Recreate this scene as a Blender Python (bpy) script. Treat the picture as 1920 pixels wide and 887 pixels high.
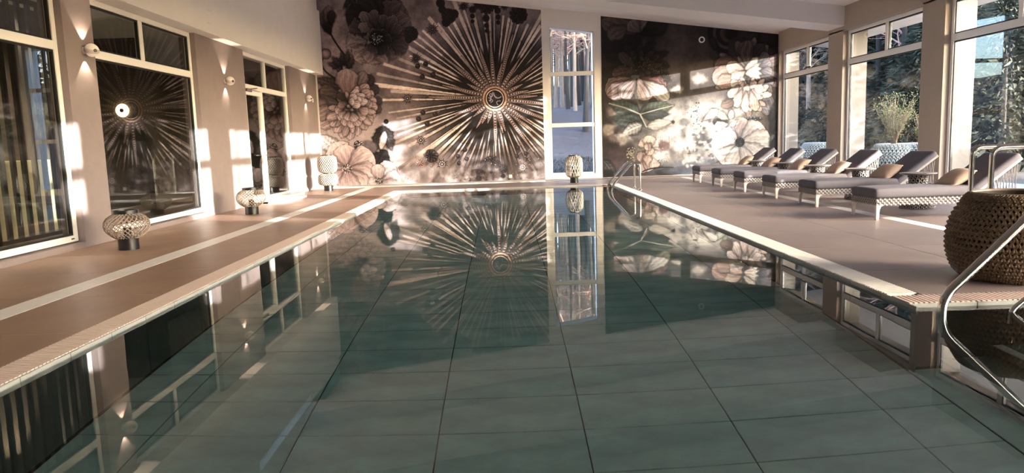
import bpy, bmesh, math, random
import numpy as np
from mathutils import Vector, Matrix

PI = math.pi
scene = bpy.context.scene
col = scene.collection
for _o in list(bpy.data.objects):
    bpy.data.objects.remove(_o)

# ------------------------------------------------------------------ camera
cam_d = bpy.data.cameras.new('camera')
cam_d.sensor_width = 36.0
cam_d.sensor_fit = 'HORIZONTAL'
cam_d.lens = 1372.4 / 1920 * 36
cam_d.clip_start = 0.05
cam_d.clip_end = 400
cam = bpy.data.objects.new('camera', cam_d)
col.objects.link(cam)
pitch, yaw, roll = 0.129456, 0.007008, -0.032259
fwd = Vector((math.sin(yaw) * math.cos(pitch), math.cos(yaw) * math.cos(pitch), -math.sin(pitch)))
rgt = Vector((math.cos(yaw), -math.sin(yaw), 0))
up = rgt.cross(fwd)
r2 = rgt * math.cos(roll) + up * math.sin(roll)
u2 = up * math.cos(roll) - rgt * math.sin(roll)
cam.matrix_world = Matrix(((r2.x, u2.x, -fwd.x, 0), (r2.y, u2.y, -fwd.y, 0), (r2.z, u2.z, -fwd.z, 1.15), (0, 0, 0, 1)))
scene.camera = cam

# ------------------------------------------------------------------ world, sun, exposure
SUN = Vector((-1.65, 1.0, -0.2228)).normalized()          # direction the low winter sun travels
world = bpy.data.worlds.new('winter_sky')
scene.world = world
world.use_nodes = True
wn = world.node_tree
wn.nodes.clear()
w_out = wn.nodes.new('ShaderNodeOutputWorld')
w_bg = wn.nodes.new('ShaderNodeBackground')
w_sky = wn.nodes.new('ShaderNodeTexSky')
w_sky.sky_type = 'NISHITA'
w_sky.sun_disc = False
w_sky.sun_elevation = math.radians(14)
w_sky.sun_rotation = math.atan2(-SUN.x, -SUN.y)
w_sky.air_density = 0.7
w_sky.dust_density = 3.0
wn.links.new(w_sky.outputs[0], w_bg.inputs[0])
wn.links.new(w_bg.outputs[0], w_out.inputs[0])
w_bg.inputs[1].default_value = 2.15

sun_d = bpy.data.lights.new('sun', 'SUN')
sun_d.energy = 20.0
sun_d.color = (1.0, 0.94, 0.86)
sun_d.angle = math.radians(0.4)
sun = bpy.data.objects.new('sun', sun_d)
col.objects.link(sun)
sun.rotation_euler = SUN.to_track_quat('-Z', 'Y').to_euler()

scene.view_settings.view_transform = 'Standard'
scene.view_settings.look = 'None'
scene.view_settings.gamma = 1
scene.view_settings.use_curve_mapping = False
scene.view_settings.exposure = 0.98
scene.render.engine = 'CYCLES'
scene.cycles.max_bounces = 14
scene.cycles.diffuse_bounces = 5
scene.cycles.glossy_bounces = 6
scene.cycles.transmission_bounces = 10
scene.cycles.transparent_max_bounces = 24
scene.cycles.sample_clamp_indirect = 12
scene.cycles.caustics_refractive = True
scene.cycles.caustics_reflective = True

# ------------------------------------------------------------------ materials
def lin(c):
    return tuple(((v / 255) / 12.92 if v <= 10 else ((v / 255 + 0.055) / 1.055) ** 2.4) for v in c)

MATS = {}
def mat(name, rgb, rough=0.6, metal=0.0, var=0.0, scale=8.0, bump=0.0, bscale=60.0, spec=0.5, stretch=None, coat=0.0):
    if name in MATS:
        return MATS[name]
    m = bpy.data.materials.new(name)
    m.use_nodes = True
    nt = m.node_tree
    b = nt.nodes['Principled BSDF']
    c = lin(rgb)
    b.inputs['Base Color'].default_value = (*c, 1)
    b.inputs['Roughness'].default_value = rough
    b.inputs['Metallic'].default_value = metal
    b.inputs['Specular IOR Level'].default_value = spec
    if coat:
        b.inputs['Coat Weight'].default_value = coat
    tc = nt.nodes.new('ShaderNodeTexCoord')
    src = tc.outputs['Object']
    if stretch:
        mp = nt.nodes.new('ShaderNodeMapping')
        mp.inputs['Scale'].default_value = stretch
        nt.links.new(src, mp.inputs[0])
        src = mp.outputs[0]
    if var:
        n = nt.nodes.new('ShaderNodeTexNoise')
        n.inputs['Scale'].default_value = scale
        n.inputs['Detail'].default_value = 6
        n.inputs['Roughness'].default_value = 0.62
        nt.links.new(src, n.inputs['Vector'])
        r = nt.nodes.new('ShaderNodeValToRGB')
        r.color_ramp.elements[0].position = 0.3
        r.color_ramp.elements[1].position = 0.7
        r.color_ramp.elements[0].color = (*[max(0, v * (1 - var)) for v in c], 1)
        r.color_ramp.elements[1].color = (*[min(1, v * (1 + var)) for v in c], 1)
        nt.links.new(n.outputs['Fac'], r.inputs[0])
        nt.links.new(r.outputs[0], b.inputs['Base Color'])
    if bump:
        n2 = nt.nodes.new('ShaderNodeTexNoise')
        n2.inputs['Scale'].default_value = bscale
        n2.inputs['Detail'].default_value = 4
        nt.links.new(src, n2.inputs['Vector'])
        bp = nt.nodes.new('ShaderNodeBump')
        bp.inputs['Strength'].default_value = bump
        bp.inputs['Distance'].default_value = 0.01
        nt.links.new(n2.outputs['Fac'], bp.inputs['Height'])
        nt.links.new(bp.outputs[0], b.inputs['Normal'])
    MATS[name] = m
    return m

def pane_mat(name, tint, f0, top=1.0):
    """thin glazing: straight-through transmission plus a Schlick mirror term, same from both faces"""
    m = bpy.data.materials.new(name)
    m.use_nodes = True
    nt = m.node_tree
    nt.nodes.clear()
    out = nt.nodes.new('ShaderNodeOutputMaterial')
    tr = nt.nodes.new('ShaderNodeBsdfTransparent')
    tr.inputs[0].default_value = (*tint, 1)
    gl = nt.nodes.new('ShaderNodeBsdfGlossy')
    gl.inputs['Roughness'].default_value = 0.0
    ge = nt.nodes.new('ShaderNodeNewGeometry')
    dt = nt.nodes.new('ShaderNodeVectorMath'); dt.operation = 'DOT_PRODUCT'
    nt.links.new(ge.outputs['Normal'], dt.inputs[0]); nt.links.new(ge.outputs['Incoming'], dt.inputs[1])
    ab = nt.nodes.new('ShaderNodeMath'); ab.operation = 'ABSOLUTE'; nt.links.new(dt.outputs['Value'], ab.inputs[0])
    om = nt.nodes.new('ShaderNodeMath'); om.operation = 'SUBTRACT'; om.inputs[0].default_value = 1; nt.links.new(ab.outputs[0], om.inputs[1])
    pw = nt.nodes.new('ShaderNodeMath'); pw.operation = 'POWER'; pw.inputs[1].default_value = 5; nt.links.new(om.outputs[0], pw.inputs[0])
    ma = nt.nodes.new('ShaderNodeMath'); ma.operation = 'MULTIPLY_ADD'; ma.inputs[1].default_value = top - f0; ma.inputs[2].default_value = f0
    nt.links.new(pw.outputs[0], ma.inputs[0])
    mx = nt.nodes.new('ShaderNodeMixShader')
    nt.links.new(ma.outputs[0], mx.inputs[0]); nt.links.new(tr.outputs[0], mx.inputs[1]); nt.links.new(gl.outputs[0], mx.inputs[2])
    nt.links.new(mx.outputs[0], out.inputs[0])
    return m

def water_mat():
    m = bpy.data.materials.new('pool_water')
    m.use_nodes = True
    nt = m.node_tree
    nt.nodes.clear()
    out = nt.nodes.new('ShaderNodeOutputMaterial')
    fr = nt.nodes.new('ShaderNodeFresnel'); fr.inputs['IOR'].default_value = 1.72
    rf = nt.nodes.new('ShaderNodeBsdfRefraction'); rf.inputs['IOR'].default_value = 1.333
    rf.inputs['Roughness'].default_value = 0.0
    rf.inputs['Color'].default_value = (0.82, 0.99, 1.0, 1)
    gl = nt.nodes.new('ShaderNodeBsdfGlossy'); gl.inputs['Roughness'].default_value = 0.0
    tc = nt.nodes.new('ShaderNodeTexCoord')
    mp = nt.nodes.new('ShaderNodeMapping'); mp.inputs['Scale'].default_value = (1.0, 0.45, 1.0)
    nt.links.new(tc.outputs['Object'], mp.inputs[0])
    n = nt.nodes.new('ShaderNodeTexNoise'); n.inputs['Scale'].default_value = 3.0; n.inputs['Detail'].default_value = 1
    nt.links.new(mp.outputs[0], n.inputs['Vector'])
    bp = nt.nodes.new('ShaderNodeBump'); bp.inputs['Strength'].default_value = 0.02; bp.inputs['Distance'].default_value = 0.02
    nt.links.new(n.outputs['Fac'], bp.inputs['Height'])
    for s in (fr, rf, gl):
        nt.links.new(bp.outputs[0], s.inputs['Normal'])
    mx = nt.nodes.new('ShaderNodeMixShader')
    nt.links.new(fr.outputs[0], mx.inputs[0]); nt.links.new(rf.outputs[0], mx.inputs[1]); nt.links.new(gl.outputs[0], mx.inputs[2])
    nt.links.new(mx.outputs[0], out.inputs[0])
    return m

def lamp_mat(name, rgb, strength):
    m = bpy.data.materials.new(name)
    m.use_nodes = True
    b = m.node_tree.nodes['Principled BSDF']
    b.inputs['Base Color'].default_value = (*lin(rgb), 1)
    b.inputs['Emission Color'].default_value = (*lin(rgb), 1)
    b.inputs['Emission Strength'].default_value = strength
    return m

def mural_mat():
    m = bpy.data.materials.new('mural_print')
    m.use_nodes = True
    nt = m.node_tree
    b = nt.nodes['Principled BSDF']
    b.inputs['Roughness'].default_value = 0.75
    b.inputs['Specular IOR Level'].default_value = 0.25
    at = nt.nodes.new('ShaderNodeAttribute'); at.attribute_name = 'print'
    tc = nt.nodes.new('ShaderNodeTexCoord')
    n = nt.nodes.new('ShaderNodeTexNoise'); n.inputs['Scale'].default_value = 22; n.inputs['Detail'].default_value = 8; n.inputs['Roughness'].default_value = 0.7
    nt.links.new(tc.outputs['Object'], n.inputs['Vector'])
    mr = nt.nodes.new('ShaderNodeMapRange'); mr.inputs['From Min'].default_value = 0.3; mr.inputs['From Max'].default_value = 0.7
    mr.inputs['To Min'].default_value = 0.82; mr.inputs['To Max'].default_value = 1.14
    nt.links.new(n.outputs['Fac'], mr.inputs['Value'])
    mu = nt.nodes.new('ShaderNodeVectorMath'); mu.operation = 'SCALE'
    nt.links.new(at.outputs['Color'], mu.inputs[0]); nt.links.new(mr.outputs[0], mu.inputs['Scale'])
    nt.links.new(mu.outputs[0], b.inputs['Base Color'])
    return m

M_wall = mat('warm_white_plaster', (230, 222, 217), 0.85, var=0.02, scale=3)
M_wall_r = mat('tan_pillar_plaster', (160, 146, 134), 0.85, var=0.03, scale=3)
M_pier = mat('taupe_plaster', (128, 115, 114), 0.85, var=0.05, scale=5, bump=0.05, bscale=90)
M_ceil = mat('ceiling_plaster', (230, 224, 222), 0.9)
M_beam = mat('beam_plaster', (224, 218, 216), 0.9)
M_frame = mat('white_frame_coating', (226, 222, 218), 0.35)
M_dark_gasket = mat('dark_gasket', (18, 17, 17), 0.6)
M_deck_l = mat('warm_lit_deck_stone', (144, 114, 96), 0.42, var=0.13, scale=3.0, bump=0.04, bscale=120, stretch=(1, 0.5, 1))  # same deck stone, with the left side's warm light put into the colour
M_deck_r = mat('mauve_deck_stone', (128, 114, 112), 0.42, var=0.08, scale=3.0, bump=0.04, bscale=120, stretch=(1, 0.5, 1))
M_stripe = mat('pale_stripe_stone', (222, 214, 210), 0.45, var=0.05, scale=6)
M_grout = mat('dark_joint', (70, 60, 54), 0.9)
M_grate = mat('grating_plastic', (206, 184, 175), 0.5)
M_grate_w = mat('pale_grating_plastic', (226, 220, 218), 0.5)
M_edge = mat('edge_stone_grey', (146, 148, 144), 0.5, var=0.08, scale=5)
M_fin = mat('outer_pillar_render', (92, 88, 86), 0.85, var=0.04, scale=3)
M_tile = mat('pool_stone', (210, 234, 242), 0.6, var=0.22, scale=2.2, bump=0.03, bscale=40, stretch=(1, 1.8, 1))
M_tile_b = mat('pool_wall_stone', (92, 104, 102), 0.6, var=0.15, scale=2.2)
M_pool_joint = mat('pool_joint', (26, 34, 34), 0.9)
M_steel = mat('polished_steel', (200, 196, 190), 0.13, metal=1.0)
M_black = mat('black_lacquer', (12, 11, 11), 0.35)
M_rattan_tan = mat('tan_rattan', (150, 134, 124), 0.6, var=0.2, scale=30)
M_rattan_white = mat('pale_rattan', (170, 158, 144), 0.6, var=0.1, scale=30)
M_liner = mat('lantern_liner', (84, 78, 72), 0.8)
M_wicker = mat('brown_wicker', (116, 94, 72), 0.5, var=0.25, scale=25)
M_wicker_core = mat('dark_wicker_core', (40, 30, 22), 0.8)
M_strand = mat('grey_wicker', (156, 150, 148), 0.5, var=0.25, scale=35)
M_strand_core = mat('grey_wicker_core', (96, 90, 86), 0.8)
M_leg = mat('ivory_lounger_leg', (222, 212, 202), 0.4)
M_cush = mat('slate_cushion', (99, 95, 102), 0.9, var=0.05, scale=14, bump=0.12, bscale=260, spec=0.2)
M_pillow = mat('tan_pillow', (176, 152, 136), 0.9, var=0.05, scale=14, bump=0.12, bscale=240, spec=0.2)
M_top = mat('grey_table_top', (120, 114, 112), 0.35)
M_out_stone = mat('pale_terrace_stone', (132, 140, 152), 0.8, var=0.06, scale=2)
M_leafground = mat('leaf_litter', (40, 33, 36), 0.95, var=0.75, scale=7.0, bump=0.6, bscale=9)
M_gardenground = mat('garden_litter', (62, 58, 52), 0.95, var=0.45, scale=2.6, bump=0.6, bscale=9)
M_lit_cream = mat('cream_lit_band', (214, 200, 166), 0.8, var=0.04, scale=3)
M_grassg = mat('winter_grass', (34, 44, 30), 0.95, var=0.4, scale=5)
M_bark = mat('pale_bark', (112, 98, 88), 0.9, var=0.35, scale=5, stretch=(3, 3, 0.6))
M_bark_d = mat('dark_bark', (28, 23, 21), 0.9, var=0.3, scale=5, stretch=(3, 3, 0.6))
M_twig = mat('reddish_twig', (138, 108, 98), 0.9, var=0.2, scale=3)
M_ever = mat('evergreen_leaf', (28, 36, 24), 0.8, var=0.4, scale=4)
M_olive = mat('olive_leaf', (84, 92, 52), 0.7, var=0.25, scale=8)
M_slat = mat('dark_slat', (40, 34, 30), 0.6, var=0.05, scale=6, stretch=(4, 4, 0.4))
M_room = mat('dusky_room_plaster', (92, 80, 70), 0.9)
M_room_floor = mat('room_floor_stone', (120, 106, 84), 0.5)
M_socket = mat('white_plastic', (226, 224, 220), 0.4)
M_glow = lamp_mat('lamp_disc_glow', (255, 226, 176), 6.0)
M_down = lamp_mat('downlight_glow', (255, 232, 200), 6.0)
M_pane_r = pane_mat('garden_pane', (0.93, 0.95, 0.95), 0.03, 0.55)
M_pane_l = pane_mat('inner_pane', (0.80, 0.82, 0.80), 0.07)
M_water = water_mat()
M_mural = mural_mat()

# ------------------------------------------------------------------ mesh helpers
class MB:
    def __init__(self):
        self.v = []; self.f = []
    def add(self, vs, fs):
        o = len(self.v)
        self.v.extend([tuple(p) for p in vs])
        self.f.extend([tuple(i + o for i in q) for q in fs])
        return self
    def box(self, x0, x1, y0, y1, z0, z1, xf=None):
        vs = [Vector((x, y, z)) for z in (z0, z1) for y in (y0, y1) for x in (x0, x1)]
        if xf: vs = [xf @ p for p in vs]
        return self.add(vs, [(0, 2, 3, 1), (4, 5, 7, 6), (0, 1, 5, 4), (2, 6, 7, 3), (0, 4, 6, 2), (1, 3, 7, 5)])
    def prism(self, pts, a0, a1, axis='y'):
        """pts: closed outline; extruded along axis"""
        n = len(pts)
        def P(p, a):
            return {'y': (p[0], a, p[1]), 'x': (a, p[0], p[1]), 'z': (p[0], p[1], a)}[axis]
        vs = [P(p, a0) for p in pts] + [P(p, a1) for p in pts]
        fs = [tuple(range(n)), tuple(range(2 * n - 1, n - 1, -1))]
        fs += [(i, i + n, (i + 1) % n + n, (i + 1) % n) for i in range(n)]
        return self.add(vs, fs)
    def tube(self, path, r, n=8, cap=True):
        path = [Vector(p) for p in path]
        rs = r if isinstance(r, (list, tuple)) else [r] * len(path)
        vs = []; ref = None
        for i, p in enumerate(path):
            d = (path[min(i + 1, len(path) - 1)] - path[max(i - 1, 0)]).normalized()
            if ref is None:
                ref = Vector((0, 0, 1)) if abs(d.z) < 0.9 else Vector((1, 0, 0))
            a = (ref - d * ref.dot(d)).normalized(); b = d.cross(a); ref = a
            for k in range(n):
                t = 2 * PI * k / n
                vs.append(p + (a * math.cos(t) + b * math.sin(t)) * rs[i])
        fs = []
        for i in range(len(path) - 1):
            for k in range(n):
                fs.append((i * n + k, i * n + (k + 1) % n, (i + 1) * n + (k + 1) % n, (i + 1) * n + k))
        if cap:
            fs.append(tuple(range(n - 1, -1, -1))); fs.append(tuple(range((len(path) - 1) * n, len(path) * n)))
        return self.add(vs, fs)
    def lathe(self, prof, n=32, c=(0, 0, 0), cap=True):
        vs = []
        for r, z in prof:
            for k in range(n):
                t = 2 * PI * k / n
                vs.append((c[0] + r * math.cos(t), c[1] + r * math.sin(t), c[2] + z))
        fs = []
        for i in range(len(prof) - 1):
            for k in range(n):
                fs.append((i * n + k, i * n + (k + 1) % n, (i + 1) * n + (k + 1) % n, (i + 1) * n + k))
        if cap:
            fs.append(tuple(range(n - 1, -1, -1))); fs.append(tuple(range((len(prof) - 1) * n, len(prof) * n)))
        return self.add(vs, fs)
    def mesh(self, name, m, smooth=False):
        me = bpy.data.meshes.new(name)
        me.from_pydata(self.v, [], self.f)
        me.materials.append(m)
        if smooth:
            me.polygons.foreach_set('use_smooth', [True] * len(me.polygons))
        me.update()
        return me
    def build(self, name, m, parent=None, smooth=False, bevel=0.0, seg=2, loc=None):
        me = self.mesh(name, m, smooth)
        o = bpy.data.objects.new(name, me)
        col.objects.link(o)
        if parent: o.parent = parent
        if loc: o.location = loc
        if bevel:
            b = o.modifiers.new('bevel', 'BEVEL'); b.width = bevel; b.segments = seg; b.limit_method = 'ANGLE'
        if smooth:
            try:
                me.set_sharp_from_angle(angle=math.radians(42))
            except Exception:
                pass
        return o

def tag(o, label=None, cat=None, group=None, kind=None):
    if label: o['label'] = label
    if cat: o['category'] = cat
    if group: o['group'] = group
    if kind: o['kind'] = kind
    return o

def empty(name, loc, rz=0.0):
    o = bpy.data.objects.new(name, None)
    o.empty_display_size = 0.1
    col.objects.link(o); o.location = loc; o.rotation_euler = (0, 0, rz)
    return o

def inst(name, me, parent=None, loc=(0, 0, 0), rot=(0, 0, 0), sc=(1, 1, 1)):
    o = bpy.data.objects.new(name, me)
    col.objects.link(o); o.location = loc; o.rotation_euler = rot; o.scale = sc
    if parent: o.parent = parent
    return o

def copy_tree(o, kids, parent=None):
    c = o.copy(); col.objects.link(c)
    if parent: c.parent = parent
    for ch in kids.get(o, []):
        copy_tree(ch, kids, c)
    return c

def kids_map():
    k = {}
    for o in bpy.data.objects:
        if o.parent: k.setdefault(o.parent, []).append(o)
    return k

def sub(a, b, n):
    return [a + (b - a) * i / n for i in range(n + 1)]

def bez(pts, n=8, r=0.12):
    """polyline with rounded corners of radius r"""
    pts = [Vector(p) for p in pts]
    out = [pts[0]]
    for i in range(1, len(pts) - 1):
        a, b, c = pts[i - 1], pts[i], pts[i + 1]
        d1 = (a - b); d2 = (c - b)
        k = min(r, d1.length * 0.49, d2.length * 0.49)
        p, q = b + d1.normalized() * k, b + d2.normalized() * k
        for j in range(n + 1):
            t = j / n
            out.append(p * (1 - t) ** 2 + b * 2 * t * (1 - t) + q * t * t)
    out.append(pts[-1])
    return out

def ceil_z(x):
    return 3.90 + 0.13 * (7.7 - x)

Z0 = 0.03          # deck level above the water
YB = -9.0          # back wall of the hall
YF = 20.7          # mural wall
XL, XLF, XLB = -5.15, -5.27, -4.93
XR, XRF, XRO = 7.70, 7.85, 8.25

# ================================================================== LARGE STRUCTURE
PX0, PX1 = -2.53, 2.58      # pool sides
PY0, PY1 = 1.2, 17.85       # pool ends
AX1, AY0, AY1 = 4.60, 1.8, 4.60   # step bay on the right
GW = 0.22                   # width of the overflow grating
DEPTH = 1.35

# --- floor: screed with joints, carrying single stone slabs
fl = MB()
fl.box(-5.45, PX0 - GW, YB, YF + .1, -.30, .020)
fl.box(PX0 - GW, PX1 + GW, PY1 + GW, YF + .1, -.30, .020)
fl.box(PX0 - GW, PX1 + GW, YB, PY0 - GW, -.30, .020)
fl.box(PX1 + GW, XRO, AY1 + GW + .02, YF + .1, -.30, .020)
fl.box(AX1 + GW, XRO, AY0 - GW, AY1 + GW + .02, -.30, .020)
fl.box(PX1 + GW, XRO, YB, AY0 - GW, -.30, .020)
floor = tag(fl.build('floor', M_grout), kind='structure')

def slab(x0, x1, y0, y1, m, name='deck_slab'):
    g = .0025
    w, d = x1 - x0 - 2 * g, y1 - y0 - 2 * g
    key = ('slab', round(w, 4), round(d, 4), m.name)
    if key not in MATS:
        mb = MB()
        b = .0015
        mb.add([(-w/2, -d/2, 0), (w/2, -d/2, 0), (w/2, d/2, 0), (-w/2, d/2, 0),
                (-w/2, -d/2, .0085), (w/2, -d/2, .0085), (w/2, d/2, .0085), (-w/2, d/2, .0085),
                (-w/2+b, -d/2+b, .010), (w/2-b, -d/2+b, .010), (w/2-b, d/2-b, .010), (-w/2+b, d/2-b, .010)],
               [(0, 3, 2, 1), (0, 1, 5, 4), (1, 2, 6, 5), (2, 3, 7, 6), (3, 0, 4, 7), (4, 5, 9, 8), (5, 6, 10, 9), (6, 7, 11, 10), (7, 4, 8, 11), (8, 9, 10, 11)])
        MATS[key] = mb.mesh(name, m)
    return inst(name, MATS[key], floor, ((x0 + x1) / 2, (y0 + y1) / 2, .020))

ys = [1.0 + 1.19 * i for i in range(17)]
for a, b in zip(ys[:-1], ys[1:]):
    b = min(b, YF - .75)
    if b - a < .2: continue
    slab(-5.15, -3.78, a, b, M_deck_l)
    slab(-3.78, -3.54, a, b, M_stripe, 'stripe_slab')
    slab(-3.54, PX0 - GW, a, b, M_deck_l)
ysr = [AY1 + GW + .02] + [y for y in ys if y > 5.5]
for a, b in zip(ysr[:-1], ysr[1:]):
    b = min(b, YF - .75)
    if b - a < .2: continue
    for x0, x1, m, nm in ((PX1 + GW, 3.79, M_deck_r, 'deck_slab'), (3.79, 4.78, M_deck_r, 'deck_slab'), (4.78, 4.98, M_stripe, 'stripe_slab'),
                      (4.98, 6.34, M_deck_r, 'deck_slab'), (6.34, 7.70, M_deck_r, 'deck_slab')):
        slab(x0, x1, a, b, m, nm)
yf0 = PY1 + GW
for x0, x1 in zip(sub(PX0 - GW, PX1 + GW, 4)[:-1], sub(PX0 - GW, PX1 + GW, 4)[1:]):
    slab(x0, x1, yf0, 18.85, M_deck_r)
    slab(x0, x1, 18.85, YF - .75, M_deck_r)

# low stone ledge along the foot of the mural wall
lb = MB().box(-5.15, 1.1, YF - .75, YF, .02, .062)
tag(lb.build('baseboard_far', M_stripe, bevel=.006), kind='structure')
tag(MB().box(1.1, 7.7, YF - .75, YF, .02, .045).build('baseboard_far_right', M_deck_r, bevel=.004), kind='structure')

# --- pool basin: joint-coloured shell, single floor and wall tiles
pb = MB()
pb.box(PX0 - .10, PX1 + .10, PY0 - .1, PY1 + .1, -DEPTH - .2, -DEPTH - .012)
pb.box(PX0 - .15, PX0 - .012, PY0 - .1, PY1 + .15, -DEPTH - .1, .008)
pb.box(PX0 - .1, PX1 + .15, PY1 + .012, PY1 + .15, -DEPTH - .1, .008)
pb.box(PX1 + .012, PX1 + .15, AY1 + .02, PY1 + .1, -DEPTH - .1, .008)
pb.box(PX0 - .1, AX1 + .1, PY0 - .15, PY0 - .025, -DEPTH - .1, .008)
pb.box(PX1 + .025, AX1 + .15, AY1 + .012, AY1 + .15, -DEPTH - .1, .008)
pb.box(AX1 + .025, AX1 + .15, AY0 - .1, AY1 + .1, -DEPTH - .1, .008)
pb.box(PX1 + .025, AX1 + .1, AY0 - .15, AY0 - .025, -DEPTH - .1, .008)
pb.box(PX1 + .012, PX1 + .15, PY0 - .1, AY0, -DEPTH - .1, .008)
pb.box(PX1, AX1 + .1, AY0 - .1, AY1 + .1, -DEPTH - .2, -DEPTH - .012)
basin = tag(pb.build('floor_pool_basin', M_pool_joint), kind='structure')

def tile_mesh(w, d, h, m, name):
    b = .002
    mb = MB()
    mb.add([(-w/2, -d/2, 0), (w/2, -d/2, 0), (w/2, d/2, 0), (-w/2, d/2, 0),
            (-w/2, -d/2, h-b), (w/2, -d/2, h-b), (w/2, d/2, h-b), (-w/2, d/2, h-b),
            (-w/2+b, -d/2+b, h), (w/2-b, -d/2+b, h), (w/2-b, d/2-b, h), (-w/2+b, d/2-b, h)],
           [(0, 3, 2, 1), (0, 1, 5, 4), (1, 2, 6, 5), (2, 3, 7, 6), (3, 0, 4, 7), (4, 5, 9, 8), (5, 6, 10, 9), (6, 7, 11, 10), (7, 4, 8, 11), (8, 9, 10, 11)])
    return mb.mesh(name, m)
TX = [-2.53, -2.10, -1.25, -.435, .415, 1.275, 2.165, 2.58]
TY = [PY0 + .01] + [1.87 + .4445 * i for i in range(36)]
tcache = {}
for i in range(len(TX) - 1):
    for j in range(len(TY) - 1):
        x0, x1, y0, y1 = TX[i], TX[i + 1], TY[j], min(TY[j + 1], PY1)
        w, d = round(x1 - x0 - .008, 3), round(y1 - y0 - .008, 3)
        if (w, d) not in tcache: tcache[(w, d)] = tile_mesh(w, d, .012, M_tile, 'floor_tile')
        inst('floor_tile', tcache[(w, d)], basin, ((x0 + x1) / 2, (y0 + y1) / 2, -DEPTH - .012))
for y0, y1 in ((AY0, 3.2), (3.2, AY1)):
    inst('floor_tile', tile_mesh(.2, y1 - y0 - .008, .012, M_tile, 'floor_tile'), basin, (2.69, (y0 + y1) / 2, -DEPTH - .012))
# edge stones (top course with grout gaps) and wall tiles below
edge_m = tile_mesh(.438, .014, .110, M_edge, 'edge_stone')
wt_m = tile_mesh(.880, .012, 1.215, M_tile_b, 'wall_tile')
def edge_run(p0, p1, rz):
    L = math.hypot(p1[0] - p0[0], p1[1] - p0[1]); n = int(L / .4445)
    for k in range(n + 1):
        t = (k + .5) * .4445 / L
        if t > 1: break
        x, y = p0[0] + (p1[0] - p0[0]) * t, p0[1] + (p1[1] - p0[1]) * t
        nx, ny = -math.sin(rz), math.cos(rz)
        inst('edge_stone', edge_m, basin, (x + nx * .007, y + ny * .007, -.085), (0, 0, rz))
        if k % 2 == 0 and k < n:
            ux, uy = math.cos(rz), math.sin(rz)
            s_ = 1 if (p1[0] - p0[0]) * ux + (p1[1] - p0[1]) * uy > 0 else -1
            inst('wall_tile', wt_m, basin, (x + nx * .006 + ux * s_ * .222, y + ny * .006 + uy * s_ * .222, -1.31), (0, 0, rz))
edge_run((PX0, PY0 + .25), (PX0, PY1), PI / 2)
edge_run((PX0, PY1), (PX1, PY1), 0)
edge_run((PX1, PY1), (PX1, AY1), -PI / 2)
edge_run((PX1, AY1), (AX1, AY1), 0)

# steps in the bay
for k in range(5):
    x0 = 2.80 + .34 * k
    st = MB().box(x0, AX1, AY0 + .02, AY1 - .02, -DEPTH + .19 * k, -DEPTH + .19 * (k + 1) - .012)
    s = st.build('pool_step', M_tile_b, basin, bevel=.006)
    MB().box(x0 - .012, x0 + .05, AY0 + .02, AY1 - .02, -DEPTH + .19 * (k + 1) - .02, -DEPTH + .19 * (k + 1)).build('step_nosing', M_stripe, s)

# --- overflow grating: slats across a channel
def grating(name, x0, x1, y0, y1, along, gm=M_grate):
    ch = MB().box(x0, x1, y0, y1, -.02, .006)
    g = tag(ch.build(name, M_grout), kind='structure')
    mb = MB(); p = .034
    if along == 'y':
        n = int((y1 - y0) / p)
        for k in range(n):
            mb.box(x0 + .003, x1 - .003, y0 + k * p, y0 + k * p + .021, .006, .031)
    else:
        n = int((x1 - x0) / p)
        for k in range(n):
            mb.box(x0 + k * p, x0 + k * p + .021, y0 + .004, y1 - .004, .006, .031)
    s = mb.build('slats', gm, g); s['kind'] = 'stuff'
    return g
grating('trim_1', PX0 - GW, PX0 - .010, PY0, PY1 + GW, 'y')
grating('trim_2', PX1 + .010, PX1 + GW, AY1 + .3, PY1 + GW, 'y', M_grate_w)
grating('trim_3', PX0 - .010, PX1 + .010, PY1 + .010, PY1 + GW, 'x')
grating('trim_4', PX1 + .010, AX1 + GW, AY1 + .010, AY1 + GW + .02, 'x')
grating('trim_5', PX0 - .010, PX1 + .010, PY0 - GW, PY0 - .010, 'x')

# --- water
wm = MB()
wm.add([(PX0 - .03, PY0 - .02, 0), (PX1 + .03, PY0 - .02, 0), (PX1 + .03, PY1 + .03, 0), (PX0 - .03, PY1 + .03, 0),
        (AX1 + .03, AY0 - .02, 0), (AX1 + .03, AY1 + .03, 0), (PX1 + .03, AY0 - .02, 0), (PX1 + .03, AY1 + .03, 0)],
       [(0, 1, 6, 7, 2, 3), (6, 4, 5, 7)])
water = tag(wm.build('water_surface', M_water), kind='structure')

# --- ceiling slab (slopes down to the garden side) and beams
cs = MB().prism([(-5.7, ceil_z(-5.7)), (8.5, ceil_z(8.5)), (8.5, ceil_z(8.5) + .3), (-5.7, ceil_z(-5.7) + .3)], YB - .3, YF + .6)
tag(cs.build('ceiling', M_ceil), kind='structure')
tag(MB().prism([(8.40, 3.62), (9.40, 3.49), (9.40, 4.0), (8.40, 4.1)], YB - .3, YF + .6).build('trim_eave', M_beam), kind='structure')
for k in range(6):
    y = 16.76 - 3.9 * k
    bm_ = MB().prism([(-4.94, ceil_z(-4.94) - .43), (XR + .02, ceil_z(XR) - .43), (XR + .02, ceil_z(XR) + .05), (-4.94, ceil_z(-4.94) + .05)], y, y + .84)
    tag(bm_.build('trim_%d' % (6 + k), M_beam), kind='structure')

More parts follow.
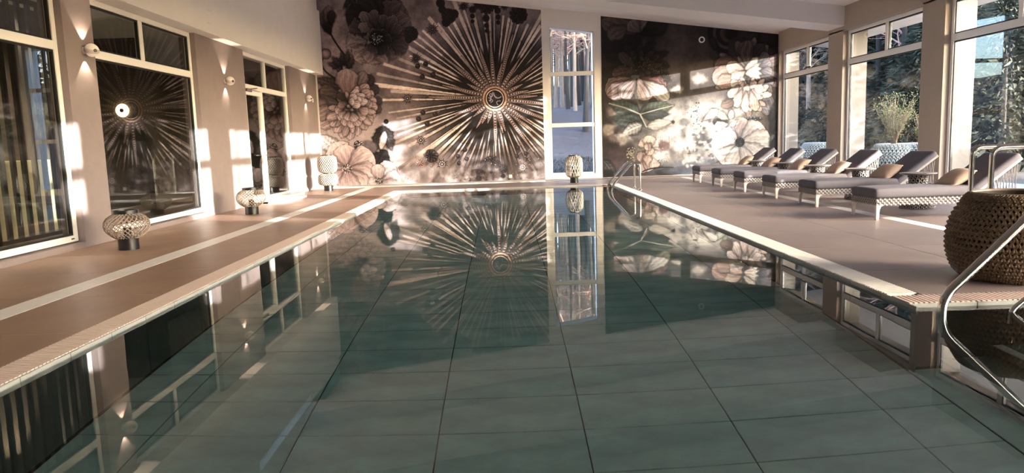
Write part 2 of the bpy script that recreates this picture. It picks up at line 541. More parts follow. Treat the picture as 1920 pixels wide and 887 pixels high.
# --- right (garden) wall: pillars, lintel, sill strip
WR = [(17.55, 20.64), (13.65, 16.80), (9.75, 12.95), (5.85, 9.05), (1.95, 5.15), (-1.95, 1.25), (-5.85, -2.65)]
rw = MB(); ro = MB()
prev = YF + .6
for y0, y1 in WR:
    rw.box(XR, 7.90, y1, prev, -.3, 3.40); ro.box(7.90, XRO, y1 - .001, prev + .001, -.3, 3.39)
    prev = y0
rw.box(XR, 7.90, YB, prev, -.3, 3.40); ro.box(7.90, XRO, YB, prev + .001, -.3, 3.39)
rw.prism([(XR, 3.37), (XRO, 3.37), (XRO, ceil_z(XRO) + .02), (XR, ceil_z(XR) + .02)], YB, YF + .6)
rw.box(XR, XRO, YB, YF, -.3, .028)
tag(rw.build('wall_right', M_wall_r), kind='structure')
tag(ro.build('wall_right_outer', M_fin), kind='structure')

wn_count = [0]
def frame_boxes(mb, xa, xb, y0, y1, z0, z1, w):
    mb.box(xa, xb, y0, y0 + w, z0, z1); mb.box(xa, xb, y1 - w, y1, z0, z1)
    mb.box(xa, xb, y0 + w, y1 - w, z0, z0 + w); mb.box(xa, xb, y0 + w, y1 - w, z1 - w, z1)

def side_window(xc, y0, y1, z0, z1, zt0, zt1, ym, pane, opener=False):
    wn_count[0] += 1
    xa, xb = xc - .04, xc + .04
    mb = MB(); w = .075
    frame_boxes(mb, xa, xb, y0, y1, z0, z1, w)
    f = tag(mb.build('window_%d' % wn_count[0], M_frame, bevel=.006), kind='structure')
    MB().box(xa, xb, y0 + w, y1 - w, zt0, zt1).build('transom', M_frame, f, bevel=.005)
    MB().box(xa, xb, ym - .05, ym + .05, zt1, z1 - w).build('mullion', M_frame, f, bevel=.005)
    gk = MB()
    for a, b, c, d in ((y0 + w, y1 - w, z0 + w, zt0), (y0 + w, ym - .05, zt1, z1 - w), (ym + .05, y1 - w, zt1, z1 - w)):
        frame_boxes(gk, xc - .016, xc + .024, a, b, c, d, .022)
        MB().box(xc, xc + .008, a + .02, b - .02, c + .02, d - .02).build('pane', pane, f)
    gk.build('gasket', M_dark_gasket, f)
    if xc < 0:
        for yy in (y0 + .45, y1 - .12):
            MB().box(xb - .002, xb + .004, yy - .03, yy + .03, z0 + .03, z0 + .045).build('drain_cap', M_dark_gasket, f)
    if opener:
        MB().box(xa - .03, xa, ym - .30, ym + .02, zt1 + .02, zt1 + .05).build('opener_rod', M_dark_gasket, f)
    return f
for i, (y0, y1) in enumerate(WR):
    side_window(XRF, y0, y1, .03, 3.37, 2.62, 2.74, y0 + 1.48, M_pane_r, opener=(i == 0))

# --- left wall: piers, plinth, bulkhead with high strip windows above
WL = [(15.02, 18.15), (9.57, 12.72), (5.78, 8.93), (1.95, 5.10), (-1.95, 1.25)]
lw = MB()
prev = YF + .6
for y0, y1 in WL:
    lw.box(-5.42, XL, y1, prev, -.3, 3.14)
    prev = y0
lw.box(-5.42, XL, YB, prev, -.3, 3.14)
tag(lw.build('wall_left', M_pier), kind='structure')
for i, (y0, y1) in enumerate(WL[1:]):
    tag(MB().box(-5.42, XL, y0 - .001, y1 + .001, -.3, .10).build('baseboard_left_%d' % (i + 1), M_pier), kind='structure')
bk = MB().box(-5.42, XLB, YB, YF + .6, 3.13, 4.84)
for y in (YB, -4.2, .6, 5.2, 9.6, 13.2, 17.5):
    bk.box(-5.62, -4.99, y, y + (3.4 if y > 17 else .5), 4.83, 5.75)
bk.box(-5.42, -4.99, YB, YF + .6, 5.12, 5.75)
bku = tag(bk.build('wall_left_upper', M_wall), kind='structure')
for y, z, L in ((12.9, 3.52, .16), (12.85, 3.30, .16), (16.1, 3.21, .10)):
    MB().box(XLB - .002, XLB + .004, y - L / 2, y + L / 2, z - .012, z + .012).build('vent_slot', M_beam, bku)
for a, b in ((-3.7, .6), (1.1, 5.2), (5.7, 9.6), (10.1, 13.2), (13.7, 17.5)):
    wn_count[0] += 1
    mb = MB(); frame_boxes(mb, -5.24, -5.16, a, b, 4.84, 5.12, .05)
    f = tag(mb.build('window_%d' % wn_count[0], M_frame), kind='structure')
    MB().box(-5.205, -5.197, a + .05, b - .05, 4.88, 5.08).build('pane', M_pane_r, f)
for i, (y0, y1) in enumerate(WL[1:]):
    side_window(XLF, y0 + .005, y1 - .005, .115, 3.13, 2.385, 2.49, y0 + 1.45, M_pane_l)

# --- glazed door in the left wall
dr = MB()
y0, y1 = 15.03, 18.13
frame_boxes(dr, -5.31, -5.23, y0, y1, .06, 3.13, .075)
door = tag(dr.build('door_1', M_frame, bevel=.005), kind='structure')
MB().box(-5.31, -5.23, y0 + .075, y1 - .075, 2.385, 2.49).build('transom', M_frame, door, bevel=.005)
MB().box(-5.31, -5.23, 16.54, 16.62, 2.49, 3.10).build('mullion', M_frame, door, bevel=.005)
MB().box(-5.31, -5.23, 16.18, 16.30, .13, 2.385).build('door_post', M_frame, door, bevel=.005)
lf = MB(); frame_boxes(lf, -5.28, -5.205, 15.10, 16.18, .09, 2.37, .10)
leaf = lf.build('door_leaf', M_frame, door, bevel=.006)
MB().box(-5.25, -5.242, 15.19, 16.09, .18, 2.28).build('leaf_pane', M_pane_l, leaf)
MB().tube(bez([(-5.205, 16.10, 1.02), (-5.14, 16.10, 1.02), (-5.14, 15.94, 1.02)], 4, .03), .011, 8).build('door_handle', M_steel, leaf, smooth=True)
MB().box(-5.205, -5.145, 15.10, 15.40, 2.32, 2.385).build('door_closer', M_steel, door, bevel=.01)
MB().tube([(-5.17, 15.36, 2.38), (-5.14, 15.70, 2.42)], .012, 6).build('closer_arm', M_steel, door)
for a, b, c, d in ((16.30, 18.055, .135, 2.385), (15.105, 16.54, 2.49, 3.095), (16.62, 18.055, 2.49, 3.095)):
    MB().box(-5.272, -5.264, a, b, c, d).build('side_pane', M_pane_l, door)
# white stone steps in front of the door
sp = empty('entrance_step', (-5.0, 16.6, Z0))
tag(sp, 'two white stone steps in front of the glazed door', 'step')
MB().box(-.15, .13, -1.55, 1.2, .0, .075).build('upper_tread', M_stripe, sp, bevel=.006)
MB().box(-.15, .45, -1.55, .2, 0, .05).build('lower_tread', M_stripe, sp, bevel=.006)

# --- mural wall with its tall window, back wall
def top_fw(x): return ceil_z(x) + .05
fw = MB()
WX0, WX1, WZ0 = 1.33, 2.57, .18
def wtop(x): return 4.27 - .145 * (x - 1.33)
Ya, Yb = YF + .012, YF + .62
fw.prism([(-5.62, -.3), (WX0, -.3), (WX0, top_fw(WX0)), (-5.62, top_fw(-5.62))], Ya, Yb)
fw.prism([(WX1, -.3), (XRO, -.3), (XRO, top_fw(XRO)), (WX1, top_fw(WX1))], Ya, Yb)
fw.prism([(WX0, -.3), (WX1, -.3), (WX1, WZ0), (WX0, WZ0)], Ya, Yb)
fw.prism([(WX0, wtop(WX0)), (WX1, wtop(WX1)), (WX1, top_fw(WX1)), (WX0, top_fw(WX0))], Ya, Yb)
tag(fw.build('wall_far', M_wall), kind='structure')
wn_count[0] += 1
fm = MB(); yc0, yc1 = YF + .05, YF + .12; w = .035
fm.prism([(WX0, WZ0), (WX0 + w, WZ0), (WX0 + w, wtop(WX0)), (WX0, wtop(WX0))], yc0, yc1)
fm.prism([(WX1 - w, WZ0), (WX1, WZ0), (WX1, wtop(WX1)), (WX1 - w, wtop(WX1))], yc0, yc1)
fm.box(WX0, WX1, yc0, yc1, WZ0, WZ0 + .04)
fm.prism([(WX0, wtop(WX0) - .04), (WX1, wtop(WX1) - .04), (WX1, wtop(WX1)), (WX0, wtop(WX0))], yc0, yc1)
fwin = tag(fm.build('window_%d' % wn_count[0], M_frame), kind='structure')
for z in (2.96, 1.55):
    MB().box(WX0 + .01, WX1 - .01, YF + .02, YF + .13, z - .055, z + .055).build('transom', M_frame, fwin, bevel=.004)
zs = [WZ0 + .04, 1.495, 1.605, 2.905, 3.015]
for a, b in ((zs[0], zs[1]), (zs[2], zs[3])):
    MB().box(WX0 + w, WX1 - w, YF + .08, YF + .088, a, b).build('pane', M_pane_r, fwin)
MB().prism([(WX0 + w, zs[4]), (WX1 - w, zs[4]), (WX1 - w, wtop(WX1) - .05), (WX0 + w, wtop(WX0) - .05)], YF + .08, YF + .088).build('pane', M_pane_r, fwin)
bw = MB().box(-5.7, 8.5, YB - .3, YB, -.3, 5.9)
tag(bw.build('wall_back', M_wall), kind='structure')

# --- dusky room behind the left windows
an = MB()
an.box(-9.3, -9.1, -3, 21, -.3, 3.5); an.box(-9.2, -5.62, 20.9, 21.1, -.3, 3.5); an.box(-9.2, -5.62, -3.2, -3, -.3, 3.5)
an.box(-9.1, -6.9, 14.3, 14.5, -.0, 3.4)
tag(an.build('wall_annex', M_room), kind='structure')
tag(MB().box(-7.15, -7.0, 5.5, 11.8, 0, 3.4).build('wall_annex_partition', M_room), kind='structure')  # dark plaster stands for the shaded upper part of this wall
tag(MB().box(-7.0, -6.86, 5.5, 11.8, 0, 1.10).build('wall_annex_lit_band', M_lit_cream, bevel=.01), kind='structure')  # pale panel stands for the sunlit lower band of the wall
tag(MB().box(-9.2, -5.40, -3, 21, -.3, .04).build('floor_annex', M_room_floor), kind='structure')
tag(MB().box(-9.2, -5.42, -3, 21, 3.32, 3.5).build('ceiling_annex', M_ceil), kind='structure')
scr = empty('slatted_screen', (-6.40, 9.0, .04))
tag(scr, 'screen of upright dark slats standing behind the nearest left window', 'screen')
sm = MB().box(-.02, .02, -.036, .036, .05, 3.15).mesh('slat', M_slat)
for k in range(22):
    inst('slat', sm, scr, (0, -2.4 + .218 * k, 0))
MB().box(-.025, .025, -2.5, 2.3, 0, .05).build('bottom_rail', M_dark_gasket, scr)
MB().box(-.025, .025, -2.5, 2.3, 3.15, 3.22).build('top_rail', M_dark_gasket, scr)

MURAL_LEFT = [
 ('blob',(-4.575,4.277,0.754,1.056,(0.588,0.502,0.463)),{'soft':0.9,'nz':1,'op':0.7}),
 ('blob',(-4.163,3.836,0.603,0.603,(0.643,0.549,0.502)),{'soft':0.8,'nz':1,'op':0.7}),
 ('blob',(-4.973,1.534,0.452,0.603,(0.69,0.612,0.573)),{'soft':0.8,'nz':0.8,'op':0.6}),
 ('blob',(-3.448,4.811,0.784,0.784,(0.157,0.125,0.129)),{'soft':0.2,'nz':0.5}),
 ('petal',(-3.464,4.528,-4.125,5.185,0.392,(0.063,0.047,0.055),(0.133,0.106,0.11)),{'rim':0.42,'wob':0.13,'dark':0.5}),
 ('petal',(-3.602,4.674,-4.212,4.721,0.362,(0.055,0.043,0.047),(0.118,0.094,0.098)),{'rim':0.42,'wob':0.13,'dark':0.5}),
 ('petal',(-3.383,4.668,-3.562,5.379,0.392,(0.071,0.055,0.059),(0.173,0.141,0.141)),{'rim':0.42,'wob':0.13,'dark':0.5}),
 ('petal',(-3.238,4.663,-2.905,5.43,0.392,(0.071,0.055,0.059),(0.188,0.157,0.157)),{'rim':0.42,'wob':0.13,'dark':0.5}),
 ('petal',(-3.18,4.378,-2.68,5.001,0.362,(0.094,0.071,0.078),(0.322,0.259,0.259)),{'rim':0.42,'wob':0.13,'dark':0.5}),
 ('petal',(-3.159,4.234,-2.468,4.569,0.332,(0.118,0.086,0.094),(0.376,0.306,0.298)),{'rim':0.42,'wob':0.13,'dark':0.5}),
 ('petal',(-3.126,4.019,-2.493,4.071,0.332,(0.078,0.063,0.071),(0.275,0.22,0.22)),{'rim':0.42,'wob':0.13,'dark':0.5}),
 ('petal',(-3.626,4.249,-4.133,4.335,0.302,(0.086,0.063,0.071),(0.275,0.227,0.22)),{'rim':0.42,'wob':0.13,'dark':0.5}),
 ('petal',(-3.639,4.035,-4.235,3.867,0.302,(0.353,0.298,0.275),(0.549,0.463,0.424)),{'rim':0.42,'wob':0.13,'dark':0.5}),
 ('petal',(-3.574,3.89,-4.036,3.516,0.271,(0.314,0.251,0.235),(0.62,0.525,0.478)),{'rim':0.42,'wob':0.13,'dark':0.5}),
 ('petal',(-3.431,3.814,-3.674,3.419,0.271,(0.275,0.22,0.212),(0.573,0.486,0.447)),{'rim':0.42,'wob':0.13,'dark':0.5}),
 ('petal',(-3.286,3.781,-3.199,3.49,0.271,(0.235,0.188,0.188),(0.51,0.431,0.4)),{'rim':0.42,'wob':0.13,'dark':0.5}),
 ('petal',(-3.136,3.833,-2.811,3.594,0.271,(0.157,0.125,0.133),(0.431,0.361,0.345)),{'rim':0.42,'wob':0.13,'dark':0.5}),
 ('petal',(-3.086,3.946,-2.552,3.787,0.241,(0.102,0.078,0.086),(0.329,0.275,0.267)),{'rim':0.42,'wob':0.13,'dark':0.5}),
 ('petal',(-3.48,4.244,-3.77,4.793,0.166,(0.141,0.108,0.108),(0.412,0.34,0.318)),{'rim':0.5,'wob':0.16}),
 ('petal',(-3.514,4.16,-3.847,4.483,0.136,(0.188,0.146,0.141),(0.456,0.384,0.357)),{'rim':0.5,'wob':0.16}),
 ('petal',(-3.403,4.313,-3.447,4.84,0.151,(0.094,0.071,0.075),(0.329,0.275,0.269)),{'rim':0.5,'wob':0.16}),
 ('petal',(-3.257,4.309,-3.134,4.689,0.151,(0.094,0.071,0.075),(0.307,0.253,0.247)),{'rim':0.5,'wob':0.16}),
 ('petal',(-3.157,4.263,-2.844,4.652,0.151,(0.118,0.089,0.094),(0.346,0.285,0.275)),{'rim':0.5,'wob':0.16}),
 ('petal',(-3.076,4.146,-2.711,4.392,0.151,(0.094,0.071,0.075),(0.285,0.236,0.231)),{'rim':0.5,'wob':0.16}),
 ('petal',(-3.387,4.07,-3.626,4.249,0.181,(0.102,0.078,0.086),(0.361,0.29,0.282)),{'rim':0.45,'wob':0.08}),
 ('petal',(-3.389,4.041,-3.388,4.327,0.196,(0.063,0.047,0.055),(0.157,0.125,0.133)),{'rim':0.45,'wob':0.08}),
 ('petal',(-3.316,4.039,-3.073,4.203,0.196,(0.047,0.039,0.047),(0.11,0.094,0.102)),{'rim':0.45,'wob':0.08}),
 ('petal',(-3.347,4.012,-2.998,3.944,0.211,(0.039,0.035,0.039),(0.118,0.102,0.11)),{'rim':0.45,'wob':0.08}),
 ('petal',(-3.379,3.955,-3.221,3.635,0.226,(0.047,0.043,0.047),(0.18,0.157,0.165)),{'rim':0.45,'wob':0.08}),
 ('petal',(-3.452,3.958,-3.599,3.704,0.181,(0.071,0.059,0.067),(0.275,0.227,0.227)),{'rim':0.45,'wob':0.08}),
 ('disc',(-3.388,4.056,0.226,(0.055,0.047,0.055)),{}),
 ('disc',(-3.401,4.017,0.015,(0.824,0.769,0.729)),{}),
 ('disc',(-3.384,4.03,0.015,(0.824,0.769,0.729)),{}),
 ('disc',(-3.259,4.119,0.018,(0.824,0.769,0.729)),{}),
 ('disc',(-3.386,3.951,0.014,(0.824,0.769,0.729)),{}),
 ('disc',(-3.382,4.02,0.014,(0.824,0.769,0.729)),{}),
 ('disc',(-3.252,4.113,0.018,(0.824,0.769,0.729)),{}),
 ('disc',(-3.379,4.11,0.014,(0.824,0.769,0.729)),{}),
 ('disc',(-3.505,4.151,0.019,(0.824,0.769,0.729)),{}),
 ('disc',(-3.371,4.08,0.017,(0.824,0.769,0.729)),{}),
 ('disc',(-3.456,4.148,0.013,(0.824,0.769,0.729)),{}),
 ('disc',(-3.446,4.051,0.019,(0.824,0.769,0.729)),{}),
 ('disc',(-3.313,4.134,0.014,(0.824,0.769,0.729)),{}),
 ('disc',(-3.289,4.113,0.019,(0.824,0.769,0.729)),{}),
 ('disc',(-3.328,4.138,0.015,(0.824,0.769,0.729)),{}),
 ('disc',(-3.49,4.113,0.013,(0.824,0.769,0.729)),{}),
 ('disc',(-3.465,3.93,0.012,(0.824,0.769,0.729)),{}),
 ('disc',(-3.271,4.019,0.014,(0.824,0.769,0.729)),{}),
 ('disc',(-3.516,4.081,0.015,(0.824,0.769,0.729)),{}),
 ('disc',(-3.334,4.055,0.015,(0.824,0.769,0.729)),{}),
 ('disc',(-3.368,3.943,0.014,(0.824,0.769,0.729)),{}),
 ('disc',(-3.504,3.957,0.014,(0.824,0.769,0.729)),{}),
 ('disc',(-3.562,4.113,0.013,(0.824,0.769,0.729)),{}),
 ('disc',(-3.334,4.03,0.018,(0.824,0.769,0.729)),{}),
 ('disc',(-3.459,4.101,0.015,(0.824,0.769,0.729)),{}),
 ('disc',(-3.357,3.968,0.012,(0.824,0.769,0.729)),{}),
 ('disc',(-3.452,4.194,0.019,(0.824,0.769,0.729)),{}),
 ('disc',(-3.412,4.206,0.012,(0.824,0.769,0.729)),{}),
 ('disc',(-3.455,3.911,0.018,(0.824,0.769,0.729)),{}),
 ('disc',(-3.558,3.981,0.017,(0.824,0.769,0.729)),{}),
 ('disc',(-3.363,4.122,0.014,(0.824,0.769,0.729)),{}),
 ('disc',(-3.456,4.042,0.015,(0.824,0.769,0.729)),{}),
 ('disc',(-3.31,4.072,0.012,(0.824,0.769,0.729)),{}),
 ('disc',(-3.343,4.04,0.018,(0.824,0.769,0.729)),{}),
 ('disc',(-3.463,4.002,0.013,(0.824,0.769,0.729)),{}),
 ('disc',(-3.293,4.064,0.014,(0.824,0.769,0.729)),{}),
 ('disc',(-3.373,4.045,0.013,(0.824,0.769,0.729)),{}),
 ('disc',(-3.427,4.101,0.012,(0.824,0.769,0.729)),{}),
 ('disc',(-3.483,4.055,0.02,(0.824,0.769,0.729)),{}),
 ('disc',(-3.316,3.98,0.018,(0.824,0.769,0.729)),{}),
 ('disc',(-3.562,3.978,0.016,(0.824,0.769,0.729)),{}),
 ('disc',(-3.402,3.966,0.012,(0.824,0.769,0.729)),{}),
 ('disc',(-3.475,4.026,0.019,(0.824,0.769,0.729)),{}),
 ('disc',(-3.339,4.143,0.012,(0.824,0.769,0.729)),{}),
 ('disc',(-3.409,3.99,0.014,(0.824,0.769,0.729)),{}),
 ('disc',(-3.391,3.915,0.013,(0.824,0.769,0.729)),{}),
 ('disc',(-3.238,4.004,0.016,(0.824,0.769,0.729)),{}),
 ('curve',((-4.688,4.352),(-4.63,4.108),(-4.32,3.669),0.033,(0.118,0.094,0.094)),{}),
 ('petal',(-4.692,4.281,-4.818,4.824,0.196,(0.157,0.125,0.122),(0.361,0.298,0.275)),{'rim':0.3}),
 ('petal',(-4.676,4.309,-4.663,4.961,0.151,(0.227,0.18,0.173),(0.478,0.4,0.369)),{}),
 ('petal',(-4.639,4.422,-4.583,4.846,0.121,(0.094,0.075,0.078),(0.22,0.18,0.173)),{}),
 ('petal',(-4.654,4.194,-4.778,4.54,0.136,(0.078,0.063,0.063),(0.149,0.122,0.118)),{}),
 ('petal',(-4.92,4.601,-5.085,4.747,0.075,(0.094,0.078,0.078),(0.157,0.133,0.125)),{}),
 ('curve',((-4.897,3.6),(-5.094,3.289),(-4.525,2.983),0.033,(0.118,0.094,0.094)),{}),
 ('disc',(-4.818,3.698,0.151,(0.588,0.494,0.455)),{'hi':0.2}),
 ('ring',(-4.818,3.698,0.136,0.021,(0.275,0.22,0.204)),{}),
 ('petal',(-4.417,3.297,-4.789,3.453,0.098,(0.071,0.059,0.063),(0.243,0.204,0.196)),{'p':0.8,'tip':0.9,'vein':7,'wob':0.16}),
 ('petal',(-4.386,3.325,-4.661,3.622,0.098,(0.071,0.059,0.063),(0.243,0.204,0.196)),{'p':0.8,'tip':0.9,'vein':7,'wob':0.16}),
 ('petal',(-4.325,3.352,-4.388,3.757,0.098,(0.071,0.059,0.063),(0.243,0.204,0.196)),{'p':0.8,'tip':0.9,'vein':7,'wob':0.16}),
 ('petal',(-4.268,3.322,-4.211,3.78,0.098,(0.071,0.059,0.063),(0.243,0.204,0.196)),{'p':0.8,'tip':0.9,'vein':7,'wob':0.16}),
 ('petal',(-4.242,3.263,-4.075,3.604,0.098,(0.071,0.059,0.063),(0.243,0.204,0.196)),{'p':0.8,'tip':0.9,'vein':7,'wob':0.16}),
 ('petal',(-4.362,3.238,-4.566,3.273,0.098,(0.071,0.059,0.063),(0.243,0.204,0.196)),{'p':0.8,'tip':0.9,'vein':7,'wob':0.16}),
 ('petal',(-4.45,2.763,-5.17,3.032,0.181,(0.118,0.102,0.094),(0.329,0.275,0.251)),{'p':0.8,'tip':0.9,'vein':8}),
 ('petal',(-4.473,2.399,-5.17,2.596,0.256,(0.118,0.086,0.086),(0.306,0.243,0.227)),{}),
 ('petal',(-4.434,2.544,-5.044,2.708,0.226,(0.18,0.141,0.133),(0.376,0.306,0.282)),{}),
 ('petal',(-4.477,2.326,-5.187,2.334,0.241,(0.251,0.204,0.196),(0.408,0.337,0.314)),{}),
 ('disc',(-5.009,2.343,0.196,(0.431,0.353,0.329)),{'hi':0.1}),
 ('petal',(-4.486,2.18,-5.193,1.807,0.302,(0.431,0.353,0.329),(0.69,0.596,0.557)),{}),
 ('petal',(-4.486,2.18,-5.235,2.057,0.211,(0.392,0.322,0.298),(0.588,0.502,0.463)),{}),
 ('petal',(-3.941,2.382,-3.604,3.099,0.196,(0.118,0.094,0.094),(0.235,0.196,0.188)),{}),
 ('petal',(-4.05,2.532,-3.79,3.191,0.181,(0.275,0.22,0.212),(0.518,0.439,0.408)),{}),
 ('petal',(-3.852,2.38,-3.443,2.804,0.151,(0.118,0.094,0.094),(0.251,0.212,0.196)),{}),
 ('petal',(-3.742,2.23,-3.346,2.422,0.136,(0.133,0.106,0.102),(0.275,0.227,0.212)),{}),
 ('petal',(-3.746,2.157,-3.361,2.145,0.136,(0.118,0.094,0.094),(0.298,0.243,0.227)),{}),
 ('petal',(-4.247,2.45,-4.3,3.279,0.317,(0.376,0.282,0.259),(0.651,0.541,0.502)),{'streak':0.07}),
 ('petal',(-4.019,2.464,-3.707,2.841,0.143,(0.345,0.275,0.259),(0.698,0.596,0.557)),{'rim':0.62,'streak':0.14}),
 ('petal',(-3.978,2.401,-3.571,2.633,0.143,(0.345,0.275,0.259),(0.698,0.596,0.557)),{'rim':0.62,'streak':0.14}),
 ('petal',(-3.956,2.33,-3.496,2.398,0.143,(0.345,0.275,0.259),(0.698,0.596,0.557)),{'rim':0.62,'streak':0.14}),
 ('petal',(-3.95,2.269,-3.477,2.192,0.143,(0.345,0.275,0.259),(0.698,0.596,0.557)),{'rim':0.62,'streak':0.14}),
 ('petal',(-3.972,2.199,-3.55,1.96,0.143,(0.345,0.275,0.259),(0.698,0.596,0.557)),{'rim':0.62,'streak':0.14}),
 ('petal',(-4.004,2.411,-3.658,2.665,0.143,(0.345,0.275,0.259),(0.698,0.596,0.557)),{'rim':0.62,'streak':0.14}),
 ('petal',(-3.993,2.296,-3.62,2.285,0.143,(0.345,0.275,0.259),(0.698,0.596,0.557)),{'rim':0.62,'streak':0.14}),
 ('petal',(-4.002,2.147,-3.649,1.787,0.143,(0.345,0.275,0.259),(0.698,0.596,0.557)),{'rim':0.62,'streak':0.14}),
 ('petal',(-4.059,2.092,-3.838,1.601,0.143,(0.345,0.275,0.259),(0.698,0.596,0.557)),{'rim':0.62,'streak':0.14}),
 ('petal',(-4.133,2.046,-4.085,1.447,0.143,(0.345,0.275,0.259),(0.698,0.596,0.557)),{'rim':0.62,'streak':0.14}),
 ('petal',(-4.201,2.013,-4.315,1.336,0.143,(0.345,0.275,0.259),(0.698,0.596,0.557)),{'rim':0.62,'streak':0.14}),
 ('petal',(-4.267,2.033,-4.534,1.402,0.143,(0.345,0.275,0.259),(0.698,0.596,0.557)),{'rim':0.62,'streak':0.14}),
 ('petal',(-4.317,2.078,-4.703,1.555,0.143,(0.345,0.275,0.259),(0.698,0.596,0.557)),{'rim':0.62,'streak':0.14}),
 ('petal',(-4.35,2.132,-4.811,1.736,0.143,(0.345,0.275,0.259),(0.698,0.596,0.557)),{'rim':0.62,'streak':0.14}),
 ('petal',(-4.382,2.186,-4.918,1.915,0.143,(0.345,0.275,0.259),(0.698,0.596,0.557)),{'rim':0.62,'streak':0.14}),
 ('flower',(-4.191,2.156,0.664,(0.282,0.22,0.212),(0.667,0.565,0.525),3,11),{'rim':0.62,'drop':0.12,'dark':0.75}),
 ('petal',(-4.393,2.139,-4.564,1.889,0.128,(0.329,0.251,0.235),(0.722,0.62,0.58)),{'rim':0.66}),
 ('petal',(-4.33,2.073,-4.425,1.723,0.128,(0.329,0.251,0.235),(0.722,0.62,0.58)),{'rim':0.66}),
 ('petal',(-4.239,2.047,-4.221,1.658,0.128,(0.329,0.251,0.235),(0.722,0.62,0.58)),{'rim':0.66}),
 ('petal',(-4.144,2.067,-4.01,1.71,0.128,(0.329,0.251,0.235),(0.722,0.62,0.58)),{'rim':0.66}),
 ('petal',(-4.073,2.135,-3.851,1.882,0.128,(0.329,0.251,0.235),(0.722,0.62,0.58)),{'rim':0.66}),
 ('petal',(-4.428,2.217,-4.641,2.083,0.128,(0.329,0.251,0.235),(0.722,0.62,0.58)),{'rim':0.66}),
 ('petal',(-4.365,2.156,-4.502,1.932,0.128,(0.329,0.251,0.235),(0.722,0.62,0.58)),{'rim':0.66}),
 ('petal',(-4.287,2.13,-4.327,1.867,0.128,(0.329,0.251,0.235),(0.722,0.62,0.58)),{'rim':0.66}),
 ('petal',(-4.194,2.115,-4.122,1.831,0.128,(0.329,0.251,0.235),(0.722,0.62,0.58)),{'rim':0.66}),
 ('petal',(-4.029,2.204,-3.752,2.055,0.128,(0.329,0.251,0.235),(0.722,0.62,0.58)),{'rim':0.66}),
 ('petal',(-4.297,2.364,-3.981,2.704,0.113,(0.314,0.243,0.227),(0.808,0.714,0.675)),{'rim':0.75}),
 ('petal',(-4.297,2.364,-3.812,2.553,0.113,(0.314,0.243,0.227),(0.808,0.714,0.675)),{'rim':0.75}),
 ('petal',(-4.297,2.364,-3.734,2.376,0.113,(0.314,0.243,0.227),(0.808,0.714,0.675)),{'rim':0.75}),
 ('petal',(-4.297,2.364,-3.908,2.44,0.113,(0.314,0.243,0.227),(0.808,0.714,0.675)),{'rim':0.75}),
 ('petal',(-4.297,2.364,-4.049,2.561,0.113,(0.314,0.243,0.227),(0.808,0.714,0.675)),{'rim':0.75}),
 ('petal',(-4.297,2.364,-3.948,2.266,0.113,(0.314,0.243,0.227),(0.808,0.714,0.675)),{'rim':0.75}),
 ('petal',(-4.297,2.364,-4.118,2.388,0.113,(0.314,0.243,0.227),(0.808,0.714,0.675)),{'rim':0.75}),
 ('petal',(-4.295,2.394,-4.578,2.607,0.106,(0.102,0.071,0.071),(0.259,0.196,0.188)),{}),
 ('petal',(-4.297,2.364,-4.57,2.256,0.106,(0.235,0.173,0.165),(0.549,0.455,0.424)),{}),
 ('petal',(-4.56,0.988,-5.214,1.483,0.226,(0.588,0.525,0.494),(0.839,0.776,0.737)),{'p':0.8,'tip':0.9,'vein':9}),
 ('petal',(-3.386,1.69,-3.637,0.929,0.166,(0.094,0.082,0.086),(0.22,0.196,0.188)),{'p':0.8,'tip':0.9,'vein':9,'wob':0.12}),
 ('petal',(-3.357,1.689,-3.127,0.972,0.196,(0.118,0.102,0.106),(0.29,0.259,0.251)),{'p':0.8,'tip':0.9,'vein':9,'wob':0.12}),
 ('petal',(-3.305,1.54,-3.452,1.042,0.106,(0.745,0.667,0.627),(0.839,0.769,0.729)),{'p':0.9}),
 ('blob',(-3.838,1.084,0.287,0.256,(0.408,0.361,0.353)),{'soft':0.25,'nz':0.3}),
 ('petal',(-3.274,1.006,-3.724,0.454,0.241,(0.086,0.078,0.082),(0.196,0.176,0.176)),{'p':0.8,'tip':0.9,'vein':7,'wob':0.15}),
 ('disc',(-3.261,1.804,0.075,(0.133,0.106,0.106)),{}),
 ('disc',(-4.071,1.18,0.136,(0.235,0.196,0.188)),{}),
 ('disc',(-3.986,1.183,0.017,(0.863,0.808,0.769)),{}),
 ('disc',(-3.979,1.24,0.017,(0.863,0.808,0.769)),{}),
 ('disc',(-4.035,1.29,0.017,(0.863,0.808,0.769)),{}),
 ('disc',(-4.112,1.18,0.017,(0.863,0.808,0.769)),{}),
 ('disc',(-4.047,1.058,0.017,(0.863,0.808,0.769)),{}),
 ('disc',(-3.963,1.252,0.017,(0.863,0.808,0.769)),{}),
 ('disc',(-4.132,1.089,0.017,(0.863,0.808,0.769)),{}),
 ('disc',(-4.032,1.281,0.017,(0.863,0.808,0.769)),{}),
 ('disc',(-4.027,1.268,0.017,(0.863,0.808,0.769)),{}),
 ('disc',(-4.128,1.273,0.017,(0.863,0.808,0.769)),{}),
 ('disc',(-4.093,1.053,0.017,(0.863,0.808,0.769)),{}),
 ('disc',(-4.035,1.189,0.017,(0.863,0.808,0.769)),{}),
 ('disc',(-3.94,1.2,0.017,(0.863,0.808,0.769)),{}),
 ('disc',(-4.083,1.205,0.017,(0.863,0.808,0.769)),{}),
 ('disc',(-4.031,1.207,0.017,(0.863,0.808,0.769)),{}),
 ('disc',(-3.962,1.198,0.017,(0.863,0.808,0.769)),{}),
 ('disc',(-4.021,1.158,0.017,(0.863,0.808,0.769)),{}),
 ('disc',(-4.133,1.258,0.017,(0.863,0.808,0.769)),{}),
 ('disc',(-4.066,1.308,0.017,(0.863,0.808,0.769)),{}),
 ('disc',(-4.07,1.173,0.017,(0.863,0.808,0.769)),{}),
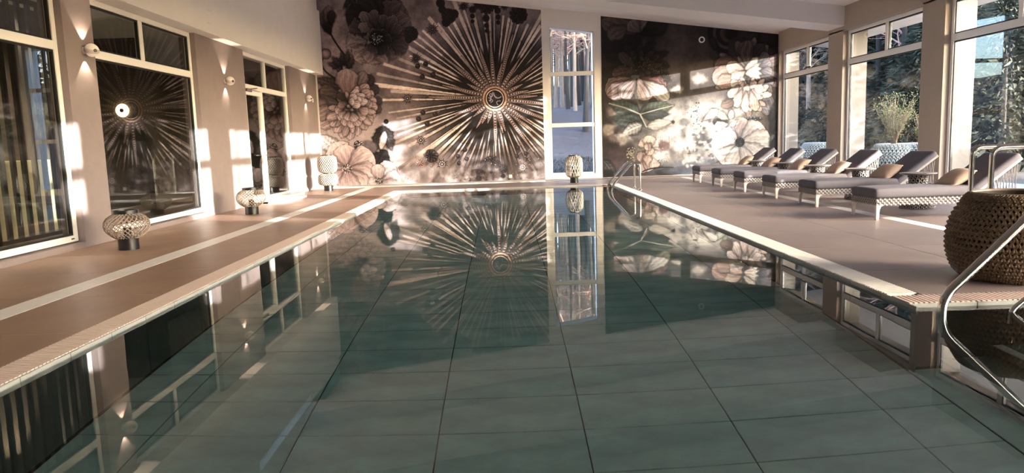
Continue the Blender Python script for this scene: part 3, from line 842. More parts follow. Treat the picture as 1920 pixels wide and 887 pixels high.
 ('disc',(-4.057,1.187,0.017,(0.863,0.808,0.769)),{}),
 ('disc',(-4.037,1.211,0.017,(0.863,0.808,0.769)),{}),
 ('disc',(-4.021,1.288,0.017,(0.863,0.808,0.769)),{}),
 ('disc',(-3.995,1.247,0.017,(0.863,0.808,0.769)),{}),
 ('disc',(-4.025,1.22,0.017,(0.863,0.808,0.769)),{}),
 ('disc',(-4.104,1.249,0.017,(0.863,0.808,0.769)),{}),
 ('disc',(-3.975,1.251,0.017,(0.863,0.808,0.769)),{}),
 ('disc',(-4.168,1.166,0.017,(0.863,0.808,0.769)),{}),
 ('disc',(-4.047,1.175,0.017,(0.863,0.808,0.769)),{}),
 ('disc',(-4.146,1.235,0.017,(0.863,0.808,0.769)),{}),
 ('petal',(-4.423,0.537,-5.066,0.557,0.302,(0.471,0.384,0.353),(0.847,0.745,0.698)),{'streak':0.07,'rim':0.8,'dark':0.35,'wob':0.05}),
 ('petal',(-4.423,0.537,-4.752,1.261,0.362,(0.471,0.384,0.353),(0.847,0.745,0.698)),{'streak':0.07,'rim':0.8,'dark':0.35,'wob':0.05}),
 ('petal',(-4.423,0.537,-4.473,1.193,0.302,(0.471,0.384,0.353),(0.847,0.745,0.698)),{'streak':0.07,'rim':0.8,'dark':0.35,'wob':0.05}),
 ('petal',(-4.423,0.537,-3.669,0.9,0.392,(0.471,0.384,0.353),(0.847,0.745,0.698)),{'streak':0.07,'rim':0.8,'dark':0.35,'wob':0.05}),
 ('petal',(-4.423,0.537,-3.678,0.213,0.392,(0.471,0.384,0.353),(0.847,0.745,0.698)),{'streak':0.07,'rim':0.8,'dark':0.35,'wob':0.05}),
 ('petal',(-4.423,0.537,-3.994,-0.063,0.302,(0.471,0.384,0.353),(0.847,0.745,0.698)),{'streak':0.07,'rim':0.8,'dark':0.35,'wob':0.05}),
 ('petal',(-4.423,0.537,-4.771,0.008,0.362,(0.471,0.384,0.353),(0.847,0.745,0.698)),{'streak':0.07,'rim':0.8,'dark':0.35,'wob':0.05}),
 ('petal',(-4.423,0.537,-4.404,-0.124,0.302,(0.471,0.384,0.353),(0.847,0.745,0.698)),{'streak':0.07,'rim':0.8,'dark':0.35,'wob':0.05}),
 ('disc',(-4.423,0.537,0.136,(0.392,0.329,0.298)),{}),
 ('disc',(-4.346,0.617,0.018,(0.894,0.824,0.769)),{}),
 ('disc',(-4.372,0.469,0.018,(0.894,0.824,0.769)),{}),
 ('disc',(-4.406,0.638,0.018,(0.894,0.824,0.769)),{}),
 ('disc',(-4.294,0.524,0.018,(0.894,0.824,0.769)),{}),
 ('disc',(-4.402,0.572,0.018,(0.894,0.824,0.769)),{}),
 ('disc',(-4.506,0.563,0.018,(0.894,0.824,0.769)),{}),
 ('disc',(-4.4,0.613,0.018,(0.894,0.824,0.769)),{}),
 ('disc',(-4.419,0.438,0.018,(0.894,0.824,0.769)),{}),
 ('disc',(-4.38,0.544,0.018,(0.894,0.824,0.769)),{}),
 ('disc',(-4.344,0.46,0.018,(0.894,0.824,0.769)),{}),
 ('disc',(-4.343,0.601,0.018,(0.894,0.824,0.769)),{}),
 ('disc',(-4.547,0.487,0.018,(0.894,0.824,0.769)),{}),
 ('disc',(-4.415,0.572,0.018,(0.894,0.824,0.769)),{}),
 ('disc',(-4.375,0.578,0.018,(0.894,0.824,0.769)),{}),
 ('disc',(-4.473,0.415,0.018,(0.894,0.824,0.769)),{}),
 ('disc',(-4.539,0.481,0.018,(0.894,0.824,0.769)),{}),
 ('disc',(-4.364,0.419,0.018,(0.894,0.824,0.769)),{}),
 ('disc',(-4.402,0.487,0.018,(0.894,0.824,0.769)),{}),
 ('disc',(-4.506,0.536,0.018,(0.894,0.824,0.769)),{}),
 ('disc',(-4.552,0.576,0.018,(0.894,0.824,0.769)),{}),
 ('disc',(-4.425,0.547,0.018,(0.894,0.824,0.769)),{}),
 ('disc',(-4.469,0.441,0.018,(0.894,0.824,0.769)),{}),
 ('disc',(-4.544,0.53,0.018,(0.894,0.824,0.769)),{}),
 ('disc',(-4.463,0.534,0.018,(0.894,0.824,0.769)),{}),
 ('disc',(-4.428,0.406,0.018,(0.894,0.824,0.769)),{}),
 ('disc',(-4.507,0.442,0.018,(0.894,0.824,0.769)),{}),
 ('disc',(-4.311,0.543,0.018,(0.894,0.824,0.769)),{}),
 ('disc',(-4.467,0.637,0.018,(0.894,0.824,0.769)),{}),
 ('disc',(-4.483,0.413,0.018,(0.894,0.824,0.769)),{}),
 ('disc',(-4.558,0.513,0.018,(0.894,0.824,0.769)),{}),
 ('disc',(-4.476,0.414,0.018,(0.894,0.824,0.769)),{}),
 ('disc',(-4.392,0.644,0.018,(0.894,0.824,0.769)),{}),
 ('disc',(-4.474,0.519,0.018,(0.894,0.824,0.769)),{}),
 ('disc',(-4.407,0.621,0.018,(0.894,0.824,0.769)),{}),
 ('petal',(-3.516,0.147,-3.158,0.66,0.271,(0.549,0.471,0.439),(0.863,0.792,0.753)),{'streak':0.06,'rim':0.82,'dark':0.3}),
 ('petal',(-3.516,0.147,-2.928,0.188,0.271,(0.549,0.471,0.439),(0.863,0.792,0.753)),{'streak':0.06,'rim':0.82,'dark':0.3}),
 ('petal',(-3.516,0.147,-3.094,-0.107,0.241,(0.549,0.471,0.439),(0.863,0.792,0.753)),{'streak':0.06,'rim':0.82,'dark':0.3}),
 ('petal',(-3.516,0.147,-3.594,0.629,0.181,(0.549,0.471,0.439),(0.863,0.792,0.753)),{'streak':0.06,'rim':0.82,'dark':0.3}),
 ('petal',(-3.516,0.147,-3.806,0.067,0.181,(0.549,0.471,0.439),(0.863,0.792,0.753)),{'streak':0.06,'rim':0.82,'dark':0.3}),
 ('disc',(-3.546,0.148,0.113,(0.353,0.298,0.275)),{}),
 ('disc',(-3.564,0.182,0.017,(0.808,0.745,0.698)),{}),
 ('disc',(-3.513,0.128,0.017,(0.808,0.745,0.698)),{}),
 ('disc',(-3.528,0.189,0.017,(0.808,0.745,0.698)),{}),
 ('disc',(-3.492,0.184,0.017,(0.808,0.745,0.698)),{}),
 ('disc',(-3.6,0.179,0.017,(0.808,0.745,0.698)),{}),
 ('disc',(-3.568,0.171,0.017,(0.808,0.745,0.698)),{}),
 ('disc',(-3.632,0.093,0.017,(0.808,0.745,0.698)),{}),
 ('disc',(-3.514,0.07,0.017,(0.808,0.745,0.698)),{}),
 ('disc',(-3.575,0.098,0.017,(0.808,0.745,0.698)),{}),
 ('disc',(-3.531,0.146,0.017,(0.808,0.745,0.698)),{}),
 ('disc',(-3.454,0.176,0.017,(0.808,0.745,0.698)),{}),
 ('disc',(-3.512,0.237,0.017,(0.808,0.745,0.698)),{}),
 ('disc',(-3.505,0.159,0.017,(0.808,0.745,0.698)),{}),
 ('disc',(-3.608,0.188,0.017,(0.808,0.745,0.698)),{}),
 ('disc',(-3.634,0.197,0.017,(0.808,0.745,0.698)),{}),
 ('disc',(-3.534,0.251,0.017,(0.808,0.745,0.698)),{}),
 ('disc',(-3.486,0.09,0.017,(0.808,0.745,0.698)),{}),
 ('disc',(-3.583,0.23,0.017,(0.808,0.745,0.698)),{}),
 ('disc',(-3.613,0.215,0.017,(0.808,0.745,0.698)),{}),
 ('disc',(-3.584,0.054,0.017,(0.808,0.745,0.698)),{}),
 ('disc',(-3.616,0.105,0.017,(0.808,0.745,0.698)),{}),
 ('disc',(-3.473,0.199,0.017,(0.808,0.745,0.698)),{}),
 ('disc',(-3.567,0.102,0.017,(0.808,0.745,0.698)),{}),
 ('disc',(-3.589,0.076,0.017,(0.808,0.745,0.698)),{}),
 ('blob',(-2.815,0.049,0.332,0.271,(0.824,0.761,0.722)),{'soft':0.6,'op':0.7}),
 ('star',(-1.854,4.266,0.226,(0.18,0.149,0.149),(0.376,0.314,0.298)),{}),
 ('star',(-2.346,3.493,0.211,(0.141,0.122,0.125),(0.329,0.282,0.275)),{}),
 ('star',(-2.635,2.415,0.196,(0.157,0.133,0.133),(0.588,0.51,0.478)),{}),
 ('star',(-2.321,1.257,0.196,(0.141,0.118,0.118),(0.745,0.675,0.627)),{}),
 ('star',(-1.754,0.57,0.211,(0.133,0.11,0.11),(0.839,0.776,0.729)),{}),
 ('star',(0.508,0.407,0.196,(0.235,0.196,0.196),(0.941,0.886,0.839)),{}),
 ('star',(-0.98,4.851,0.196,(0.086,0.075,0.078),(0.275,0.235,0.227)),{}),
 ('star',(0.144,4.817,0.166,(0.094,0.078,0.082),(0.29,0.243,0.235)),{}),
 ('rosette',(-1.603,4.954,0.121,(0.157,0.129,0.129),(0.306,0.259,0.243)),{}),
 ('rosette',(-1.567,4.783,0.106,(0.157,0.129,0.129),(0.306,0.259,0.243)),{}),
 ('rosette',(-1.399,4.608,0.196,(0.157,0.129,0.129),(0.306,0.259,0.243)),{}),
 ('rosette',(-1.236,4.66,0.121,(0.157,0.129,0.129),(0.306,0.259,0.243)),{}),
 ('rosette',(-1.48,4.44,0.121,(0.157,0.129,0.129),(0.306,0.259,0.243)),{}),
 ('rosette',(-0.352,4.832,0.211,(0.157,0.129,0.129),(0.306,0.259,0.243)),{}),
 ('rosette',(-0.585,4.867,0.106,(0.157,0.129,0.129),(0.306,0.259,0.243)),{}),
 ('rosette',(-0.118,4.853,0.106,(0.157,0.129,0.129),(0.306,0.259,0.243)),{}),
 ('rosette',(-0.735,4.758,0.106,(0.157,0.129,0.129),(0.306,0.259,0.243)),{}),
 ('rosette',(-0.742,4.588,0.075,(0.157,0.129,0.129),(0.306,0.259,0.243)),{}),
 ('rosette',(-0.747,4.446,0.06,(0.157,0.129,0.129),(0.306,0.259,0.243)),{}),
 ('rosette',(-0.378,4.52,0.106,(0.157,0.129,0.129),(0.306,0.259,0.243)),{}),
 ('rosette',(-0.371,4.321,0.075,(0.157,0.129,0.129),(0.306,0.259,0.243)),{}),
 ('rosette',(-0.376,4.178,0.06,(0.157,0.129,0.129),(0.306,0.259,0.243)),{}),
 ('rosette',(-0.05,4.709,0.09,(0.157,0.129,0.129),(0.306,0.259,0.243)),{}),
 ('rosette',(-0.041,4.539,0.075,(0.157,0.129,0.129),(0.306,0.259,0.243)),{}),
 ('rosette',(-0.046,4.396,0.06,(0.157,0.129,0.129),(0.306,0.259,0.243)),{}),
 ('rosette',(0.517,4.579,0.241,(0.157,0.129,0.129),(0.306,0.259,0.243)),{}),
 ('rosette',(0.604,4.548,0.121,(0.157,0.129,0.129),(0.306,0.259,0.243)),{}),
 ('rosette',(-2.459,4.17,0.196,(0.157,0.129,0.129),(0.376,0.314,0.29)),{}),
 ('rosette',(-2.525,4.015,0.106,(0.157,0.129,0.129),(0.376,0.314,0.29)),{}),
 ('rosette',(-0.402,0.586,0.166,(0.22,0.18,0.173),(0.588,0.51,0.463)),{}),
 ('rosette',(-0.585,0.532,0.121,(0.22,0.18,0.173),(0.588,0.51,0.463)),{}),
 ('rosette',(-0.21,0.52,0.121,(0.22,0.18,0.173),(0.588,0.51,0.463)),{}),
 ('rosette',(-0.408,0.436,0.121,(0.22,0.18,0.173),(0.588,0.51,0.463)),{}),
 ('rosette',(-0.696,0.356,0.136,(0.22,0.18,0.173),(0.588,0.51,0.463)),{}),
 ('rosette',(-0.048,0.395,0.136,(0.22,0.18,0.173),(0.588,0.51,0.463)),{}),
 ('rosette',(-0.734,0.147,0.09,(0.22,0.18,0.173),(0.588,0.51,0.463)),{}),
 ('rosette',(-0.382,0.316,0.06,(0.22,0.18,0.173),(0.588,0.51,0.463)),{}),
 ('rosette',(-0.056,0.185,0.075,(0.22,0.18,0.173),(0.588,0.51,0.463)),{}),
 ('line',([(-2.311,3.29),(-2.189,3.373)],0.015,(0.471,0.392,0.353)),{}),
 ('disc',(-2.311,3.29,0.078,(0.204,0.165,0.165)),{'hi':0.9}),
 ('line',([(-2.088,3.341),(-1.966,3.424)],0.015,(0.471,0.392,0.353)),{}),
 ('disc',(-2.088,3.341,0.078,(0.204,0.165,0.165)),{'hi':0.9}),
 ('line',([(-2.193,2.997),(-2.071,3.08)],0.015,(0.471,0.392,0.353)),{}),
 ('disc',(-2.193,2.997,0.078,(0.204,0.165,0.165)),{'hi':0.9}),
 ('line',([(-1.895,3.046),(-1.773,3.129)],0.015,(0.471,0.392,0.353)),{}),
 ('disc',(-1.895,3.046,0.078,(0.204,0.165,0.165)),{'hi':0.9}),
 ('line',([(-2.224,2.021),(-2.102,2.105)],0.015,(0.471,0.392,0.353)),{}),
 ('disc',(-2.224,2.021,0.078,(0.204,0.165,0.165)),{'hi':0.9}),
 ('line',([(-1.885,1.966),(-1.762,2.05)],0.015,(0.471,0.392,0.353)),{}),
 ('disc',(-1.885,1.966,0.078,(0.204,0.165,0.165)),{'hi':0.9}),
 ('line',([(-2.352,1.849),(-2.229,1.933)],0.015,(0.471,0.392,0.353)),{}),
 ('disc',(-2.352,1.849,0.078,(0.204,0.165,0.165)),{'hi':0.9}),
 ('line',([(-2.12,1.709),(-1.997,1.793)],0.015,(0.471,0.392,0.353)),{}),
 ('disc',(-2.12,1.709,0.078,(0.204,0.165,0.165)),{'hi':0.9}),
 ('line',([(-1.093,0.951),(-0.968,1.081)],0.015,(0.471,0.392,0.353)),{}),
 ('disc',(-1.093,0.951,0.069,(0.204,0.165,0.165)),{'hi':0.9}),
 ('line',([(-1.295,0.779),(-1.17,0.909)],0.015,(0.471,0.392,0.353)),{}),
 ('disc',(-1.295,0.779,0.069,(0.204,0.165,0.165)),{'hi':0.9}),
 ('line',([(-1.058,0.697),(-0.933,0.827)],0.015,(0.471,0.392,0.353)),{}),
 ('disc',(-1.058,0.697,0.069,(0.204,0.165,0.165)),{'hi':0.9}),
 ('line',([(-1.273,0.584),(-1.148,0.714)],0.015,(0.471,0.392,0.353)),{}),
 ('disc',(-1.273,0.584,0.069,(0.204,0.165,0.165)),{'hi':0.9}),
 ('line',([(0.39,0.963),(0.514,1.093)],0.015,(0.471,0.392,0.353)),{}),
 ('disc',(0.39,0.963,0.069,(0.204,0.165,0.165)),{'hi':0.9}),
 ('line',([(0.61,0.792),(0.734,0.922)],0.015,(0.471,0.392,0.353)),{}),
 ('disc',(0.61,0.792,0.069,(0.204,0.165,0.165)),{'hi':0.9}),
 ('line',([(0.353,0.726),(0.477,0.856)],0.015,(0.471,0.392,0.353)),{}),
 ('disc',(0.353,0.726,0.069,(0.204,0.165,0.165)),{'hi':0.9}),
 ('line',([(0.59,0.628),(0.714,0.759)],0.015,(0.471,0.392,0.353)),{}),
 ('disc',(0.59,0.628,0.069,(0.204,0.165,0.165)),{'hi':0.9}),
 ('blob',(-2.042,0.818,0.211,0.226,(0.227,0.184,0.173)),{'soft':0.2,'nz':0.4}),
 ('flower',(-2.056,0.833,0.196,(0.157,0.125,0.118),(0.408,0.337,0.298),3,5),{'rim':0.4}),
 ('blob',(-2.339,0.559,0.211,0.181,(0.525,0.424,0.369)),{'soft':0.5,'nz':0.7}),
 ('rosette',(-2.366,0.619,0.121,(0.588,0.471,0.408),(0.745,0.627,0.549)),{}),
 ('disc',(1.012,0.068,0.014,(0.314,0.259,0.235)),{}),
 ('disc',(-1.271,0.198,0.012,(0.808,0.745,0.698)),{}),
 ('disc',(-1.207,0.737,0.011,(0.808,0.745,0.698)),{}),
 ('disc',(-0.734,0.264,0.016,(0.314,0.259,0.235)),{}),
 ('disc',(-1.414,0.112,0.017,(0.808,0.745,0.698)),{}),
 ('disc',(-2.184,0.732,0.021,(0.808,0.745,0.698)),{}),
 ('disc',(0.978,0.055,0.016,(0.314,0.259,0.235)),{}),
 ('disc',(-1.589,0.697,0.012,(0.808,0.745,0.698)),{}),
 ('disc',(-1.958,0.145,0.02,(0.808,0.745,0.698)),{}),
 ('disc',(0.189,0.601,0.012,(0.314,0.259,0.235)),{}),
 ('disc',(-1.664,0.122,0.011,(0.808,0.745,0.698)),{}),
 ('disc',(0.226,0.241,0.016,(0.808,0.745,0.698)),{}),
 ('disc',(0.881,0.502,0.015,(0.314,0.259,0.235)),{}),
 ('disc',(-2.179,0.712,0.009,(0.808,0.745,0.698)),{}),
 ('disc',(-1.573,0.676,0.01,(0.808,0.745,0.698)),{}),
 ('disc',(1.008,0.48,0.02,(0.314,0.259,0.235)),{}),
 ('disc',(-0.115,0.218,0.017,(0.808,0.745,0.698)),{}),
 ('disc',(0.844,0.088,0.018,(0.808,0.745,0.698)),{}),
 ('disc',(-0.658,0.261,0.018,(0.314,0.259,0.235)),{}),
 ('disc',(-0.682,0.391,0.011,(0.808,0.745,0.698)),{}),
 ('disc',(0.436,0.367,0.01,(0.808,0.745,0.698)),{}),
 ('disc',(-2.164,0.188,0.012,(0.314,0.259,0.235)),{}),
 ('disc',(-1.303,0.29,0.019,(0.808,0.745,0.698)),{}),
 ('disc',(-1.536,0.497,0.014,(0.808,0.745,0.698)),{}),
 ('disc',(-2.699,0.204,0.009,(0.314,0.259,0.235)),{}),
 ('disc',(0.886,0.576,0.011,(0.808,0.745,0.698)),{}),
 ('disc',(0.446,0.138,0.012,(0.808,0.745,0.698)),{}),
 ('disc',(-0.677,0.408,0.018,(0.314,0.259,0.235)),{}),
 ('disc',(-2.097,0.219,0.021,(0.808,0.745,0.698)),{}),
 ('disc',(-0.102,0.089,0.02,(0.808,0.745,0.698)),{}),
 ('disc',(-1.353,0.18,0.019,(0.314,0.259,0.235)),{}),
 ('disc',(-0.539,0.653,0.017,(0.808,0.745,0.698)),{}),
 ('disc',(0.698,0.479,0.017,(0.808,0.745,0.698)),{}),
 ('disc',(0.637,0.282,0.009,(0.314,0.259,0.235)),{}),
 ('disc',(-0.372,0.547,0.019,(0.808,0.745,0.698)),{}),
 ('disc',(-0.258,0.509,0.02,(0.808,0.745,0.698)),{}),
 ('disc',(-0.4,0.492,0.019,(0.314,0.259,0.235)),{}),
 ('disc',(0.61,0.085,0.02,(0.808,0.745,0.698)),{}),
 ('disc',(-0.281,0.246,0.016,(0.808,0.745,0.698)),{}),
 ('disc',(-0.791,0.067,0.013,(0.314,0.259,0.235)),{}),
 ('disc',(-2.49,0.307,0.015,(0.808,0.745,0.698)),{}),
 ('disc',(-0.71,0.328,0.012,(0.808,0.745,0.698)),{}),
 ('disc',(-2.013,0.724,0.018,(0.314,0.259,0.235)),{}),
 ('disc',(0.678,0.216,0.01,(0.808,0.745,0.698)),{}),
 ('disc',(0.944,0.119,0.015,(0.808,0.745,0.698)),{}),
 ('disc',(-2.802,0.23,0.017,(0.314,0.259,0.235)),{}),
 ('disc',(-0.403,0.708,0.018,(0.808,0.745,0.698)),{}),
 ('disc',(-2.662,0.472,0.011,(0.808,0.745,0.698)),{}),
 ('disc',(-1.43,0.154,0.018,(0.314,0.259,0.235)),{}),
 ('disc',(0.331,0.496,0.014,(0.808,0.745,0.698)),{}),
 ('disc',(-0.47,0.699,0.014,(0.808,0.745,0.698)),{}),
 ('disc',(0.932,0.169,0.019,(0.314,0.259,0.235)),{}),
 ('disc',(-1.658,0.296,0.019,(0.808,0.745,0.698)),{}),
 ('disc',(-0.098,0.416,0.011,(0.808,0.745,0.698)),{}),
 ('disc',(-2.738,0.198,0.02,(0.314,0.259,0.235)),{}),
 ('disc',(-1.747,0.255,0.014,(0.808,0.745,0.698)),{}),
 ('disc',(-0.403,0.153,0.013,(0.808,0.745,0.698)),{}),
 ('disc',(-0.417,0.549,0.015,(0.314,0.259,0.235)),{}),
 ('disc',(-2.671,0.616,0.013,(0.808,0.745,0.698)),{}),
 ('disc',(0.712,0.595,0.018,(0.808,0.745,0.698)),{}),
 ('disc',(-2.478,0.123,0.011,(0.314,0.259,0.235)),{}),
 ('disc',(-2.433,0.644,0.02,(0.808,0.745,0.698)),{}),
 ('disc',(-0.246,0.115,0.015,(0.808,0.745,0.698)),{}),
 ('disc',(-2.353,0.554,0.015,(0.314,0.259,0.235)),{}),
 ('disc',(1.002,0.563,0.012,(0.808,0.745,0.698)),{}),
 ('disc',(0.44,0.616,0.021,(0.808,0.745,0.698)),{}),
 ('disc',(-1.662,0.379,0.017,(0.314,0.259,0.235)),{}),
 ('disc',(0.685,0.634,0.019,(0.808,0.745,0.698)),{}),
 ('disc',(-2.116,0.292,0.009,(0.808,0.745,0.698)),{}),
 ('disc',(0.146,0.581,0.012,(0.314,0.259,0.235)),{}),
 ('disc',(-2.655,0.575,0.013,(0.808,0.745,0.698)),{}),
 ('disc',(0.965,0.267,0.013,(0.808,0.745,0.698)),{}),
 ('disc',(1.001,0.559,0.012,(0.314,0.259,0.235)),{}),
 ('disc',(0.856,0.038,0.017,(0.808,0.745,0.698)),{}),
 ('disc',(0.959,0.638,0.02,(0.808,0.745,0.698)),{}),
 ('disc',(-0.104,0.261,0.019,(0.314,0.259,0.235)),{}),
 ('disc',(-2.386,0.65,0.011,(0.808,0.745,0.698)),{}),
 ('disc',(-0.965,0.371,0.016,(0.808,0.745,0.698)),{}),
 ('disc',(-1.417,0.252,0.019,(0.314,0.259,0.235)),{}),
 ('disc',(0.117,0.678,0.011,(0.808,0.745,0.698)),{}),
 ('disc',(-1.948,0.61,0.016,(0.808,0.745,0.698)),{}),
 ('disc',(-2.055,0.353,0.013,(0.314,0.259,0.235)),{}),
 ('disc',(-1.41,0.276,0.02,(0.808,0.745,0.698)),{}),
 ('disc',(-2.061,0.54,0.021,(0.808,0.745,0.698)),{}),
 ('disc',(-1.967,0.752,0.011,(0.314,0.259,0.235)),{}),
 ('disc',(0.359,0.203,0.02,(0.808,0.745,0.698)),{}),
 ('disc',(-0.881,0.708,0.013,(0.808,0.745,0.698)),{}),
 ('disc',(-0.041,0.444,0.011,(0.314,0.259,0.235)),{}),
 ('disc',(-1.357,0.439,0.013,(0.808,0.745,0.698)),{}),
 ('disc',(-1.078,0.65,0.009,(0.808,0.745,0.698)),{}),
 ('blob',(0.122,0.15,0.123,0.111,(0.769,0.706,0.659)),{'soft':0.8,'nz':1,'op':0.5}),
 ('blob',(-1.746,0.289,0.195,0.178,(0.408,0.353,0.329)),{'soft':0.8,'nz':1,'op':0.5}),
 ('blob',(0.854,0.218,0.088,0.202,(0.769,0.706,0.659)),{'soft':0.8,'nz':1,'op':0.5}),
 ('blob',(-0.58,0.232,0.17,0.095,(0.408,0.353,0.329)),{'soft':0.8,'nz':1,'op':0.5}),
 ('blob',(-1.209,0.162,0.081,0.098,(0.769,0.706,0.659)),{'soft':0.8,'nz':1,'op':0.5}),
 ('blob',(-2.171,0.425,0.126,0.147,(0.408,0.353,0.329)),{'soft':0.8,'nz':1,'op':0.5}),
 ('blob',(-0.442,0.421,0.112,0.213,(0.769,0.706,0.659)),{'soft':0.8,'nz':1,'op':0.5}),
 ('blob',(-0.8,0.078,0.202,0.137,(0.408,0.353,0.329)),{'soft':0.8,'nz':1,'op':0.5}),
 ('blob',(-1.594,0.293,0.142,0.157,(0.769,0.706,0.659)),{'soft':0.8,'nz':1,'op':0.5}),
 ('blob',(0.432,0.381,0.131,0.112,(0.408,0.353,0.329)),{'soft':0.8,'nz':1,'op':0.5}),
 ('blob',(0.505,0.199,0.209,0.116,(0.769,0.706,0.659)),{'soft':0.8,'nz':1,'op':0.5}),
 ('blob',(-0.155,0.22,0.068,0.239,(0.408,0.353,0.329)),{'soft':0.8,'nz':1,'op':0.5}),
 ('blob',(0.478,0.431,0.202,0.233,(0.769,0.706,0.659)),{'soft':0.8,'nz':1,'op':0.5}),
 ('blob',(-0.562,0.257,0.1,0.101,(0.408,0.353,0.329)),{'soft':0.8,'nz':1,'op':0.5}),
 ('blob',(-1.062,0.128,0.092,0.176,(0.769,0.706,0.659)),{'soft':0.8,'nz':1,'op':0.5}),
 ('blob',(-1.798,0.231,0.205,0.251,(0.408,0.353,0.329)),{'soft':0.8,'nz':1,'op':0.5}),
 ('blob',(-1.772,0.353,0.061,0.186,(0.769,0.706,0.659)),{'soft':0.8,'nz':1,'op':0.5}),
 ('blob',(0.388,0.09,0.071,0.169,(0.408,0.353,0.329)),{'soft':0.8,'nz':1,'op':0.5}),
 ('blob',(-2.567,0.376,0.198,0.142,(0.769,0.706,0.659)),{'soft':0.8,'nz':1,'op':0.5}),
 ('blob',(0.356,0.041,0.184,0.127,(0.408,0.353,0.329)),{'soft':0.8,'nz':1,'op':0.5}),
 ('blob',(0.635,0.047,0.211,0.092,(0.769,0.706,0.659)),{'soft':0.8,'nz':1,'op':0.5}),
 ('blob',(-2.856,0.445,0.138,0.167,(0.408,0.353,0.329)),{'soft':0.8,'nz':1,'op':0.5}),
 ('blob',(-2.524,0.277,0.161,0.205,(0.769,0.706,0.659)),{'soft':0.8,'nz':1,'op':0.5}),
 ('blob',(-0.922,0.266,0.164,0.102,(0.408,0.353,0.329)),{'soft':0.8,'nz':1,'op':0.5}),
 ('blob',(-1.199,0.461,0.076,0.228,(0.769,0.706,0.659)),{'soft':0.8,'nz':1,'op':0.5}),
 ('blob',(-1.631,0.383,0.102,0.197,(0.408,0.353,0.329)),{'soft':0.8,'nz':1,'op':0.5}),
 ('blob',(-2.426,0.274,0.071,0.263,(0.769,0.706,0.659)),{'soft':0.8,'nz':1,'op':0.5}),
 ('blob',(-2.28,0.212,0.143,0.167,(0.408,0.353,0.329)),{'soft':0.8,'nz':1,'op':0.5}),
 ('blob',(-1.708,0.377,0.175,0.185,(0.769,0.706,0.659)),{'soft':0.8,'nz':1,'op':0.5}),
 ('blob',(-0.818,0.398,0.155,0.121,(0.408,0.353,0.329)),{'soft':0.8,'nz':1,'op':0.5}),
 ('blob',(-1.032,0.224,0.142,0.196,(0.769,0.706,0.659)),{'soft':0.8,'nz':1,'op':0.5}),
 ('blob',(-0.688,0.418,0.205,0.214,(0.408,0.353,0.329)),{'soft':0.8,'nz':1,'op':0.5}),
 ('blob',(-0.105,0.057,0.128,0.151,(0.769,0.706,0.659)),{'soft':0.8,'nz':1,'op':0.5}),
 ('blob',(-1.708,0.396,0.106,0.148,(0.408,0.353,0.329)),{'soft':0.8,'nz':1,'op':0.5}),
 ('blob',(-2.075,0.333,0.104,0.157,(0.769,0.706,0.659)),{'soft':0.8,'nz':1,'op':0.5}),
 ('blob',(-0.332,0.352,0.191,0.235,(0.408,0.353,0.329)),{'soft':0.8,'nz':1,'op':0.5}),
 ('blob',(-1.625,0.16,0.087,0.108,(0.769,0.706,0.659)),{'soft':0.8,'nz':1,'op':0.5}),
 ('blob',(0.941,0.438,0.061,0.247,(0.408,0.353,0.329)),{'soft':0.8,'nz':1,'op':0.5}),
 ('blob',(-2.868,0.282,0.144,0.131,(0.769,0.706,0.659)),{'soft':0.8,'nz':1,'op':0.5}),
 ('blob',(-1.945,0.111,0.12,0.134,(0.408,0.353,0.329)),{'soft':0.8,'nz':1,'op':0.5}),
]
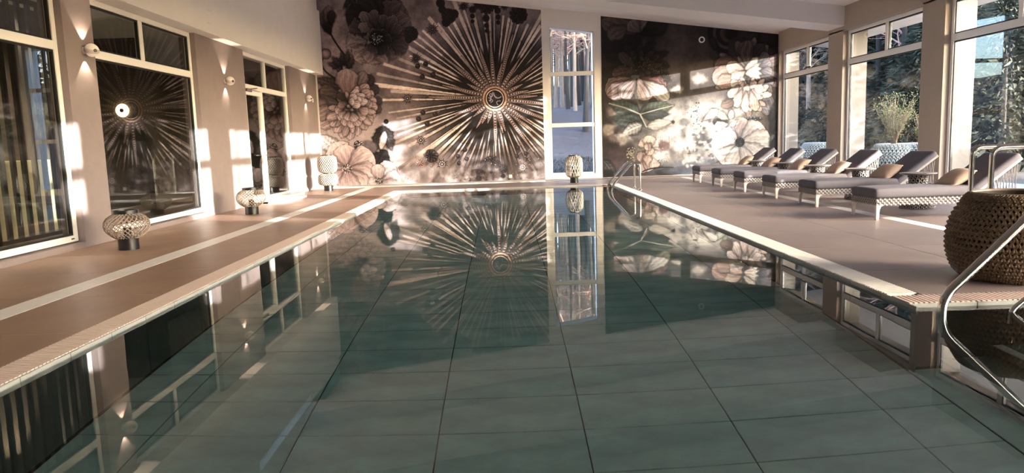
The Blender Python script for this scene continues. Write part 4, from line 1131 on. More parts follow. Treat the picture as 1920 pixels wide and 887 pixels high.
MURAL_RIGHT = [
 ('blob',(4.885,3.415,0.392,0.905,(0.439,0.384,0.384)),{'soft':0.9,'nz':0.7,'op':0.6}),
 ('blob',(5.774,3.098,0.452,0.905,(0.376,0.322,0.322)),{'soft':0.9,'nz':0.8,'op':0.6}),
 ('petal',(3.928,3.99,2.8,4.367,0.302,(0.314,0.259,0.259),(0.502,0.439,0.431)),{'rim':0.4}),
 ('petal',(3.562,4.173,2.969,3.905,0.241,(0.353,0.298,0.29),(0.518,0.447,0.431)),{}),
 ('petal',(3.781,4.023,4.152,4.355,0.256,(0.431,0.384,0.376),(0.627,0.573,0.557)),{'wob':0.14,'rim':0.6}),
 ('petal',(3.854,3.993,3.563,4.316,0.211,(0.392,0.345,0.337),(0.588,0.533,0.518)),{'rim':0.5}),
 ('petal',(3.854,3.935,4.593,4.285,0.271,(0.094,0.071,0.075),(0.235,0.196,0.196)),{}),
 ('flower',(3.788,3.189,0.995,(0.055,0.039,0.047),(0.196,0.149,0.157),3,31),{'squash':0.85,'rim':0.24,'dark':0.5}),
 ('flower',(3.846,3.1,0.603,(0.078,0.055,0.063),(0.275,0.204,0.204),3,33),{'squash':0.75,'rim':0.32}),
 ('petal',(3.845,3.013,3.073,2.892,0.211,(0.141,0.102,0.106),(0.329,0.251,0.243)),{'vein':6}),
 ('petal',(3.756,3.045,3.258,3.465,0.151,(0.196,0.149,0.149),(0.376,0.314,0.306)),{}),
 ('disc',(3.605,3.069,0.024,(0.471,0.376,0.361)),{}),
 ('disc',(3.897,3.079,0.024,(0.471,0.376,0.361)),{}),
 ('disc',(3.944,3.176,0.024,(0.471,0.376,0.361)),{}),
 ('disc',(3.939,3.122,0.024,(0.471,0.376,0.361)),{}),
 ('disc',(4.141,3.125,0.024,(0.471,0.376,0.361)),{}),
 ('disc',(3.9,3.274,0.024,(0.471,0.376,0.361)),{}),
 ('disc',(4.108,3.137,0.024,(0.471,0.376,0.361)),{}),
 ('disc',(3.735,2.99,0.024,(0.471,0.376,0.361)),{}),
 ('disc',(4.117,3.12,0.024,(0.471,0.376,0.361)),{}),
 ('disc',(3.937,3.277,0.024,(0.471,0.376,0.361)),{}),
 ('disc',(3.434,3.124,0.024,(0.471,0.376,0.361)),{}),
 ('disc',(3.613,3.059,0.024,(0.471,0.376,0.361)),{}),
 ('disc',(3.851,3.098,0.024,(0.471,0.376,0.361)),{}),
 ('disc',(3.811,3.078,0.024,(0.471,0.376,0.361)),{}),
 ('disc',(4.088,3.105,0.024,(0.471,0.376,0.361)),{}),
 ('disc',(4.08,3.03,0.024,(0.471,0.376,0.361)),{}),
 ('disc',(3.895,3.322,0.024,(0.471,0.376,0.361)),{}),
 ('disc',(4.056,3.19,0.024,(0.471,0.376,0.361)),{}),
 ('disc',(3.712,3.345,0.024,(0.471,0.376,0.361)),{}),
 ('disc',(3.554,2.982,0.024,(0.471,0.376,0.361)),{}),
 ('disc',(4.292,2.958,0.024,(0.471,0.376,0.361)),{}),
 ('disc',(4.347,3.333,0.024,(0.471,0.376,0.361)),{}),
 ('disc',(4.08,3.281,0.024,(0.471,0.376,0.361)),{}),
 ('disc',(3.617,3.063,0.024,(0.471,0.376,0.361)),{}),
 ('disc',(4.117,3.225,0.024,(0.471,0.376,0.361)),{}),
 ('disc',(3.582,3.319,0.024,(0.471,0.376,0.361)),{}),
 ('disc',(4.407,2.696,0.014,(0.745,0.627,0.588)),{}),
 ('disc',(4.734,2.761,0.014,(0.745,0.627,0.588)),{}),
 ('disc',(4.286,3.043,0.014,(0.745,0.627,0.588)),{}),
 ('disc',(4.444,2.738,0.014,(0.745,0.627,0.588)),{}),
 ('disc',(4.136,2.811,0.014,(0.745,0.627,0.588)),{}),
 ('disc',(4.341,2.708,0.014,(0.745,0.627,0.588)),{}),
 ('disc',(4.187,2.691,0.014,(0.745,0.627,0.588)),{}),
 ('disc',(4.648,2.597,0.014,(0.745,0.627,0.588)),{}),
 ('disc',(4.667,2.822,0.014,(0.745,0.627,0.588)),{}),
 ('disc',(4.453,3.044,0.014,(0.745,0.627,0.588)),{}),
 ('disc',(4.432,2.991,0.014,(0.745,0.627,0.588)),{}),
 ('disc',(4.525,2.719,0.014,(0.745,0.627,0.588)),{}),
 ('disc',(4.413,2.574,0.014,(0.745,0.627,0.588)),{}),
 ('disc',(4.237,2.956,0.014,(0.745,0.627,0.588)),{}),
 ('disc',(4.69,2.887,0.014,(0.745,0.627,0.588)),{}),
 ('disc',(4.541,3.291,0.014,(0.745,0.627,0.588)),{}),
 ('disc',(4.658,2.967,0.014,(0.745,0.627,0.588)),{}),
 ('disc',(4.334,2.683,0.014,(0.745,0.627,0.588)),{}),
 ('disc',(4.448,3.155,0.014,(0.745,0.627,0.588)),{}),
 ('disc',(4.636,3.012,0.014,(0.745,0.627,0.588)),{}),
 ('disc',(4.383,2.968,0.014,(0.745,0.627,0.588)),{}),
 ('disc',(4.369,2.929,0.014,(0.745,0.627,0.588)),{}),
 ('disc',(4.382,2.938,0.014,(0.745,0.627,0.588)),{}),
 ('disc',(4.805,2.79,0.014,(0.745,0.627,0.588)),{}),
 ('disc',(4.525,2.955,0.014,(0.745,0.627,0.588)),{}),
 ('disc',(4.701,2.751,0.014,(0.745,0.627,0.588)),{}),
 ('disc',(4.449,2.949,0.014,(0.745,0.627,0.588)),{}),
 ('disc',(4.555,3.149,0.014,(0.745,0.627,0.588)),{}),
 ('disc',(4.332,2.915,0.014,(0.745,0.627,0.588)),{}),
 ('disc',(4.488,2.826,0.014,(0.745,0.627,0.588)),{}),
 ('disc',(4.215,2.755,0.014,(0.745,0.627,0.588)),{}),
 ('disc',(4.37,2.946,0.014,(0.745,0.627,0.588)),{}),
 ('disc',(4.454,2.909,0.014,(0.745,0.627,0.588)),{}),
 ('disc',(4.369,2.922,0.014,(0.745,0.627,0.588)),{}),
 ('disc',(4.535,2.842,0.014,(0.745,0.627,0.588)),{}),
 ('disc',(4.468,2.966,0.014,(0.745,0.627,0.588)),{}),
 ('disc',(4.607,2.826,0.014,(0.745,0.627,0.588)),{}),
 ('disc',(4.323,2.668,0.014,(0.745,0.627,0.588)),{}),
 ('disc',(4.232,2.983,0.014,(0.745,0.627,0.588)),{}),
 ('disc',(4.554,2.926,0.014,(0.745,0.627,0.588)),{}),
 ('petal',(3.843,2.795,4.524,2.38,0.302,(0.353,0.196,0.18),(0.588,0.416,0.392)),{'wob':0.12,'streak':0.2}),
 ('petal',(3.784,2.782,4.106,2.188,0.271,(0.745,0.627,0.596),(0.894,0.824,0.792)),{}),
 ('petal',(3.695,2.8,2.916,2.343,0.332,(0.408,0.306,0.306),(0.69,0.588,0.573)),{'streak':0.22}),
 ('petal',(3.694,2.785,3.331,2.242,0.241,(0.51,0.416,0.416),(0.784,0.706,0.682)),{'streak':0.2}),
 ('petal',(3.917,2.72,4.642,2.172,0.211,(0.784,0.706,0.675),(0.925,0.878,0.839)),{'streak':0.15}),
 ('line',([(3.695,2.8),(3.691,2.436),(3.777,2.111),(3.952,1.664),(4.01,1.426)],0.039,(0.471,0.424,0.384)),{}),
 ('line',([(3.635,2.816),(3.784,2.812)],0.06,(0.376,0.392,0.408)),{}),
 ('blob',(3.087,1.794,0.302,0.452,(0.808,0.729,0.698)),{'soft':0.8,'nz':0.8,'op':0.7}),
 ('petal',(3.834,1.786,2.972,2.121,0.256,(0.18,0.212,0.188),(0.345,0.376,0.345)),{'p':0.75,'tip':0.85,'vein':8}),
 ('petal',(3.921,1.517,3.011,1.723,0.226,(0.149,0.176,0.165),(0.282,0.314,0.298)),{'p':0.75,'tip':0.85,'vein':8}),
 ('petal',(3.891,1.489,3.349,1.269,0.181,(0.471,0.447,0.424),(0.659,0.62,0.596)),{'p':0.8,'tip':0.85,'vein':6}),
 ('petal',(3.834,1.815,4.761,1.992,0.256,(0.196,0.22,0.18),(0.376,0.392,0.329)),{'p':0.75,'tip':0.85,'vein':8}),
 ('petal',(3.878,1.755,4.67,1.759,0.166,(0.086,0.094,0.086),(0.212,0.22,0.204)),{'p':0.8,'tip':0.85,'vein':7}),
 ('petal',(4.01,1.426,4.729,1.551,0.151,(0.659,0.612,0.565),(0.8,0.753,0.706)),{'p':0.8,'tip':0.85}),
 ('star',(4.759,1.535,0.106,(0.141,0.118,0.118),(0.196,0.165,0.165)),{}),
 ('line',([(2.972,2.107),(3.417,1.975),(3.834,1.786),(4.01,1.426)],0.023,(0.808,0.784,0.737)),{}),
 ('line',([(4.761,1.992),(4.283,1.889),(3.863,1.785)],0.018,(0.745,0.722,0.667)),{}),
 ('line',([(4.22,1.449),(4.216,1.159)],0.009,(0.549,0.486,0.463)),{'op':0.7}),
 ('line',([(4.242,1.448),(4.238,1.209)],0.009,(0.549,0.486,0.463)),{'op':0.7}),
 ('line',([(4.265,1.447),(4.265,1.008)],0.009,(0.549,0.486,0.463)),{'op':0.7}),
 ('line',([(4.287,1.447),(4.28,0.953)],0.009,(0.549,0.486,0.463)),{'op':0.7}),
 ('line',([(4.31,1.446),(4.305,1.158)],0.009,(0.549,0.486,0.463)),{'op':0.7}),
 ('line',([(4.332,1.445),(4.332,1.078)],0.009,(0.549,0.486,0.463)),{'op':0.7}),
 ('line',([(4.355,1.444),(4.35,0.959)],0.009,(0.549,0.486,0.463)),{'op':0.7}),
 ('line',([(4.377,1.444),(4.376,1.027)],0.009,(0.549,0.486,0.463)),{'op':0.7}),
 ('line',([(4.399,1.443),(4.405,0.998)],0.009,(0.549,0.486,0.463)),{'op':0.7}),
 ('line',([(4.422,1.442),(4.411,0.966)],0.009,(0.549,0.486,0.463)),{'op':0.7}),
 ('line',([(4.444,1.442),(4.44,0.967)],0.009,(0.549,0.486,0.463)),{'op':0.7}),
 ('line',([(4.467,1.441),(4.458,0.934)],0.009,(0.549,0.486,0.463)),{'op':0.7}),
 ('line',([(4.489,1.44),(4.491,1.177)],0.009,(0.549,0.486,0.463)),{'op':0.7}),
 ('line',([(4.512,1.439),(4.512,1.083)],0.009,(0.549,0.486,0.463)),{'op':0.7}),
 ('line',([(4.534,1.439),(4.537,0.952)],0.009,(0.549,0.486,0.463)),{'op':0.7}),
 ('line',([(4.557,1.438),(4.55,1.111)],0.009,(0.549,0.486,0.463)),{'op':0.7}),
 ('line',([(4.579,1.437),(4.573,1.021)],0.009,(0.549,0.486,0.463)),{'op':0.7}),
 ('line',([(4.602,1.437),(4.599,1.141)],0.009,(0.549,0.486,0.463)),{'op':0.7}),
 ('line',([(4.624,1.436),(4.628,1.044)],0.009,(0.549,0.486,0.463)),{'op':0.7}),
 ('line',([(4.647,1.435),(4.645,0.94)],0.009,(0.549,0.486,0.463)),{'op':0.7}),
 ('line',([(4.669,1.434),(4.664,0.962)],0.009,(0.549,0.486,0.463)),{'op':0.7}),
 ('line',([(4.692,1.434),(4.704,1.174)],0.009,(0.549,0.486,0.463)),{'op':0.7}),
 ('line',([(4.714,1.433),(4.715,0.911)],0.009,(0.549,0.486,0.463)),{'op':0.7}),
 ('line',([(4.737,1.432),(4.721,0.999)],0.009,(0.549,0.486,0.463)),{'op':0.7}),
 ('line',([(4.759,1.432),(4.752,1.012)],0.009,(0.549,0.486,0.463)),{'op':0.7}),
 ('line',([(4.781,1.431),(4.785,1.023)],0.009,(0.549,0.486,0.463)),{'op':0.7}),
 ('blob',(3.012,0.759,0.271,0.362,(0.235,0.18,0.212)),{'soft':0.7,'nz':0.9,'op':0.9}),
 ('blob',(3.219,0.529,0.392,0.422,(0.329,0.259,0.282)),{'soft':0.7,'nz':0.9,'op':0.9}),
 ('blob',(3.077,1.1,0.332,0.211,(0.588,0.518,0.51)),{'soft':0.7,'nz':0.9,'op':0.9}),
 ('blob',(3.347,1.091,0.362,0.226,(0.839,0.792,0.769)),{'soft':0.7,'nz':0.9,'op':0.9}),
 ('blob',(3.524,0.847,0.181,0.271,(0.251,0.212,0.22)),{'soft':0.7,'nz':0.9,'op':0.9}),
 ('blob',(2.932,1.43,0.211,0.241,(0.808,0.729,0.698)),{'soft':0.7,'nz':0.9,'op':0.9}),
 ('blob',(3.217,0.349,0.332,0.211,(0.431,0.353,0.376)),{'soft':0.7,'nz':0.9,'op':0.9}),
 ('blob',(4.516,0.875,0.211,0.211,(0.376,0.259,0.259)),{'soft':0.7,'nz':0.9,'op':0.9}),
 ('blob',(4.756,0.688,0.181,0.271,(0.361,0.322,0.329)),{'soft':0.7,'nz':0.9,'op':0.9}),
 ('blob',(5.028,0.814,0.332,0.241,(0.933,0.902,0.878)),{'soft':0.7,'nz':0.9,'op':0.9}),
 ('blob',(5.329,1.206,0.392,0.211,(0.886,0.847,0.816)),{'soft':0.7,'nz':0.9,'op':0.9}),
 ('blob',(4.758,1.254,0.302,0.181,(0.91,0.871,0.831)),{'soft':0.7,'nz':0.9,'op':0.9}),
 ('blob',(5.478,1.822,0.452,0.181,(0.941,0.902,0.855)),{'soft':0.7,'nz':0.9,'op':0.9}),
 ('blob',(4.882,2.428,0.332,0.181,(0.933,0.886,0.831)),{'soft':0.7,'nz':0.9,'op':0.9}),
 ('blob',(5.477,2.672,0.271,0.181,(0.925,0.871,0.808)),{'soft':0.7,'nz':0.9,'op':0.9}),
 ('blob',(5.703,1.402,0.271,0.181,(0.824,0.784,0.769)),{'soft':0.7,'nz':0.9,'op':0.9}),
 ('blob',(5.089,1.51,0.241,0.151,(0.431,0.416,0.431)),{'soft':0.7,'nz':0.9,'op':0.9}),
 ('blob',(5.329,0.46,0.392,0.211,(0.808,0.776,0.753)),{'soft':0.7,'nz':0.9,'op':0.9}),
 ('blob',(5.569,1.02,0.302,0.302,(0.259,0.251,0.275)),{'soft':0.7,'nz':0.9,'op':0.9}),
 ('blob',(5.479,0.695,0.452,0.151,(0.471,0.455,0.455)),{'soft':0.7,'nz':0.9,'op':0.9}),
 ('petal',(4.064,0.726,3.791,0.48,0.181,(0.588,0.463,0.439),(0.863,0.776,0.745)),{'rim':0.92,'dark':0.45,'streak':0.05}),
 ('petal',(4.065,0.8,4.334,0.493,0.196,(0.706,0.588,0.557),(0.91,0.839,0.808)),{'rim':0.92,'dark':0.45,'streak':0.05}),
 ('petal',(4.064,0.726,3.999,0.173,0.211,(0.729,0.612,0.588),(0.925,0.855,0.824)),{'rim':0.92,'dark':0.45,'streak':0.05}),
 ('petal',(4.065,0.875,3.857,1.075,0.181,(0.784,0.675,0.635),(0.957,0.902,0.871)),{'rim':0.92,'dark':0.45,'streak':0.05}),
 ('petal',(4.095,0.874,4.277,1.061,0.181,(0.808,0.698,0.659),(0.965,0.91,0.878)),{'rim':0.92,'dark':0.45,'streak':0.05}),
 ('petal',(4.08,0.8,4.083,1.186,0.181,(0.839,0.737,0.698),(0.973,0.933,0.902)),{'rim':0.92,'dark':0.45,'streak':0.05}),
 ('petal',(4.006,0.921,4.154,0.648,0.121,(0.667,0.533,0.502),(0.91,0.824,0.784)),{'rim':0.92,'dark':0.45,'streak':0.05}),
 ('petal',(4.156,0.976,3.975,0.803,0.106,(0.588,0.471,0.439),(0.957,0.886,0.855)),{'rim':0.92,'dark':0.45,'streak':0.05}),
 ('petal',(3.912,0.506,3.878,0.147,0.136,(0.667,0.549,0.533),(0.886,0.808,0.784)),{'rim':0.92,'dark':0.45,'streak':0.05}),
 ('petal',(4.214,0.556,4.242,0.256,0.151,(0.745,0.635,0.612),(0.933,0.871,0.839)),{'rim':0.92,'dark':0.45,'streak':0.05}),
 ('curve',((3.913,0.656),(3.851,0.418),(3.97,0.234),0.018,(0.431,0.329,0.322)),{}),
 ('curve',((4.006,1.01),(4.125,0.858),(4.034,0.682),0.018,(0.549,0.431,0.416)),{}),
 ('disc',(3.662,0.477,0.023,(0.784,0.722,0.627)),{}),
 ('disc',(3.543,0.693,0.023,(0.925,0.871,0.784)),{}),
 ('disc',(3.567,0.642,0.023,(0.784,0.722,0.627)),{}),
 ('disc',(3.537,0.671,0.023,(0.925,0.871,0.784)),{}),
 ('disc',(3.499,0.7,0.023,(0.784,0.722,0.627)),{}),
 ('disc',(3.668,0.837,0.023,(0.925,0.871,0.784)),{}),
 ('disc',(3.654,0.502,0.023,(0.784,0.722,0.627)),{}),
 ('disc',(3.51,0.724,0.023,(0.925,0.871,0.784)),{}),
 ('disc',(3.593,0.687,0.023,(0.784,0.722,0.627)),{}),
 ('disc',(3.467,0.601,0.023,(0.925,0.871,0.784)),{}),
 ('disc',(3.645,0.575,0.023,(0.784,0.722,0.627)),{}),
 ('disc',(3.655,0.743,0.023,(0.925,0.871,0.784)),{}),
 ('disc',(3.566,0.747,0.023,(0.784,0.722,0.627)),{}),
 ('disc',(3.851,0.714,0.023,(0.925,0.871,0.784)),{}),
 ('disc',(3.672,0.525,0.023,(0.784,0.722,0.627)),{}),
 ('disc',(3.569,0.659,0.023,(0.925,0.871,0.784)),{}),
 ('disc',(3.622,0.516,0.023,(0.784,0.722,0.627)),{}),
 ('disc',(3.456,0.658,0.023,(0.925,0.871,0.784)),{}),
 ('disc',(3.627,0.634,0.023,(0.784,0.722,0.627)),{}),
 ('disc',(3.498,0.59,0.023,(0.925,0.871,0.784)),{}),
 ('disc',(3.633,0.783,0.023,(0.784,0.722,0.627)),{}),
 ('disc',(3.47,0.48,0.023,(0.925,0.871,0.784)),{}),
 ('disc',(3.52,0.847,0.023,(0.784,0.722,0.627)),{}),
 ('disc',(3.625,0.793,0.023,(0.925,0.871,0.784)),{}),
 ('disc',(3.579,0.631,0.023,(0.784,0.722,0.627)),{}),
 ('disc',(3.488,0.829,0.023,(0.925,0.871,0.784)),{}),
 ('disc',(3.777,0.81,0.023,(0.784,0.722,0.627)),{}),
 ('disc',(3.461,0.688,0.023,(0.925,0.871,0.784)),{}),
 ('disc',(3.626,0.69,0.023,(0.784,0.722,0.627)),{}),
 ('disc',(3.488,0.591,0.023,(0.925,0.871,0.784)),{}),
 ('disc',(3.467,0.771,0.023,(0.784,0.722,0.627)),{}),
 ('disc',(3.65,0.575,0.023,(0.925,0.871,0.784)),{}),
 ('disc',(3.628,0.588,0.023,(0.784,0.722,0.627)),{}),
 ('disc',(3.621,0.597,0.023,(0.925,0.871,0.784)),{}),
 ('disc',(3.509,0.759,0.023,(0.784,0.722,0.627)),{}),
 ('disc',(3.64,0.577,0.023,(0.925,0.871,0.784)),{}),
 ('disc',(3.54,0.76,0.023,(0.784,0.722,0.627)),{}),
 ('disc',(3.566,0.571,0.023,(0.925,0.871,0.784)),{}),
 ('disc',(3.573,0.708,0.023,(0.784,0.722,0.627)),{}),
 ('disc',(3.566,0.713,0.023,(0.925,0.871,0.784)),{}),
 ('disc',(3.636,0.723,0.023,(0.784,0.722,0.627)),{}),
 ('disc',(3.595,0.705,0.023,(0.925,0.871,0.784)),{}),
 ('disc',(3.501,0.681,0.023,(0.784,0.722,0.627)),{}),
 ('disc',(3.614,0.857,0.023,(0.925,0.871,0.784)),{}),
 ('disc',(3.606,0.656,0.023,(0.784,0.722,0.627)),{}),
 ('disc',(3.57,0.79,0.023,(0.925,0.871,0.784)),{}),
 ('disc',(4.411,0.505,0.018,(0.886,0.831,0.745)),{}),
 ('disc',(4.39,0.478,0.018,(0.886,0.831,0.745)),{}),
 ('disc',(4.433,0.534,0.018,(0.886,0.831,0.745)),{}),
 ('disc',(4.204,0.524,0.018,(0.886,0.831,0.745)),{}),
 ('disc',(4.485,0.704,0.018,(0.886,0.831,0.745)),{}),
 ('disc',(4.558,0.603,0.018,(0.886,0.831,0.745)),{}),
 ('disc',(4.365,0.445,0.018,(0.886,0.831,0.745)),{}),
 ('disc',(4.592,0.467,0.018,(0.886,0.831,0.745)),{}),
 ('disc',(4.545,0.46,0.018,(0.886,0.831,0.745)),{}),
 ('disc',(4.315,0.581,0.018,(0.886,0.831,0.745)),{}),
 ('disc',(4.594,0.507,0.018,(0.886,0.831,0.745)),{}),
 ('disc',(4.482,0.585,0.018,(0.886,0.831,0.745)),{}),
 ('disc',(4.44,0.63,0.018,(0.886,0.831,0.745)),{}),
 ('disc',(4.462,0.812,0.018,(0.886,0.831,0.745)),{}),
 ('disc',(4.562,0.558,0.018,(0.886,0.831,0.745)),{}),
 ('disc',(4.215,0.57,0.018,(0.886,0.831,0.745)),{}),
 ('disc',(4.489,0.572,0.018,(0.886,0.831,0.745)),{}),
 ('disc',(4.53,0.492,0.018,(0.886,0.831,0.745)),{}),
 ('disc',(4.524,0.711,0.018,(0.886,0.831,0.745)),{}),
 ('disc',(4.279,0.639,0.018,(0.886,0.831,0.745)),{}),
 ('disc',(4.55,0.727,0.018,(0.886,0.831,0.745)),{}),
 ('disc',(4.423,0.616,0.018,(0.886,0.831,0.745)),{}),
 ('disc',(4.456,0.705,0.018,(0.886,0.831,0.745)),{}),
 ('disc',(4.52,0.585,0.018,(0.886,0.831,0.745)),{}),
 ('disc',(4.551,0.549,0.018,(0.886,0.831,0.745)),{}),
 ('disc',(4.466,0.474,0.018,(0.886,0.831,0.745)),{}),
 ('disc',(4.585,0.514,0.018,(0.886,0.831,0.745)),{}),
 ('disc',(4.406,0.534,0.018,(0.886,0.831,0.745)),{}),
 ('disc',(4.564,0.49,0.018,(0.886,0.831,0.745)),{}),
 ('disc',(4.615,0.454,0.018,(0.886,0.831,0.745)),{}),
 ('disc',(4.436,0.375,0.018,(0.886,0.831,0.745)),{}),
 ('disc',(4.533,0.498,0.018,(0.886,0.831,0.745)),{}),
 ('disc',(4.49,0.67,0.018,(0.886,0.831,0.745)),{}),
 ('disc',(4.293,0.509,0.018,(0.886,0.831,0.745)),{}),
 ('petal',(2.768,0.543,3.123,0.082,0.151,(0.235,0.243,0.259),(0.408,0.408,0.431)),{'p':0.8,'tip':0.9,'vein':5}),
 ('blob',(2.913,0.164,0.241,0.151,(0.133,0.133,0.157)),{'soft':0.5}),
 ('blob',(4.649,0.152,0.452,0.121,(0.196,0.196,0.227)),{'soft':0.4}),  # dark blue-grey foot of the mural, its shade put into the print
 ('blob',(5.102,0.198,0.452,0.121,(0.259,0.259,0.306)),{'soft':0.4}),
 ('curve',((3.894,0.177),(4.152,0.319),(4.755,0.269),0.024,(0.102,0.094,0.11)),{}),
 ('line',([(6.227,3.413),(6.14,3.438),(6.057,3.479),(5.983,3.534),(5.919,3.601),(5.867,3.678),(5.83,3.763),(5.807,3.853),(5.801,3.945),(5.811,4.036),(5.836,4.123),(5.877,4.203),(5.931,4.274),(5.997,4.334),(6.073,4.38)],0.106,(0.11,0.09,0.094)),{}),
 ('line',([(6.245,3.532),(6.178,3.552),(6.115,3.583),(6.058,3.625),(6.009,3.676),(5.97,3.735),(5.941,3.8),(5.924,3.868),(5.919,3.939),(5.926,4.008),(5.946,4.075),(5.977,4.136),(6.018,4.19),(6.069,4.236),(6.127,4.272)],0.068,(0.408,0.361,0.361)),{}),
 ('line',([(6.258,3.622),(6.207,3.636),(6.158,3.66),(6.115,3.692),(6.077,3.732),(6.047,3.777),(6.025,3.827),(6.011,3.88),(6.008,3.934),(6.013,3.987),(6.028,4.039),(6.052,4.086),(6.084,4.128),(6.123,4.163),(6.167,4.19)],0.075,(0.118,0.098,0.102)),{}),
 ('line',([(6.274,3.725),(6.241,3.735),(6.209,3.751),(6.181,3.771),(6.156,3.797),(6.136,3.827),(6.122,3.859),(6.113,3.893),(6.111,3.928),(6.115,3.963),(6.124,3.996),(6.14,4.027),(6.16,4.054),(6.186,4.077),(6.215,4.095)],0.06,(0.376,0.329,0.329)),{}),
 ('blob',(6.391,3.915,0.211,0.211,(0.102,0.086,0.09)),{'soft':0.4}),
 ('petal',(5.995,3.381,5.831,3.818,0.106,(0.094,0.078,0.082),(0.196,0.173,0.173)),{'vein':5}),
 ('petal',(6.1,3.117,5.832,3.443,0.121,(0.11,0.09,0.094),(0.329,0.282,0.282)),{}),
 ('petal',(6.249,3.055,5.892,3.153,0.136,(0.102,0.086,0.086),(0.251,0.212,0.212)),{}),
 ('petal',(7.402,3.482,7.576,3.765,0.181,(0.094,0.078,0.086),(0.235,0.204,0.212)),{}),
 ('petal',(7.104,3.635,7.396,3.885,0.181,(0.102,0.086,0.094),(0.227,0.196,0.204)),{}),
 ('blob',(7.398,3.741,0.271,0.151,(0.212,0.188,0.196)),{'soft':0.7,'op':0.7}),
 ('flower',(6.875,2.774,0.935,(0.275,0.22,0.227),(0.627,0.549,0.557),3,51),{'rim':0.55,'dark':0.6}),
 ('petal',(6.815,2.892,5.922,3.065,0.302,(0.235,0.173,0.173),(0.51,0.408,0.392)),{}),
 ('petal',(6.785,2.864,5.864,2.689,0.302,(0.588,0.439,0.408),(0.808,0.667,0.62)),{}),
 ('petal',(6.741,2.778,5.999,2.539,0.211,(0.549,0.416,0.384),(0.769,0.643,0.596)),{}),
 ('petal',(6.874,2.948,6.837,3.701,0.302,(0.259,0.204,0.204),(0.486,0.408,0.4)),{'streak':0.2}),
 ('petal',(6.991,3.061,7.252,3.602,0.181,(0.133,0.11,0.118),(0.329,0.282,0.29)),{}),
 ('petal',(6.74,2.923,7.288,3.11,0.211,(0.808,0.706,0.659),(0.965,0.91,0.863)),{}),
 ('petal',(6.756,2.807,7.321,2.847,0.226,(0.808,0.722,0.675),(0.965,0.918,0.871)),{}),
 ('petal',(6.755,2.923,6.249,3.026,0.181,(0.706,0.549,0.502),(0.91,0.808,0.753)),{}),
 ('petal',(6.785,2.864,6.4,2.643,0.166,(0.745,0.596,0.557),(0.91,0.808,0.769)),{}),
 ('petal',(7.11,3.086,7.404,3.338,0.136,(0.259,0.243,0.282),(0.518,0.494,0.541)),{'rim':0.6}),
 ('petal',(7.138,2.981,7.496,3.074,0.136,(0.259,0.243,0.282),(0.518,0.494,0.541)),{'rim':0.6}),
 ('petal',(7.148,2.876,7.53,2.812,0.136,(0.259,0.243,0.282),(0.518,0.494,0.541)),{'rim':0.6}),
 ('petal',(7.158,2.759,7.564,2.519,0.136,(0.259,0.243,0.282),(0.518,0.494,0.541)),{'rim':0.6}),
 ('petal',(7.142,2.643,7.508,2.228,0.136,(0.259,0.243,0.282),(0.518,0.494,0.541)),{'rim':0.6}),
 ('petal',(7.116,2.527,7.422,1.937,0.136,(0.259,0.243,0.282),(0.518,0.494,0.541)),{'rim':0.6}),
 ('petal',(7.171,2.467,7.604,1.784,0.136,(0.259,0.243,0.282),(0.518,0.494,0.541)),{'rim':0.6}),
 ('petal',(7.118,2.41,7.426,1.643,0.136,(0.259,0.243,0.282),(0.518,0.494,0.541)),{'rim':0.6}),
 ('flower',(6.881,2.189,0.603,(0.51,0.416,0.408),(0.894,0.816,0.784),4,53),{'rim':0.9,'dark':0.6,'squash':0.9}),
 ('petal',(6.661,2.591,6.371,2.498,0.128,(0.588,0.486,0.471),(0.933,0.871,0.839)),{'rim':0.95}),
 ('petal',(6.714,2.519,6.522,2.259,0.128,(0.588,0.486,0.471),(0.933,0.871,0.839)),{'rim':0.95}),
 ('petal',(6.777,2.456,6.703,2.048,0.128,(0.588,0.486,0.471),(0.933,0.871,0.839)),{'rim':0.95}),
 ('petal',(6.861,2.427,6.943,1.952,0.128,(0.588,0.486,0.471),(0.933,0.871,0.839)),{'rim':0.95}),
 ('petal',(6.934,2.46,7.151,2.064,0.128,(0.588,0.486,0.471),(0.933,0.871,0.839)),{'rim':0.95}),
 ('petal',(6.975,2.529,7.268,2.294,0.128,(0.588,0.486,0.471),(0.933,0.871,0.839)),{'rim':0.95}),
 ('petal',(6.755,2.588,6.64,2.49,0.128,(0.588,0.486,0.471),(0.933,0.871,0.839)),{'rim':0.95}),
 ('petal',(6.828,2.542,6.85,2.337,0.128,(0.588,0.486,0.471),(0.933,0.871,0.839)),{'rim':0.95}),
 ('petal',(6.901,2.575,7.057,2.447,0.128,(0.588,0.486,0.471),(0.933,0.871,0.839)),{'rim':0.95}),
 ('petal',(6.641,2.495,6.314,2.178,0.128,(0.588,0.486,0.471),(0.933,0.871,0.839)),{'rim':0.95}),
 ('petal',(6.704,2.414,6.495,1.908,0.128,(0.588,0.486,0.471),(0.933,0.871,0.839)),{'rim':0.95}),
 ('petal',(6.809,2.367,6.795,1.751,0.128,(0.588,0.486,0.471),(0.933,0.871,0.839)),{'rim':0.95}),
 ('petal',(6.914,2.373,7.095,1.771,0.128,(0.588,0.486,0.471),(0.933,0.871,0.839)),{'rim':0.95}),
 ('petal',(6.464,2.056,6.106,1.92,0.136,(0.314,0.243,0.235),(0.588,0.502,0.478)),{'p':0.8}),
 ('blob',(6.108,1.507,0.302,0.136,(0.094,0.086,0.102)),{'soft':0.4,'nz':0.4}),
 ('petal',(6.318,1.56,5.777,1.886,0.121,(0.588,0.604,0.541),(0.808,0.808,0.753)),{'p':0.8,'tip':0.9,'vein':4}),
 ('petal',(6.377,1.558,6.406,1.822,0.09,(0.667,0.675,0.612),(0.839,0.831,0.784)),{'p':0.8}),
 ('petal',(5.598,1.553,6.017,1.835,0.121,(0.886,0.855,0.816),(0.957,0.925,0.886)),{}),
